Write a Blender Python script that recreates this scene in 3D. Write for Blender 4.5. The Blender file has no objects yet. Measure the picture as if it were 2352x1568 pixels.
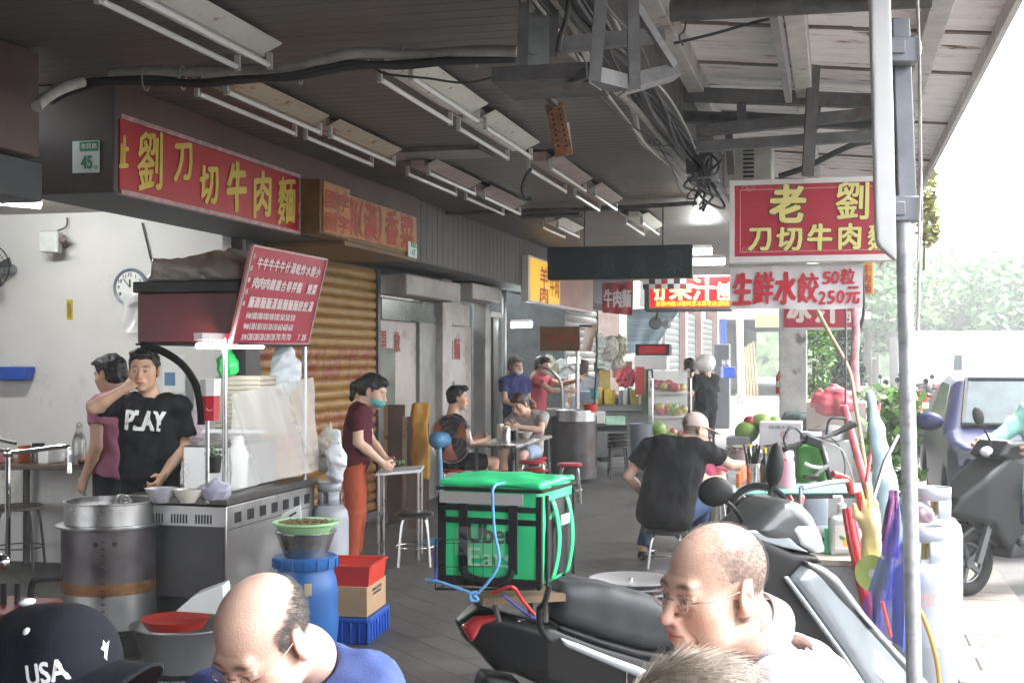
import bpy,math,random
import numpy as np
from mathutils import Vector,Matrix,Euler
R=math.radians
random.seed(7);RNG=np.random.default_rng(5)
scene=bpy.context.scene
COL=scene.collection
YAW=math.atan(862/3450.0)
CY,SY=math.cos(YAW),math.sin(YAW)
EYE=1.65
FPX=2966.0
cam_data=bpy.data.cameras.new('camera');cam=bpy.data.objects.new('camera',cam_data)
COL.objects.link(cam);scene.camera=cam
cam.location=(0,0,EYE);cam.rotation_euler=(R(90),0,YAW)
cam_data.sensor_width=36.0;cam_data.lens=36.0*FPX/2352
cam_data.shift_y=(821-784)/2352.0
cam_data.clip_start=0.05;cam_data.clip_end=600
cam_data.dof.use_dof=False
# sky, sun, exposure
SUN_EL,SUN_AZ=R(58),R(62)
world=bpy.data.worlds.new('World');scene.world=world;world.use_nodes=True
wn=world.node_tree;bg=wn.nodes['Background']
sky=wn.nodes.new('ShaderNodeTexSky');sky.sky_type='NISHITA';sky.sun_disc=False
sky.sun_elevation=SUN_EL;sky.sun_rotation=SUN_AZ;sky.air_density=1.0;sky.dust_density=3.5;sky.ozone_density=1.0
hsv=wn.nodes.new('ShaderNodeHueSaturation');hsv.inputs['Saturation'].default_value=0.15
wn.links.new(sky.outputs[0],hsv.inputs['Color']);wn.links.new(hsv.outputs[0],bg.inputs[0])
bg.inputs[1].default_value=0.15
sd=bpy.data.lights.new('sun','SUN');sun=bpy.data.objects.new('sun',sd);COL.objects.link(sun)
sd.energy=.7;sd.angle=R(14);sd.color=(1,0.96,0.9)
sun.rotation_euler=(R(90)-SUN_EL,0,R(180)-SUN_AZ)
scene.view_settings.view_transform='Standard';scene.view_settings.look='None'
scene.view_settings.exposure=3.35
scene.view_settings.gamma=1.0
cy=scene.cycles
cy.max_bounces=8;cy.diffuse_bounces=4;cy.glossy_bounces=4;cy.transmission_bounces=6;cy.transparent_max_bounces=10
cy.caustics_reflective=False;cy.caustics_refractive=False
cy.sample_clamp_indirect=6.0
cy.use_denoising=True
# where things stand (metres; camera at the origin, street along +Y)
def _ray(u,v):
 t=(u-1176)/FPX;q=(821-v)/FPX
 return Vector((t*CY-SY,CY+t*SY,q))
EYEV=Vector((0,0,EYE))
def P(u,v,d):return EYEV+_ray(u,v)*d
def Z(u,v,z):
 r=_ray(u,v);return EYEV+r*((z-EYE)/r.z)
def XP(u,v,x):
 r=_ray(u,v);return EYEV+r*(x/r.x)
def YP(u,v,y):
 r=_ray(u,v);return EYEV+r*(y/r.y)
def F(u,d):
 p=P(u,821,d);return Vector((p.x,p.y,0))
CR=Vector((CY,SY,0));CF=Vector((-SY,CY,0));UP=Vector((0,0,1))
# materials
_M={}
def hexc(h):
 c=[int(h[i:i+2],16)/255 for i in(0,2,4)]
 return tuple(((x+.055)/1.055)**2.4 if x>.04045 else x/12.92 for x in c)
def mat(name,col,rough=0.6,metal=0.0,var=0.25,scale=6.0,bump=0.0,bscale=40.0,spec=0.5,coat=0.0,sheen=0.0,trans=0.0,alpha=1.0,emit=None,estr=0.0,sss=0.0,stain=None,stain_amt=0.0,stain_scale=3.0,stretch=(1,1,1),attr=False,rvar=0.0):
 if name in _M:return _M[name]
 if isinstance(col,str):col=hexc(col)
 m=bpy.data.materials.new(name);m.use_nodes=True;_M[name]=m
 nt=m.node_tree;N=nt.nodes;L=nt.links;b=N['Principled BSDF']
 b.inputs['Roughness'].default_value=rough;b.inputs['Metallic'].default_value=metal
 b.inputs['Specular IOR Level'].default_value=spec
 b.inputs['Coat Weight'].default_value=coat;b.inputs['Coat Roughness'].default_value=0.08
 b.inputs['Transmission Weight'].default_value=trans;b.inputs['Alpha'].default_value=alpha
 if sss:
  b.inputs['Subsurface Weight'].default_value=sss;b.inputs['Subsurface Radius'].default_value=(.012,.005,.003);b.inputs['Subsurface Scale'].default_value=1.0
 if sheen:b.inputs['Sheen Weight'].default_value=sheen
 if emit is not None:
  b.inputs['Emission Color'].default_value=(*(hexc(emit)if isinstance(emit,str)else emit),1);b.inputs['Emission Strength'].default_value=estr
 tc=N.new('ShaderNodeTexCoord');mp=N.new('ShaderNodeMapping');mp.inputs['Scale'].default_value=stretch
 L.new(tc.outputs['Object'],mp.inputs[0])
 base=None
 if attr:
  a=N.new('ShaderNodeAttribute');a.attribute_name='Col';base=a.outputs['Color']
 if var:
  n=N.new('ShaderNodeTexNoise');n.inputs['Scale'].default_value=scale;n.inputs['Detail'].default_value=5;n.inputs['Roughness'].default_value=.62
  L.new(mp.outputs[0],n.inputs['Vector'])
  mr=N.new('ShaderNodeMapRange');mr.inputs[1].default_value=.3;mr.inputs[2].default_value=.7
  mr.inputs[3].default_value=1-var;mr.inputs[4].default_value=1+var*.6
  L.new(n.outputs[0],mr.inputs[0])
  mx=N.new('ShaderNodeMix');mx.data_type='RGBA';mx.blend_type='MULTIPLY';mx.inputs[0].default_value=1
  if base is None:mx.inputs[6].default_value=(*col,1)
  else:L.new(base,mx.inputs[6])
  L.new(mr.outputs[0],mx.inputs[7]);base=mx.outputs[2]
  if rvar:
   r2=N.new('ShaderNodeMapRange');r2.inputs[1].default_value=.35;r2.inputs[2].default_value=.65;r2.inputs[3].default_value=max(.03,rough-rvar);r2.inputs[4].default_value=min(1,rough+rvar)
   L.new(n.outputs[0],r2.inputs[0]);L.new(r2.outputs[0],b.inputs['Roughness'])
 if stain is not None:
  n2=N.new('ShaderNodeTexNoise');n2.inputs['Scale'].default_value=stain_scale;n2.inputs['Detail'].default_value=7;n2.inputs['Roughness'].default_value=.7
  L.new(mp.outputs[0],n2.inputs['Vector'])
  m2=N.new('ShaderNodeMapRange');m2.inputs[1].default_value=.62-.25*stain_amt;m2.inputs[2].default_value=.72-.2*stain_amt
  L.new(n2.outputs[0],m2.inputs[0])
  x2=N.new('ShaderNodeMix');x2.data_type='RGBA';L.new(m2.outputs[0],x2.inputs[0])
  if base is None:x2.inputs[6].default_value=(*col,1)
  else:L.new(base,x2.inputs[6])
  x2.inputs[7].default_value=(*(hexc(stain)if isinstance(stain,str)else stain),1);base=x2.outputs[2]
 if base is None:b.inputs['Base Color'].default_value=(*col,1)
 else:L.new(base,b.inputs['Base Color'])
 if bump:
  n3=N.new('ShaderNodeTexNoise');n3.inputs['Scale'].default_value=bscale;n3.inputs['Detail'].default_value=4
  L.new(mp.outputs[0],n3.inputs['Vector'])
  bp=N.new('ShaderNodeBump');bp.inputs['Strength'].default_value=bump;bp.inputs['Distance'].default_value=.01
  L.new(n3.outputs[0],bp.inputs['Height']);L.new(bp.outputs[0],b.inputs['Normal'])
 return m
def glow(name,col,strength):return mat(name,(.9,.9,.9),var=0,emit=col,estr=strength)
# mesh builder
class MB:
 def __init__(s):s.v=[];s.f=[];s.m=[];s.sm=[];s.mats=[];s.sl=0
 def use(s,m):
  if m not in s.mats:s.mats.append(m)
  s.sl=s.mats.index(m);return s
 def add(s,vs,fs,smooth=False):
  o=len(s.v);s.v+=[Vector(x)for x in vs]
  for f in fs:s.f.append([o+i for i in f]);s.m.append(s.sl);s.sm.append(smooth)
  return s
 def box(s,c,size,rot=None,M=None):
  x,y,z=[k/2 for k in size];c=Vector(c)
  vs=[Vector((i,j,k))for i in(-x,x)for j in(-y,y)for k in(-z,z)]
  if rot is not None:
   E=Euler(rot).to_matrix()if not isinstance(rot,Matrix)else rot
   vs=[E@q for q in vs]
  return s.add([q+c for q in vs],[(0,1,3,2),(4,6,7,5),(0,4,5,1),(2,3,7,6),(0,2,6,4),(1,5,7,3)])
 def bb(s,a,b):
  a,b=Vector(a),Vector(b);return s.box((a+b)/2,[abs(k)for k in(b-a)])
 def beam(s,a,b,w,h,up=UP):
  a,b=Vector(a),Vector(b);d=(b-a).normalized()
  x=d.cross(up)
  if x.length<1e-4:x=d.cross(Vector((1,0,0)))
  x.normalize();y=x.cross(d)
  vs=[p+x*i*w/2+y*j*h/2 for p in(a,b)for i,j in((-1,-1),(1,-1),(1,1),(-1,1))]
  return s.add(vs,[(0,1,2,3),(7,6,5,4),(0,4,5,1),(1,5,6,2),(2,6,7,3),(3,7,4,0)])
 def angle(s,a,b,w,t,up=UP):
  a,b=Vector(a),Vector(b);d=(b-a).normalized();x=d.cross(up)
  if x.length<1e-4:x=d.cross(Vector((1,0,0)))
  x.normalize();y=x.cross(d)
  pr=[(0,0),(w,0),(w,t),(t,t),(t,w),(0,w)]
  vs=[p+x*i+y*j for p in(a,b)for i,j in pr]
  return s.add(vs,[(0,1,2,3,4,5),(11,10,9,8,7,6)]+[(i,i+6,(i+1)%6+6,(i+1)%6)for i in range(6)])
 def tube(s,pts,r,n=8,cap=True,smooth=True):
  pts=[Vector(p)for p in pts];rs=r if isinstance(r,(list,tuple))else[r]*len(pts)
  vs=[];fs=[];prev=None
  for i,p in enumerate(pts):
   t=(pts[min(i+1,len(pts)-1)]-pts[max(i-1,0)]).normalized()
   if prev is None:
    a=t.cross(UP)
    if a.length<1e-3:a=t.cross(Vector((1,0,0)))
   else:a=prev-t*prev.dot(t)
   a.normalize();prev=a;b=t.cross(a)
   for k in range(n):
    q=2*math.pi*k/n;vs.append(p+(a*math.cos(q)+b*math.sin(q))*rs[i])
  for i in range(len(pts)-1):
   for k in range(n):
    fs.append((i*n+k,i*n+(k+1)%n,(i+1)*n+(k+1)%n,(i+1)*n+k))
  s.add(vs,fs,smooth)
  if cap:
   s.add(vs[:n],[tuple(range(n-1,-1,-1))]);s.add(vs[-n:],[tuple(range(n))])
  return s
 def lathe(s,prof,c=(0,0,0),n=24,axis=None,smooth=True,sweep=1.0):
  c=Vector(c);rot=Matrix.Identity(3)if axis is None else UP.rotation_difference(Vector(axis)).to_matrix()
  vs=[];fs=[];k=len(prof)
  for i in range(n):
   q=2*math.pi*i/n
   for r,z in prof:vs.append(c+rot@Vector((r*math.cos(q),r*math.sin(q),z)))
  for i in range(n):
   j=(i+1)%n
   for a in range(k-1):fs.append((i*k+a,j*k+a,j*k+a+1,i*k+a+1))
  s.add(vs,fs,smooth);return s
 def ball(s,c,r,n=12,m=8,rot=None):
  c=Vector(c);r=(r,r,r)if not isinstance(r,(tuple,list,Vector))else r
  E=None if rot is None else(rot if isinstance(rot,Matrix)else Euler(rot).to_matrix())
  vs=[];fs=[]
  for j in range(m+1):
   th=math.pi*j/m
   for i in range(n):
    ph=2*math.pi*i/n
    q=Vector((r[0]*math.sin(th)*math.cos(ph),r[1]*math.sin(th)*math.sin(ph),r[2]*math.cos(th)))
    vs.append(c+(q if E is None else E@q))
  for j in range(m):
   for i in range(n):
    fs.append((j*n+i,(j+1)*n+i,(j+1)*n+(i+1)%n,j*n+(i+1)%n))
  return s.add(vs,fs,True)
 def torus(s,c,R0,r,axis=(0,0,1),n=24,m=8,a0=0,a1=2*math.pi):
  c=Vector(c);rot=UP.rotation_difference(Vector(axis)).to_matrix();full=abs(a1-a0-2*math.pi)<1e-6
  pts=[c+rot@Vector((R0*math.cos(a0+(a1-a0)*i/n),R0*math.sin(a0+(a1-a0)*i/n),0))for i in range(n+(0 if full else 1))]
  if not full:return s.tube(pts,r,m)
  vs=[];fs=[];ax=rot@UP
  for p in pts:
   o=(p-c).normalized()
   for k in range(m):
    q=2*math.pi*k/m;vs.append(p+o*r*math.cos(q)+ax*r*math.sin(q))
  for i in range(n):
   for k in range(m):fs.append((i*m+k,((i+1)%n)*m+k,((i+1)%n)*m+(k+1)%m,i*m+(k+1)%m))
  return s.add(vs,fs,True)
 def prism(s,pts,ext):
  pts=[Vector(p)for p in pts];e=Vector(ext);n=len(pts)
  return s.add(pts+[p+e for p in pts],[tuple(range(n-1,-1,-1)),tuple(range(n,2*n))]+[(i,(i+1)%n,n+(i+1)%n,n+i)for i in range(n)])
 def grid(s,fn,nu,nv,smooth=True,close=False):
  vs=[fn(i/nu,j/nv)for i in range(nu+1)for j in range(nv+1)]
  return s.add(vs,[(i*(nv+1)+j,(i+1)*(nv+1)+j,(i+1)*(nv+1)+j+1,i*(nv+1)+j+1)for i in range(nu)for j in range(nv)],smooth)
 def text(s,body,o,rt,up,h,w=None,bold=0.0,lift=.0015,center=True,slant=0.0,brush=0.0):
  """raised lettering: o centre, rt/up directions, h height of the whole line, w optional width it is fitted to"""
  vs,fs=text_geo(body)
  if not vs:return s
  xs=[q[0]for q in vs];ys=[q[1]for q in vs]
  x0,x1,y0,y1=min(xs),max(xs),min(ys),max(ys)
  ky=h/max(1e-6,y1-y0);kx=ky if w is None else w/max(1e-6,x1-x0)
  o,rt,up=Vector(o),Vector(rt).normalized(),Vector(up).normalized();nn=rt.cross(up)
  offs=[(0,0)]
  if bold:offs=[(0,0),(1,.35),(-1,-.35),(.55,-.7),(-.55,.7),(.9,-.25),(-.9,.25)]
  for k,(ox,oy)in enumerate(offs):
   pl=[]
   for q in vs:
    X=(q[0]-(x0+x1)/2)*kx;Y=(q[1]-(y0+y1)/2)*ky
    if brush:
     Y+=brush*h*math.sin(X/h*3.1+1)*.35+brush*h*.5*math.sin(X/h*1.3)
     X+=brush*h*math.sin(Y/h*5+X/h*2.2)
    X+=slant*Y
    pl.append(o+rt*(X+ox*bold*h)+up*(Y+oy*bold*h)+nn*(lift+.0004*k))
   s.add(pl,fs)
  return s
 def place(s,M):
  s.v=[M@q for q in s.v];return s
 def build(s,name,mats=None,parent=None,world=False,bevel=0,seg=2,angle=38,sub=0,col=None):
  me=bpy.data.meshes.new(name)
  vs=s.v
  if parent is not None and world:
   Mi=(Matrix.Translation(parent.location)@parent.rotation_euler.to_matrix().to_4x4()).inverted();vs=[Mi@q for q in vs]
  me.from_pydata([tuple(q)for q in vs],[],s.f)
  ml=s.mats if s.mats else[]
  if mats is not None:ml=mats if isinstance(mats,(list,tuple))else[mats]
  for m in ml:me.materials.append(m)
  if len(ml)>1 and len(s.m)==len(me.polygons):me.polygons.foreach_set('material_index',s.m)
  me.polygons.foreach_set('use_smooth',[True]*len(me.polygons)if bevel else s.sm)
  me.update()
  if angle and(bevel or any(s.sm)):me.set_sharp_from_angle(angle=R(angle))
  o=bpy.data.objects.new(name,me);COL.objects.link(o)
  if parent is not None:o.parent=parent
  if bevel:
   bm=o.modifiers.new('bevel','BEVEL');bm.width=bevel;bm.segments=seg;bm.limit_method='ANGLE';bm.angle_limit=R(40);bm.harden_normals=False
  if sub:
   sb=o.modifiers.new('sub','SUBSURF');sb.levels=sub;sb.render_levels=sub
  return o
_TXT={}
def text_geo(body):
 if body in _TXT:return _TXT[body]
 cu=bpy.data.curves.new('lettering','FONT');cu.body=body;cu.size=1.0;cu.resolution_u=3
 ob=bpy.data.objects.new('lettering',cu);COL.objects.link(ob)
 dg=bpy.context.evaluated_depsgraph_get();me=bpy.data.meshes.new_from_object(ob.evaluated_get(dg))
 r=([tuple(v.co)for v in me.vertices],[tuple(p.vertices)for p in me.polygons])
 bpy.data.objects.remove(ob);bpy.data.curves.remove(cu);bpy.data.meshes.remove(me)
 _TXT[body]=r;return r
 # things, parts, copies
def tag(o,label=None,cat=None,group=None,kind=None):
 if label:o['label']=label
 if cat:o['category']=cat
 if group:o['group']=group
 if kind:o['kind']=kind
 return o
def thing(name,label,cat,loc=(0,0,0),rz=0.0,group=None):
 o=bpy.data.objects.new(name,None);o.empty_display_size=.1;COL.objects.link(o)
 o.location=loc;o.rotation_euler=(0,0,rz);return tag(o,label,cat,group)
def copy_thing(o,loc=None,rz=None,label=None,parent=None):
 c=o.copy();COL.objects.link(c)
 if parent is not None:c.parent=parent
 for ch in[x for x in bpy.data.objects if x.parent==o]:copy_thing(ch,parent=c)
 if loc is not None:c.location=loc
 if rz is not None:c.rotation_euler=(0,0,rz)
 if label:c['label']=label
 return c
def lerp(a,b,t):return a+(b-a)*t
def catmull(pts,n=8):
 pts=[Vector(p)for p in pts];out=[]
 for i in range(len(pts)-1):
  p0=pts[max(i-1,0)];p1=pts[i];p2=pts[i+1];p3=pts[min(i+2,len(pts)-1)]
  for k in range(n):
   t=k/n
   out.append(.5*((2*p1)+(p2-p0)*t+(2*p0-5*p1+4*p2-p3)*t*t+(3*p1-p0-3*p2+p3)*t**3))
 out.append(pts[-1]);return out
 # solid modelling: distance fields meshed with surface nets
class SDF:
 """primitives joined smoothly on a voxel grid, meshed to one continuous surface"""
 def __init__(s,lo,hi,h):
  s.lo=np.array(lo,np.float32);s.h=h
  s.n=np.ceil((np.array(hi)-np.array(lo))/h).astype(int)+1
  s.D=np.full(tuple(s.n),1.0,np.float32)
  s.ax=[s.lo[i]+h*np.arange(s.n[i],dtype=np.float32)for i in range(3)]
 def _sub(s,lo,hi,pad):
  a=np.maximum(0,np.floor((np.array(lo)-pad-s.lo)/s.h).astype(int));b=np.minimum(s.n,np.ceil((np.array(hi)+pad-s.lo)/s.h).astype(int)+1)
  if np.any(b<=a):return None,None
  sl=tuple(slice(a[i],b[i])for i in range(3))
  g=np.meshgrid(*[s.ax[i][sl[i]]for i in range(3)],indexing='ij')
  return sl,g
 def _join(s,sl,d,k,op):
  A=s.D[sl]
  if op=='+':
   if k>0:
    hh=np.clip(.5+.5*(A-d)/k,0,1);s.D[sl]=A*(1-hh)+d*hh-k*hh*(1-hh)
   else:s.D[sl]=np.minimum(A,d)
  elif op=='-':
   d=-d
   if k>0:
    hh=np.clip(.5-.5*(A-d)/k,0,1);s.D[sl]=A*(1-hh)+d*hh+k*hh*(1-hh)
   else:s.D[sl]=np.maximum(A,d)
  elif op=='&':
   s.D[sl]=np.maximum(A,d)
 def ell(s,c,r,k=.0,op='+',rot=None):
  r=np.array(r if hasattr(r,'__len__')else(r,r,r),float);rm=float(r.max())if rot is not None else r
  c=np.array(c,float);pad=k+3*s.h
  sl,g=s._sub(c-rm,c+rm,pad)
  if sl is None:return s
  q=[g[i]-c[i]for i in range(3)]
  if rot is not None:
   E=np.array((rot if isinstance(rot,Matrix)else Euler(rot).to_matrix()).transposed())
   q=[E[i][0]*q[0]+E[i][1]*q[1]+E[i][2]*q[2]for i in range(3)]
  k0=np.sqrt(sum((q[i]/r[i])**2 for i in range(3)));k1=np.sqrt(sum((q[i]/r[i]**2)**2 for i in range(3)))
  s._join(sl,(k0*(k0-1)/np.maximum(k1,1e-6)).astype(np.float32),k,op);return s
 def cap(s,a,b,ra,rb=None,k=.0,op='+',flat=False):
  rb=ra if rb is None else rb;a=np.array(a,float);b=np.array(b,float);rm=max(ra,rb)
  sl,g=s._sub(np.minimum(a,b)-rm,np.maximum(a,b)+rm,k+3*s.h)
  if sl is None:return s
  ab=b-a;L2=float((ab**2).sum())+1e-9
  traw=sum((g[i]-a[i])*ab[i]for i in range(3))/L2;t=np.clip(traw,0,1)
  d=np.sqrt(sum((g[i]-a[i]-ab[i]*t)**2 for i in range(3)))-(ra+(rb-ra)*t)
  if flat:
   L=math.sqrt(L2)
   perp=np.sqrt(np.maximum(0,sum((g[i]-a[i]-ab[i]*traw)**2 for i in range(3))))-(ra+(rb-ra)*t)
   d=np.maximum(perp,np.maximum(-traw,traw-1)*L)
  s._join(sl,d.astype(np.float32),k,op);return s
 def chain(s,pts,rs,k=.02,op='+'):
  for i in range(len(pts)-1):s.cap(pts[i],pts[i+1],rs[i],rs[i+1],k if i or op=='+' else k,op)
  return s
 def box(s,c,half,rnd=.0,k=.0,op='+',rot=None):
  c=np.array(c,float);half=np.array(half,float);rm=np.linalg.norm(half)if rot is not None else half
  sl,g=s._sub(c-rm,c+rm,k+3*s.h)
  if sl is None:return s
  q=[g[i]-c[i]for i in range(3)]
  if rot is not None:
   E=np.array((rot if isinstance(rot,Matrix)else Euler(rot).to_matrix()).transposed())
   q=[E[i][0]*q[0]+E[i][1]*q[1]+E[i][2]*q[2]for i in range(3)]
  q=[np.abs(q[i])-(half[i]-rnd)for i in range(3)]
  d=np.sqrt(sum(np.maximum(x,0)**2 for x in q))+np.minimum(np.maximum(q[0],np.maximum(q[1],q[2])),0)-rnd
  s._join(sl,d.astype(np.float32),k,op);return s
 def poly(s,pts,w,axis=1,rnd=.01,k=.0,op='+',taper=None,c=0.0):
  """outline in the two other axes, half width w along axis (taper: function of the two coords -> factor)"""
  o=[i for i in range(3)if i!=axis];pts=np.array(pts,float)
  lo=np.zeros(3);hi=np.zeros(3);lo[o[0]],lo[o[1]]=pts.min(0);hi[o[0]],hi[o[1]]=pts.max(0)
  wm=w*(1.6 if taper else 1);lo[axis]=c-wm;hi[axis]=c+wm
  sl,g=s._sub(lo,hi,k+3*s.h)
  if sl is None:return s
  X=s.ax[o[0]][sl[o[0]]][:,None];Y=s.ax[o[1]][sl[o[1]]][None,:]
  d=np.full((X.shape[0],Y.shape[1]),1e9);sg=np.ones_like(d);n=len(pts)
  for i in range(n):
   a=pts[i];b=pts[i-1];e=b-a;wx=X-a[0];wy=Y-a[1]
   t=np.clip((wx*e[0]+wy*e[1])/(e@e+1e-12),0,1)
   d=np.minimum(d,(wx-e[0]*t)**2+(wy-e[1]*t)**2)
   c1=(Y>=a[1])&np.ones_like(X,bool);c2=(Y<b[1])&np.ones_like(X,bool);c3=e[0]*wy>e[1]*wx
   f=(c1&c2&c3)|(~c1&~c2&~c3);sg=np.where(f,-sg,sg)
  d2=np.sqrt(d)*sg
  W=np.full_like(d2,w)if taper is None else w*taper(X,Y)
  d2=np.expand_dims(d2,axis);W=np.expand_dims(W,axis)
  A=np.abs(g[axis]-c)-W
  qx=d2+rnd;qy=A+rnd
  dd=np.minimum(np.maximum(qx,qy),0)+np.sqrt(np.maximum(qx,0)**2+np.maximum(qy,0)**2)-rnd
  s._join(sl,dd.astype(np.float32),k,op);return s
 def half(s,p,n,op='-',k=0.0):
  """cut away (op '-') the side that n points to"""
  g=np.meshgrid(*s.ax,indexing='ij');n=np.array(n,float);n/=np.linalg.norm(n)
  d=sum((g[i]-p[i])*n[i]for i in range(3)).astype(np.float32)
  sl=tuple(slice(0,k_)for k_ in s.n);s._join(sl,-d,k,'-');return s
 def warp(s,amp,freq,seed=0,lo=None,hi=None):
  """gentle uneven folds"""
  rg=np.random.default_rng(seed);g=np.meshgrid(*s.ax,indexing='ij');t=0
  for i in range(5):
   v=rg.normal(size=3);v/=np.linalg.norm(v);t=t+np.sin((g[0]*v[0]+g[1]*v[1]+g[2]*v[2])*freq*(1+.6*i)+rg.uniform(0,6.3))/(1+.5*i)
  s.D+=(amp*t).astype(np.float32);return s
 def mesh(s):
  D=s.D.copy();D[0]=D[-1]=1;D[:,0]=D[:,-1]=1;D[:,:,0]=D[:,:,-1]=1
  nx,ny,nz=D.shape;I=D<0
  cnt=np.zeros((nx-1,ny-1,nz-1),np.int8)
  C=[(i,j,k)for i in(0,1)for j in(0,1)for k in(0,1)]
  for i,j,k in C:cnt+=I[i:nx-1+i,j:ny-1+j,k:nz-1+k]
  act=(cnt>0)&(cnt<8);ids=np.full(act.shape,-1,np.int64);idx=np.argwhere(act);ids[act]=np.arange(len(idx))
  if len(idx)==0:return np.zeros((0,3)),np.zeros((0,4),int)
  acc=np.zeros((len(idx),3));num=np.zeros(len(idx));vals={c:D[idx[:,0]+c[0],idx[:,1]+c[1],idx[:,2]+c[2]]for c in C}
  for a in C:
   for ax in range(3):
    if a[ax]==0:
     b=list(a);b[ax]=1;b=tuple(b);va,vb=vals[a],vals[b];m=(va<0)!=(vb<0)
     t=np.where(m,va/np.where(m,va-vb,1),0)
     p=np.tile(np.array(a,float),(len(idx),1));p[:,ax]+=t
     acc+=np.where(m[:,None],p,0);num+=m
  V=s.lo+s.h*(idx+acc/num[:,None])
  Q=[]
  for ax in range(3):
   o1,o2=[(1,2),(2,0),(0,1)][ax]
   A=np.take(I,range(0,D.shape[ax]-1),ax);B=np.take(I,range(1,D.shape[ax]),ax)
   e=np.argwhere(A!=B)
   e=e[(e[:,o1]>0)&(e[:,o2]>0)&(e[:,o1]<D.shape[o1]-1)&(e[:,o2]<D.shape[o2]-1)]
   ins=A[tuple(e.T)]
   def cid(d1,d2):
    q=e.copy();q[:,o1]+=d1;q[:,o2]+=d2;return ids[tuple(q.T)]
   q=np.stack([cid(-1,-1),cid(0,-1),cid(0,0),cid(-1,0)],1)
   q[~ins]=q[~ins][:,::-1];Q.append(q)
  return V,np.concatenate(Q)
 def build(s,name,m,parent=None,M=None,col=None,smooth_it=1,split=None):
  V,Q=s.mesh()
  for _ in range(smooth_it):
   acc=np.zeros_like(V);num=np.zeros(len(V))
   for a,b in((0,1),(1,2),(2,3),(3,0)):
    np.add.at(acc,Q[:,a],V[Q[:,b]]);np.add.at(num,Q[:,a],1);np.add.at(acc,Q[:,b],V[Q[:,a]]);np.add.at(num,Q[:,b],1)
   V=V*.5+.5*acc/np.maximum(num,1)[:,None]
  me=bpy.data.meshes.new(name);L=V
  if M is not None:
   Mn=np.array(M);V=V@Mn[:3,:3].T+Mn[:3,3]
  me.from_pydata(V.tolist(),[],Q.tolist())
  for x in(m if isinstance(m,(list,tuple))else[m]):me.materials.append(x)
  me.polygons.foreach_set('use_smooth',[True]*len(Q))
  if col is not None:
   ca=me.color_attributes.new('Col','FLOAT_COLOR','POINT');c=np.ones((len(L),4),np.float32);c[:,:3]=col(L);ca.data.foreach_set('color',c.ravel())
  if split is not None:
   cen=L[Q].mean(1);me.polygons.foreach_set('material_index',split(cen).astype(np.int32))
  me.update();o=bpy.data.objects.new(name,me);COL.objects.link(o)
  if parent is not None:o.parent=parent
  return o

  # SETTING
def nodemat(name,fn):
 if name in _M:return _M[name]
 m=bpy.data.materials.new(name);m.use_nodes=True;_M[name]=m
 fn(m.node_tree,m.node_tree.nodes,m.node_tree.links,m.node_tree.nodes['Principled BSDF']);return m
def _paver(c1,c2,cm,bw,rh,rot,rough,wet=.0,mort=.012):
 def fn(nt,N,L,b):
  tc=N.new('ShaderNodeTexCoord');mp=N.new('ShaderNodeMapping');mp.inputs['Rotation'].default_value=(0,0,rot)
  L.new(tc.outputs['Object'],mp.inputs[0])
  br=N.new('ShaderNodeTexBrick');br.inputs['Scale'].default_value=1;br.inputs['Brick Width'].default_value=bw;br.inputs['Row Height'].default_value=rh
  br.inputs['Mortar Size'].default_value=mort;br.inputs['Mortar Smooth'].default_value=.4;br.inputs['Bias'].default_value=-.1
  br.inputs['Color1'].default_value=(*c1,1);br.inputs['Color2'].default_value=(*c2,1);br.inputs['Mortar'].default_value=(*cm,1)
  L.new(mp.outputs[0],br.inputs['Vector'])
  n=N.new('ShaderNodeTexNoise');n.inputs['Scale'].default_value=1.3;n.inputs['Detail'].default_value=9;n.inputs['Roughness'].default_value=.7
  L.new(tc.outputs['Object'],n.inputs['Vector'])
  mr=N.new('ShaderNodeMapRange');mr.inputs[1].default_value=.3;mr.inputs[2].default_value=.7;mr.inputs[3].default_value=.5;mr.inputs[4].default_value=1.25
  L.new(n.outputs[0],mr.inputs[0])
  mx=N.new('ShaderNodeMix');mx.data_type='RGBA';mx.blend_type='MULTIPLY';mx.inputs[0].default_value=1
  L.new(br.outputs[0],mx.inputs[6]);L.new(mr.outputs[0],mx.inputs[7]);L.new(mx.outputs[2],b.inputs['Base Color'])
  r2=N.new('ShaderNodeMapRange');r2.inputs[1].default_value=.35;r2.inputs[2].default_value=.65;r2.inputs[3].default_value=rough-.14;r2.inputs[4].default_value=rough+.12
  L.new(n.outputs[0],r2.inputs[0]);L.new(r2.outputs[0],b.inputs['Roughness'])
  bp=N.new('ShaderNodeBump');bp.inputs['Strength'].default_value=.5;bp.inputs['Distance'].default_value=.006;bp.invert=True
  L.new(br.outputs['Fac'],bp.inputs['Height']);L.new(bp.outputs[0],b.inputs['Normal'])
 return fn
M_floor=nodemat('grey pavers',_paver((.072,.067,.063),(.086,.080,.076),(.044,.041,.039),.62,.20,R(45),.62,mort=.009))
M_slab=nodemat('pale slabs',_paver((.18,.155,.13),(.215,.185,.16),(.02,.016,.014),1.5,.30,0,.6,mort=.010))
M_asph=mat('asphalt',(.11,.108,.105),.85,var=.35,scale=3,bump=.6,bscale=160)
M_conc=mat('concrete',(.36,.35,.33),.85,var=.35,scale=2.2,bump=.3,bscale=60,stain=(.12,.11,.1),stain_amt=.25)
M_concbright=mat('pale concrete',(.22,.205,.185),.8,var=.2,scale=.6,bump=.2,bscale=40)
M_ceil=mat('ribbed ceiling panel',(.125,.106,.095),.5,var=.22,scale=.9,stain=(.075,.06,.052),stain_amt=.22,stain_scale=.5)
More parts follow.
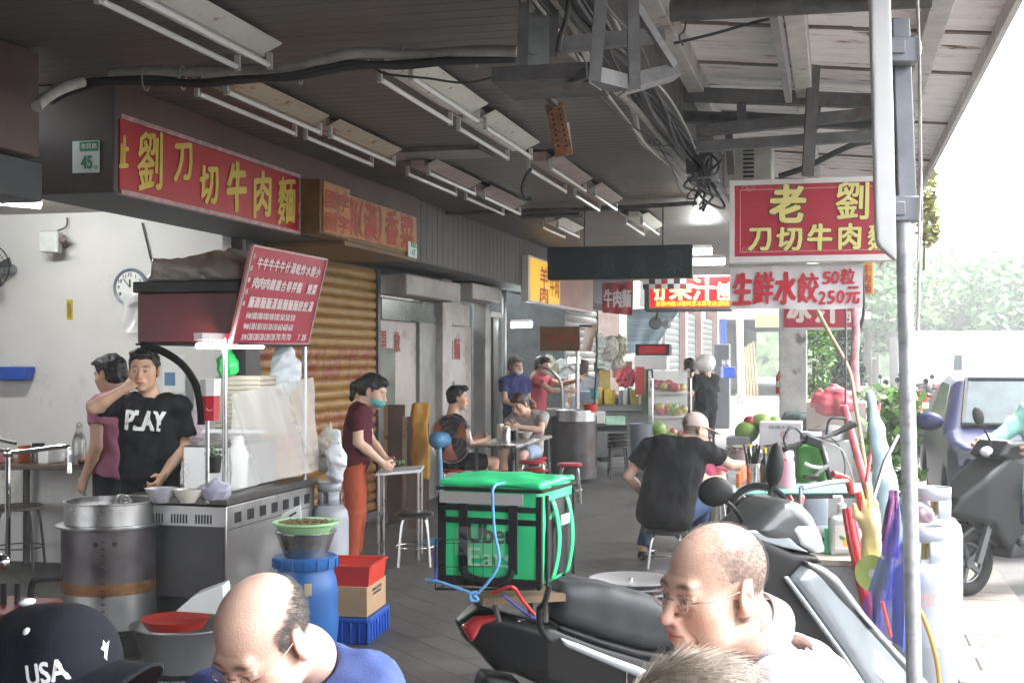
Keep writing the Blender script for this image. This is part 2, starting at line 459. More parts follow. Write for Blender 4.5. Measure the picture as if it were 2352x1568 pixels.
M_white=mat('old white wall',(.62,.60,.585),.75,var=.10,scale=1.2,bump=.12,bscale=30,stain=(.42,.39,.36),stain_amt=.12,stain_scale=1.6)
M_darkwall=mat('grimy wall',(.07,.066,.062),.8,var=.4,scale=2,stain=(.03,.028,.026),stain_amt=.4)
M_brown=mat('brown painted metal',(.085,.05,.042),.5,var=.3,scale=2)
M_steel=mat('stainless steel',(.5,.5,.5),.3,1.0,var=.12,scale=3,rvar=.08)
M_steelw=mat('worn steel',(.34,.34,.34),.40,.9,var=.25,scale=2.5,stain=(.2,.17,.15),stain_amt=.15,rvar=.10)
M_galv=mat('galvanised steel',(.42,.43,.45),.5,.6,var=.35,scale=14,bump=.1,bscale=60,stain=(.18,.16,.14),stain_amt=.25,stain_scale=9)
M_iron=mat('sooty steel angle',(.09,.085,.085),.65,.3,var=.45,scale=8,bump=.3,bscale=50,stain=(.16,.10,.07),stain_amt=.2)
M_greysteel=mat('grey painted steel',(.13,.128,.13),.6,.2,var=.4,scale=7,stain=(.09,.07,.06),stain_amt=.3)
M_rust=mat('rusty steel',(.23,.09,.035),.8,.2,var=.5,scale=22,bump=.5,bscale=60,stain=(.09,.035,.015),stain_amt=.45,stain_scale=14)
M_blk=mat('black plastic',(.014,.014,.015),.45,var=.25,scale=8,spec=.3)
M_rubber=mat('black rubber',(.014,.014,.014),.8,var=.3,scale=14,spec=.2)
M_cable=mat('black cable',(.022,.021,.022),.6,var=.2)
M_cablew=mat('dirty white conduit',(.42,.40,.37),.6,var=.3,scale=12)
M_chrome=mat('chrome',(.75,.75,.76),.12,1.0,var=.1)
MB().add([(-9.5,-12,0),(.62,-12,0),(.62,27,0),(-9.5,27,0)],[(0,1,2,3)]).build('arcade_floor',M_floor)['kind']='structure'
MB().add([(.62,-12,.004),(1.22,-12,.004),(1.22,10.6,.004),(.62,10.6,.004)],[(0,1,2,3)]).build('sidewalk',M_slab)['kind']='structure'
MB().add([(-60,-40,-.02),(160,-40,-.02),(160,260,-.02),(-60,260,-.02)],[(0,1,2,3)]).build('ground',M_asph)['kind']='structure'
MB().add([(-14,26,.004),(3.2,26,.004),(3.2,57,.004),(-14,57,.004)],[(0,1,2,3)]).build('alley_road',M_concbright)['kind']='structure'
MB().add([(-9,57,.01),(2.4,57,.01),(2.4,90,.01),(-9,90,.01)],[(0,1,2,3)]).build('far_arcade_floor',M_floor)['kind']='structure'
def ceiling():
 b=MB();y=-12.0;prof=[]
 while y<26:
  prof+=[(y,3.2),(y+.118,3.2),(y+.120,3.2014),(y+.128,3.2014)];y+=.13
 vs=[(x,a,z)for a,z in prof for x in(-4.6,-1.2)]
 b.add(vs,[(2*i,2*i+2,2*i+3,2*i+1)for i in range(len(prof)-1)])
 b.bb((-4.6,-12,3.24),(-1.2,26,3.4))
 o=b.build('ceiling',M_ceil);o['kind']='structure'
ceiling()
MB().bb((-10,2,2.81),(-4.62,9.35,2.95)).build('shop_ceiling',mat('stained shop ceiling',(.42,.38,.34),.8,var=.2,scale=1.5))['kind']='structure'
def wall(name,label,a,b,m,cat='wall',bevel=0):return tag(MB().bb(a,b).build(name,m,bevel=bevel),label,cat)
wall('shop_wall','off-white plaster wall of the open noodle shop behind the black-shirted cook',(-10,9.2,0),(-4.62,9.35,2.81),M_white)
wall('side_wall','unlit inner side wall closing the noodle shop on its far left',(-10.1,2,0),(-10,9.2,2.81),M_white)
MB_p=wall('wall_pillar','dark pillar between the white noodle shop wall and the yellow shutter',(-4.95,9.36,0),(-4.5,9.62,2.6),mat('dark tiled pillar',(.035,.034,.036),.5,var=.3))
wall('fascia_beam','dark blue-grey fascia beam under the red noodle sign along the arcade',(-4.55,6.54,2.585),(-3.96,26,3.199),mat('dark slate paint',(.05,.054,.062),.6,var=.3,scale=2,stain=(.07,.04,.03),stain_amt=.25),'beam')
def cladding():
 b=MB()
 for i in range(30):
  y0=11.9+i*.185;b.bb((-3.958,y0,2.59),(-3.942,y0+.176,3.19))
 tag(b.build('fascia_cladding',mat('dirty grey strip cladding',(.06,.053,.048),.6,var=.3,scale=3)),'dirty grey strip cladding on the fascia past the orange signs','cladding')
cladding()
tag(MB().bb((-3.955,6.54,3.0),(-3.93,11.9,3.198)).build('brown_boarding',mat('reddish brown board',(.10,.05,.036),.6,var=.3,scale=2)),'reddish brown boarding between the red sign and the ceiling','boarding')
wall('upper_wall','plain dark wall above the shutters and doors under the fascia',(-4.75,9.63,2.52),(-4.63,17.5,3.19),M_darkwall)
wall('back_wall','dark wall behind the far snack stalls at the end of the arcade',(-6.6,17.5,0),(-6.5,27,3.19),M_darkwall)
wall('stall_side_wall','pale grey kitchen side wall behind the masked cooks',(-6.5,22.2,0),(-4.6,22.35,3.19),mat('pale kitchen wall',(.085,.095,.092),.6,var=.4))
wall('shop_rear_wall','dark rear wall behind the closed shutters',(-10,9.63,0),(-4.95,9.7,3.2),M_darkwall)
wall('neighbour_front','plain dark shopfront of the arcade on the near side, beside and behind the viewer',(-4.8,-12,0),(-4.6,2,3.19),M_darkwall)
wall('street_light_block','added unseen grey wall cutting the street light behind the viewer',(1.25,-12,0),(1.3,-1.2,3.4),M_conc,'tarpaulin')  # added out of view to block light from the street side
wall('arcade_end_wall','grey wall closing the arcade behind the viewer',(-4.8,-12.2,0),(.9,-12,3.6),M_conc)
wall('brown_sign_box','plain brown sign box hanging at the left end of the fascia',XP(-140,350,-4.1)*0+Vector((-4.7,3.6,2.66)),(-3.9,5.76,3.19),M_brown,'sign box',.012)
wall('beam_casing','dark brown casing overlapping the left end of the red noodle sign',(-4.5,6.47,2.575),(-3.912,6.52,3.195),mat('dark brown casing',(.06,.045,.042),.6,var=.25),'casing',.008)
wall('lower_casing','dark steel shutter housing below the brown sign box',(-4.7,4.4,2.45),(-3.98,5.9,2.66),mat('dark shutter housing',(.028,.03,.036),.5,var=.3),'housing',.01)
# rolling shutter, doors
def _shutter(nt,N,L,b):
 tc=N.new('ShaderNodeTexCoord');sp=N.new('ShaderNodeSeparateXYZ');L.new(tc.outputs['Object'],sp.inputs[0])
 n=N.new('ShaderNodeTexNoise');n.inputs['Scale'].default_value=5;n.inputs['Detail'].default_value=8;n.inputs['Roughness'].default_value=.75
 mp=N.new('ShaderNodeMapping');mp.inputs['Scale'].default_value=(1,.8,3);L.new(tc.outputs['Object'],mp.inputs[0]);L.new(mp.outputs[0],n.inputs['Vector'])
 r=N.new('ShaderNodeValToRGB');e=r.color_ramp.elements
 e[0].position=.25;e[0].color=(.09,.045,.014,1);e[1].position=.75;e[1].color=(.36,.20,.045,1)
 k=e.new(.45);k.color=(.25,.135,.03,1)
 L.new(n.outputs[0],r.inputs[0])
 n2=N.new('ShaderNodeTexNoise');n2.inputs['Scale'].default_value=7;n2.inputs['Detail'].default_value=3
 mp2=N.new('ShaderNodeMapping');mp2.inputs['Scale'].default_value=(1,1.2,.9);L.new(tc.outputs['Object'],mp2.inputs[0]);L.new(mp2.outputs[0],n2.inputs['Vector'])
 w=N.new('ShaderNodeMath');w.operation='PINGPONG';w.inputs[1].default_value=.32;L.new(sp.outputs[2],w.inputs[0])
 g=N.new('ShaderNodeMath');g.operation='GREATER_THAN';g.inputs[1].default_value=.13;L.new(w.outputs[0],g.inputs[0])
 lt=N.new('ShaderNodeMath');lt.operation='LESS_THAN';lt.inputs[1].default_value=1.75;L.new(sp.outputs[2],lt.inputs[0])
 m1=N.new('ShaderNodeMath');m1.operation='MULTIPLY';L.new(g.outputs[0],m1.inputs[0]);L.new(lt.outputs[0],m1.inputs[1])
 s=N.new('ShaderNodeMapRange');s.inputs[1].default_value=.48;s.inputs[2].default_value=.54;L.new(n2.outputs[0],s.inputs[0])
 m2=N.new('ShaderNodeMath');m2.operation='MULTIPLY';L.new(m1.outputs[0],m2.inputs[0]);L.new(s.outputs[0],m2.inputs[1])
 m3=N.new('ShaderNodeMath');m3.operation='MULTIPLY';m3.inputs[1].default_value=.8;L.new(m2.outputs[0],m3.inputs[0])
 x=N.new('ShaderNodeMix');x.data_type='RGBA';L.new(m3.outputs[0],x.inputs[0]);L.new(r.outputs[0],x.inputs[6]);x.inputs[7].default_value=(.22,.035,.025,1)
 L.new(x.outputs[2],b.inputs['Base Color']);b.inputs['Roughness'].default_value=.5
M_shut=nodemat('painted shutter',lambda nt,N,L,b:_shutter(nt,N,L,b))
def shutter(name,label,X,y0,y1,z0,z1,m,pitch,depth=.022):
 t=thing(name,label,'shutter',(X,(y0+y1)/2,0));b=MB();prof=[];n=int((z1-z0)/pitch)
 for i in range(n):
  z=z0+i*pitch
  for k in range(7):q=k/7;prof.append((depth*math.sin(math.pi*q)**.5 if q else-.008,z+pitch*q))
 prof.append((0,z1))
 vs=[(X+dx,y,z)for dx,z in prof for y in(y0,y1)]
 b.add(vs,[(2*i,2*i+1,2*i+3,2*i+2)for i in range(len(prof)-1)],True)
 b.build('curtain',m,t,world=True,angle=60)
 for y in(y0,y1):MB().bb((X-.03,y-.035,0),(X+.05,y+.035,z1)).build('guide_rail',M_greysteel,t,world=True)
 MB().bb((X-.02,y0,0.0),(X+.035,y1,z0)).build('bottom_bar',M_greysteel,t,world=True)
 return t
shutter('rolling_shutter','orange-yellow closed rolling shutter with faded red painted lettering',-4.6,9.7,12.58,.08,2.56,M_shut,.098,.026)
def door_leaf(t,y0,y1,X,m,win=None,chars=None):
 b=MB();b.bb((X-.04,y0,0),(X,y1,2.05));b.build('panel',m,t,world=True,bevel=.006)
 if win:
  g=MB();g.bb((X+.002,win[0],win[2]),(X+.008,win[1],win[3]));g.build('window_pane',mat('dull green glass',(.16,.19,.15),.12,var=.3,scale=3,spec=.8),t,world=True)
M_door=mat('greyish pink door',(.40,.36,.34),.5,var=.25,scale=2.2,stain=(.22,.18,.16),stain_amt=.3)
M_door2=mat('dull aluminium',(.22,.215,.205),.45,.3,var=.3,scale=3)
d=thing('shop_door','pale sliding shop door with faded red characters beside the yellow shutter','door',(-4.6,13.4,0))
door_leaf(d,12.72,14.0,-4.62,M_door,(12.78,13.25,.7,1.75))
MB().bb((-4.66,14.0,0),(-4.58,14.62,2.4)).build('fixed_panel',M_door2,d,world=True)
b=MB();b.bb((-4.64,12.68,2.05),(-4.56,14.62,2.28));b.build('transom',mat('smoky glass',(.1,.1,.1),.1,var=.2,spec=.8),d,world=True)
MB().bb((-4.6,12.66,2.30),(-4.28,14.64,2.52)).build('shutter_housing',mat('pale dusty housing',(.38,.35,.33),.6,var=.3,scale=4),d,world=True,bevel=.02)
b=MB()
for ch,y in(('開',12.86),('放',13.32)):b.text(ch,(-4.616,y,1.82),(0,1,0),UP,.22,.2,bold=.02)
b.build('lettering',mat('faded red paint',(.34,.06,.05),.7),d,world=True)
MB().bb((-4.61,14.64,0),(-4.5,15.02,2.62)).build('door_post',mat('pale worn post',(.42,.39,.37),.6,var=.3,scale=4),d,world=True,bevel=.01)
d=thing('shop_door','narrow pale shop door with red characters, right of the grey door post','door',(-4.6,15.5,0))
door_leaf(d,15.06,16.3,-4.62,M_door,(15.2,15.5,.7,1.35))
MB().bb((-4.64,15.06,2.05),(-4.56,16.0,2.32)).build('transom',mat('orange tinted glass',(.34,.3,.26),.2,var=.3,spec=.8),d,world=True)
MB().bb((-4.6,15.06,2.36),(-4.25,16.4,2.56)).build('shutter_housing',_M['pale dusty housing'],d,world=True,bevel=.02)
b=MB()
for ch,y in(('肉',15.3),('麵',15.62)):b.text(ch,(-4.616,y,1.76),(0,1,0),UP,.27,.26,bold=.02)
b.build('lettering',_M['faded red paint'],d,world=True)
MB().bb((-4.62,16.34,0),(-4.44,16.62,2.6)).build('door_post',M_door2,d,world=True,bevel=.01)
d=thing('partition_panel','plain greenish-grey partition between the doors and the lit kitchen','partition',(-4.6,17,0))
MB().bb((-4.66,16.64,0),(-4.6,17.2,2.2)).build('panel',mat('greenish grey board',(.12,.125,.115),.6,var=.25),d,world=True)
MB().bb((-4.66,17.2,0),(-4.56,17.46,2.2)).build('edge_panel',M_door2,d,world=True)
MB().bb((-4.66,16.64,2.2),(-4.5,17.46,2.27)).build('header_rail',M_white,d,world=True)
tag(MB().tube([(-4.5,17.55,0),(-4.5,17.55,2.6)],.035).build('kitchen_post',M_steelw),'steel post at the corner of the lit kitchen','post')
# columns of the arcade and the beam at the ceiling edge
tag(MB().bb((-.72,17.6,0),(-.36,17.98,3.5)).build('arcade_column',M_conc,bevel=.015),'weathered square concrete column beside the far fruit stall','column')
tag(MB().bb((-1.2,-12,3.2),(-1.02,26,3.55)).build('edge_beam',M_iron),'dark edge beam where the arcade ceiling meets the tin canopy','beam')
# corrugated tin canopy over the pavement
def canopy_z(x):return 3.53-.1*x
def _tin(nt,N,L,b):
 tc=N.new('ShaderNodeTexCoord');mp=N.new('ShaderNodeMapping');mp.inputs['Scale'].default_value=(.8,6,1);L.new(tc.outputs['Object'],mp.inputs[0])
 n=N.new('ShaderNodeTexNoise');n.inputs['Scale'].default_value=2.6;n.inputs['Detail'].default_value=8;n.inputs['Roughness'].default_value=.68;L.new(mp.outputs[0],n.inputs['Vector'])
 r=N.new('ShaderNodeValToRGB');e=r.color_ramp.elements
 e[0].position=.0;e[0].color=(.86,.81,.80,1);e[1].position=1;e[1].color=(.05,.03,.025,1)
 for p_,c_ in((.54,(.82,.77,.76)),(.60,(.62,.56,.54)),(.635,(.28,.17,.12)),(.67,(.10,.06,.045))):
  k=e.new(p_);k.color=(*c_,1)
 L.new(n.outputs[0],r.inputs[0]);L.new(r.outputs[0],b.inputs['Base Color']);b.inputs['Roughness'].default_value=.6
M_tin=nodemat('painted tin sheet',lambda nt,N,L,b:_tin(nt,N,L,b))
def canopy():
 t=thing('tin_canopy','white rusty corrugated tin canopy over the pavement on steel rafters','canopy',(0,8,3.5))
 b=MB();prof=[];y=-12.0
 while y<26:
  prof+=[(y,0),(y+.12,0),(y+.15,.022),(y+.19,.022),(y+.22,0)];y+=.23
 xs=[-1.35,-.6,.1,.86]
 vs=[(x,a,canopy_z(x)+z)for a,z in prof for x in xs];k=len(xs)
 b.add(vs,[(i*k+j,i*k+k+j,i*k+k+j+1,i*k+j+1)for i in range(len(prof)-1)for j in range(k-1)])
 b.build('roof_sheet',M_tin,t,world=True)
 rr=random.Random(3)
 for y in[-1,.9,2.8,4.6,6.45,7.55,8.6,10.4,12.3,14.2,16,18,20,22]:
  w0,w1=rr.uniform(.0,.03),rr.uniform(.0,.03)
  b=MB()
  for x0,x1 in zip(xs[:-1],xs[1:]):b.beam((x0,y+w0,canopy_z(x0)-.006),(x1,y+w1,canopy_z(x1)-.006),.045,.012)
  b.build('lap_joint',mat('dark lap joint',(.16,.12,.10),.7,var=.4,scale=6),t,world=True)
 M_raft=mat('white painted rafter',(.5,.47,.45),.6,var=.25,scale=4,stain=(.2,.13,.09),stain_amt=.2)
 for x in(-.93,-.2,.5):
  b=MB();z=canopy_z(x)-.075
  b.bb((x-.055,-12,z-.07),(x+.055,26,z+.068));b.build('rafter',M_raft,t,world=True,bevel=.006)
 b=MB();b.bb((.84,-12,canopy_z(.85)-.09),(.875,26,canopy_z(.85)+.03));b.build('edge_trim',M_raft,t,world=True)
canopy()
t=thing('steel_truss','sooty angle-iron truss spanning under the tin canopy above the red sign','truss',(-.3,9,3.3))
Yt=YP(1780,220,9.0).y
def tr(name,u0,v0,u1,v1,w,m=M_iron,dy=0.0,h=None):
 a=YP(u0,v0,Yt+dy);c=YP(u1,v1,Yt+dy);MB().beam(a,c,w,h or w).build(name,m,t,world=True)
tr('top_chord',1545,216,2075,236,.09,M_greysteel)
tr('bottom_chord',1560,268,2010,286,.075,M_iron,.05)
tr('brace',1600,302,2060,256,.075,M_greysteel,-.06)
tr('brace',1600,338,2060,308,.07,M_greysteel,-.09)
tr('web',1703,238,1703,300,.06,M_greysteel,.02)
tr('web',1876,240,1870,296,.06,M_greysteel,.02)
tr('web',1672,280,1680,402,.05,M_iron,.03)
b=MB();b.beam(YP(1873,95,8.55),YP(1855,404,8.85),.075,.05);tag(b.build('hanger_bar',M_iron),'dark steel bar that carries the red lightbox from the canopy','bar')
b=MB();b.tube([YP(1540,26,5.9),YP(1760,14,5.9),YP(2140,-8,5.9)],.05,12);tag(b.build('canopy_pipe',M_iron),'dark pipe running across beneath the tin sheets','pipe')
b=MB();b.bb((-.30,6.2,canopy_z(-.2)-.30),(-.26,8.3,canopy_z(-.2)-.15));tag(b.build('purlin_channel',mat('grey primer',(.22,.21,.21),.6,var=.3)),'grey channel fixed beneath the middle white rafter','channel')
t=thing('air_conditioner','dusty air conditioner unit hung behind the red lightbox','air conditioner',P(1735,380,10.2))
p0=P(1660,402,10.2);p1=P(1775,330,10.2)
MB().bb((p0.x,p0.y,p0.z-.1),(p1.x,p0.y+.45,p1.z)).build('casing',mat('grimy cream casing',(.34,.32,.28),.6,var=.3,scale=5),t,world=True,bevel=.015)
b=MB()
for i in range(9):b.bb((p0.x+.16,p0.y-.012,p0.z-.06+i*.034),(p1.x-.14,p0.y-.004,p0.z-.045+i*.034))
b.build('grille',M_blk,t,world=True)
def mesh_screen(name,label,c0,c1,n1,n2,m=M_greysteel,r=.006):
 b=MB();a,c=Vector(c0),Vector(c1)
 for i in range(n1+1):
  q=i/n1;b.beam(Vector((lerp(a.x,c.x,q),lerp(a.y,c.y,q),a.z)),Vector((lerp(a.x,c.x,q),lerp(a.y,c.y,q),c.z)),r,r)
 for i in range(n2+1):
  q=i/n2;b.beam(Vector((a.x,a.y,lerp(a.z,c.z,q))),Vector((c.x,c.y,lerp(a.z,c.z,q))),r,r)
 tag(b.build(name,m),label,'screen')
mesh_screen('wire_mesh_screen','rusty wire mesh panel standing above the ceiling edge',P(1492,335,9.2),P(1560,160,9.2),6,14)
b=MB();b.bb((-1.06,9.5,3.0),(-.86,9.7,3.24));tag(b.build('junction_box',M_iron,bevel=.01),'sooty junction box in the cable tangle left of the red lightbox','junction box')
t=thing('steel_cage','open steel angle cage hanging from the edge beam at the top','frame',P(1310,100,5))
def cb(name,pts,w=.045,m=M_greysteel,d=5.0,th=.006):
 for(u0,v0,d0),(u1,v1,d1)in pts:
  MB().angle(P(u0,v0,d0),P(u1,v1,d1),w,th,up=CF).build(name,m,t,world=True)
cb('upright',[((1440,-60,5.0),(1445,205,5.0)),((1372,-60,4.7),(1352,185,4.7)),((1192,-60,5.3),(1186,185,5.3)),((1262,-60,5.5),(1256,130,5.5))])
cb('bottom_rail',[((1352,182,4.7),(1445,205,5.0)),((1186,185,5.3),(1352,190,4.7)),((1445,203,5.0),(1570,168,5.8)),((1256,120,5.5),(1530,92,5.6))],.06)
cb('brace',[((1455,10,5.1),(1548,158,5.6))],.03)
b=MB();b.bb(P(1182,200,5.25),P(1360,176,4.8));b.build('bottom_plate',M_iron,t,world=True)
b=MB();c=P(1226,112,5.45);b.box(c,(.13,.02,.42),rot=(0,0,YAW));b.lathe([(.001,.0),(.03,0),(.03,.012),(.001,.012)],c-CF*.012,14,axis=-CF);b.build('side_plate',mat('scuffed zinc plate',(.24,.25,.25),.45,.6,var=.4,scale=6),t,world=True)
b=MB();b.tube(catmull([P(1310,-40,5.3),P(1302,40,5.3),P(1287,85,5.3),P(1282,120,5.3)]),.012);b.build('hose',M_cable,t,world=True)
t=thing('rusty_bracket','rust-orange perforated bracket with a pale strip hanging under the cage','bracket',P(1285,300,6.2))
a,c=P(1272,238,6.2),P(1296,358,6.2)
b=MB();b.beam(a,c,.085,.02,up=CF);b.build('plate',M_rust,t,world=True,bevel=.004)
b=MB()
for i in range(8):
 for j in(-.02,.02):
  q=a.lerp(c,.12+i*.1);b.lathe([(.001,0),(.007,0),(.007,.003),(.001,.003)],q+CR*j-CF*.013,8,axis=-CF)
b.build('holes',M_blk,t,world=True)
b=MB();b.beam(P(1300,283,6.25),P(1308,352,6.25),.03,.015,up=CF);b.build('pale_strip',M_cablew,t,world=True)
b=MB();b.beam(P(1240,200,6.0),P(1275,240,6.2),.03,.03);b.build('arm',M_iron,t,world=True)

# SIGNS, LAMPS, CABLES
M_red=mat('red sign acrylic',(.42,.012,.02),.35,var=.08,scale=1.5)
M_redlb=mat('red lightbox face',(.42,.025,.05),.3,var=.06,scale=1.5)
M_gold=mat('gold lettering',(.62,.48,.07),.5,var=.1)
M_goldp=mat('pale gold lettering',(.72,.62,.22),.5,var=.1)
M_outl=mat('dark green outline',(.06,.09,.03),.5,var=.1)
M_frame=mat('white sign frame',(.62,.60,.58),.45,var=.12,scale=4)
M_redtx=mat('red lettering',(.5,.02,.035),.55,var=.1)
M_whitetx=mat('white lettering',(.75,.73,.72),.5,var=.05)
M_pvc=mat('white banner vinyl',(.62,.58,.60),.5,var=.06,scale=3)
def chars(b,plane,items,bold=.03,lift=.0015,rt=None,brush=.0,slant=0):
 for ch,u0,v0,u1,v1 in items:
  um,vm=(u0+u1)/2,(v0+v1)/2;c=plane(um,vm);a=plane(u0,vm);d=plane(u1,vm)
  h=abs(plane(um,v0).z-plane(um,v1).z);w=(d-a).length
  b.text(ch,c,(d-a).normalized(),UP,h*.96,w*.97,bold=bold*{'劉':.42,'麵':.5,'鮮':.6,'餃':.6,'漢':.6,'肉':.8}.get(ch,1),lift=lift,brush=brush,slant=slant)
t=thing('shop_sign','long red fascia sign with yellow brushed characters above the noodle cart','sign',(-3.93,7,2.58))
a,c=XP(275,420,-3.93),XP(685,466,-3.93)
y0,y1=a.y,c.y;zb,zt=2.59,XP(685,405,-3.93).z
MB().bb((-3.956,y0,zb),(-3.93,y1,zt)).build('sign_face',M_red,t,world=True)
b=MB()
for z in(zb-.012,zt-.012):b.bb((-3.96,y0,z),(-3.918,y1+.02,z+.026))
b.bb((-3.96,y1-.005,zb+.015),(-3.918,y1+.02,zt-.013));b.build('sign_frame',mat('chipped pinkish frame',(.45,.28,.28),.5,var=.4,scale=12),t,world=True)
b=MB();pl=lambda u,v:XP(u,v,-3.928)
chars(b,pl,[('止',274,312,294,386),('劉',317,301,374,440),('刀',399,330,440,416),('切',459,380,500,470),('牛',523,372,564,488),('肉',582,393,622,500),('麵',638,406,678,516)],bold=.045,brush=.03)
b.build('lettering',M_gold,t,world=True)
def plate(label,fn,u0,v0,u1,v1,num,rt):
 c=fn((u0+u1)/2,(v0+v1)/2);w=(fn(u1,v0)-fn(u0,v0)).length;h=fn(u0,v0).z-fn(u0,v1).z
 t=thing('house_number_plate',label,'number plate',c);rt=Vector(rt);n=rt.cross(UP)
 def rect(x0,z0,x1,z1,e0,e1):
  b=MB();p=[c+rt*x+UP*z+n*e0 for x,z in((x0,z0),(x1,z0),(x1,z1),(x0,z1))];b.prism(p,n*(e1-e0));return b
 rect(-w/2,-h/2,w/2,h/2,.002,.010).build('plate',mat('white enamel',(.66,.72,.70),.35,var=.05),t,world=True,bevel=.004)
 rect(-w*.22,h*.17,w*.47,h*.47,.0102,.0125).build('green_band',mat('plate green',(.02,.25,.12),.4,var=.05),t,world=True)
 b=MB();b.text(num,c+rt*(w*.04)-UP*(h*.17)+n*.0105,rt,UP,h*.40,w*.40,bold=.03)
 for i,ch in enumerate(num and '號' or ''):b.text(ch,c+rt*(w*.39)-UP*(h*.34)+n*.0105,rt,UP,h*.13)
 b.build('numerals',_M['plate green'],t,world=True)
 b=MB()
 for i,ch in enumerate('市民路'[:3]):b.text(ch,c+rt*(w*(-.06+i*.2))+UP*(h*.32)+n*.0127,rt,UP,h*.16,bold=.02)
 b.build('street_lettering',_M['white lettering'],t,world=True)
plate('white and green house number plate reading 45 on the dark casing',lambda u,v:YP(u,v,6.468),168,324,230,398,'45',(1,0,0))
plate('small house number plate on the end of the orange sign',lambda u,v:XP(u,v,-3.785),936,556,956,592,'47',(0,1,0))
M_or=mat('faded orange sign board',(.44,.19,.045),.5,var=.3,scale=3,stain=(.26,.06,.025),stain_amt=.4,stain_scale=5)
M_orside=mat('brown sign side',(.17,.085,.03),.5,var=.35,scale=4)
M_ortx=mat('faded vermilion lettering',(.40,.055,.02),.6,var=.3,scale=8)
t=thing('orange_sign_box','square orange sign box with faded red blocks next to the red sign','sign',(-3.7,9.1,2.6))
MB().bb((-3.94,9.09,2.585),(-3.76,9.68,3.0)).build('box',M_orside,t,world=True,bevel=.01)
MB().bb((-3.758,9.12,2.6),(-3.745,9.66,2.985)).build('face',M_or,t,world=True)
b=MB()
for i,z in enumerate((2.86,2.69)):
 b.text('國字',(-3.744,9.39,z),(0,1,0),UP,.14,.48,bold=.05)
b.build('lettering',M_ortx,t,world=True)
t=thing('orange_sign','long faded orange fascia sign with large red characters','sign',(-3.8,10.6,2.6))
MB().bb((-3.94,9.69,2.585),(-3.80,11.5,2.965)).build('box',M_orside,t,world=True,bevel=.008)
MB().bb((-3.798,9.71,2.62),(-3.788,11.48,2.955)).build('face',M_or,t,world=True)
b=MB()
for ch,y,w in(('軒',9.84,.22),('(',10.02,.08),('漢',10.25,.3),(')',10.48,.08),('香',10.78,.32),('菜',11.2,.36)):
 b.text(ch,(-3.787,y,2.79),(0,1,0),UP,.29,w,bold=.05,brush=.03)
b.build('lettering',M_ortx,t,world=True)
MB().bb((-4.5,9.69,2.55),(-3.80,11.5,2.583)).build('soffit',M_orside,t,world=True)
YS=8.93;ys=lambda u,v:YP(u,v,YS)
t=thing('lightbox_sign','large red lightbox with gold characters hanging in front of the white banner','sign',ys(1866,600))
a,c=ys(1676,604),ys(2066,403)
b=MB();b.bb((a.x,YS+.02,a.z),(c.x,YS+.16,c.z));b.build('box',M_frame,t,world=True,bevel=.01)
a2,c2=ys(1687,590),ys(2056,415)
MB().bb((a2.x,YS+.008,a2.z),(c2.x,YS+.03,c2.z)).build('face',M_redlb,t,world=True)
b=MB()
for(x0,z0,x1,z1)in((a.x,a.z,c.x,a2.z),(a.x,c2.z,c.x,c.z),(a.x,a2.z,a2.x,c2.z),(c2.x,a2.z,c.x,c2.z)):b.bb((x0,YS-.012,z0),(x1,YS+.019,z1))
b.build('frame',M_frame,t,world=True)
b=MB();i0,i1=ys(1699,580),ys(2045,425);e=.006
for(x0,z0,x1,z1)in((i0.x,i0.z,i1.x,i0.z+e),(i0.x,i1.z-e,i1.x,i1.z),(i0.x,i0.z,i0.x+e,i1.z),(i1.x-e,i0.z,i1.x,i1.z)):b.bb((x0,YS+.004,z0),(x1,YS+.0075,z1))
for u,v,s,q in((1706,432,1,-1),(1706,573,1,1)):
 p=ys(u,v)
 for k in range(3):b.torus((p.x+s*(.012+.03*k),YS+.006,p.z+q*.012*(k%2)),.014-.002*k,.0022,axis=(0,1,0),n=16,m=5)
b.build('border_line',mat('pale pink line',(.62,.25,.27),.5,var=.1),t,world=True)
it=[('老',1771,424,1847,512),('劉',1921,416,1997,506),('刀',1719,524,1770,576),('切',1785,522,1841,576),('牛',1857,514,1909,576),('肉',1926,513,1977,573),('麵',1994,512,2049,576)]
b=MB();chars(b,ys,it,bold=.085,lift=.001-.0+.0,brush=.025);b.place(Matrix.Translation((0,.006,0)));b.build('lettering_outline',M_outl,t,world=True)
b=MB();chars(b,ys,it,bold=.045,lift=.006,brush=.025);b.place(Matrix.Translation((0,.006,0)));b.build('lettering',M_goldp,t,world=True)
YB=9.02;yb=lambda u,v:YP(u,v,YB)
t=thing('price_banner','white vinyl banner with red dumpling price lettering hung below the red lightbox','banner',yb(1828,708))
tl,br_=yb(1676,614),yb(1982,708)
b=MB()
def bn(i,j):
 x=lerp(tl.x,br_.x,i);z=lerp(br_.z,tl.z,j)
 return Vector((x,YB+.006*math.sin(i*9)*(1-j)+.004*math.sin(i*23+j*4),z+.006*math.sin(i*7)))
b.grid(bn,40,10);b.build('sheet',M_pvc,t,world=True)
b=MB();b.tube([Vector((tl.x-.01,YB+.012,tl.z)),Vector((br_.x+.01,YB+.012,tl.z+.006))],.014,10);b.build('rod',M_frame,t,world=True)
b=MB()
chars(b,yb,[('生',1685,627,1726,701),('鮮',1731,624,1776,700),('水',1781,625,1828,700),('餃',1832,626,1879,697),('5',1890,624,1908,653),('0',1910,623,1927,652),('粒',1932,617,1963,653),('2',1881,669,1896,699),('5',1901,668,1917,698),('0',1922,667,1939,697),('元',1944,658,1974,698)],bold=.042,lift=.008,brush=.03)
b.build('lettering',M_redtx,t,world=True)
Yl=13.6;yl=lambda u,v:YP(u,v,Yl)
t=thing('juice_board','red board with cream characters hung behind the white price banner','sign',yl(1880,755))
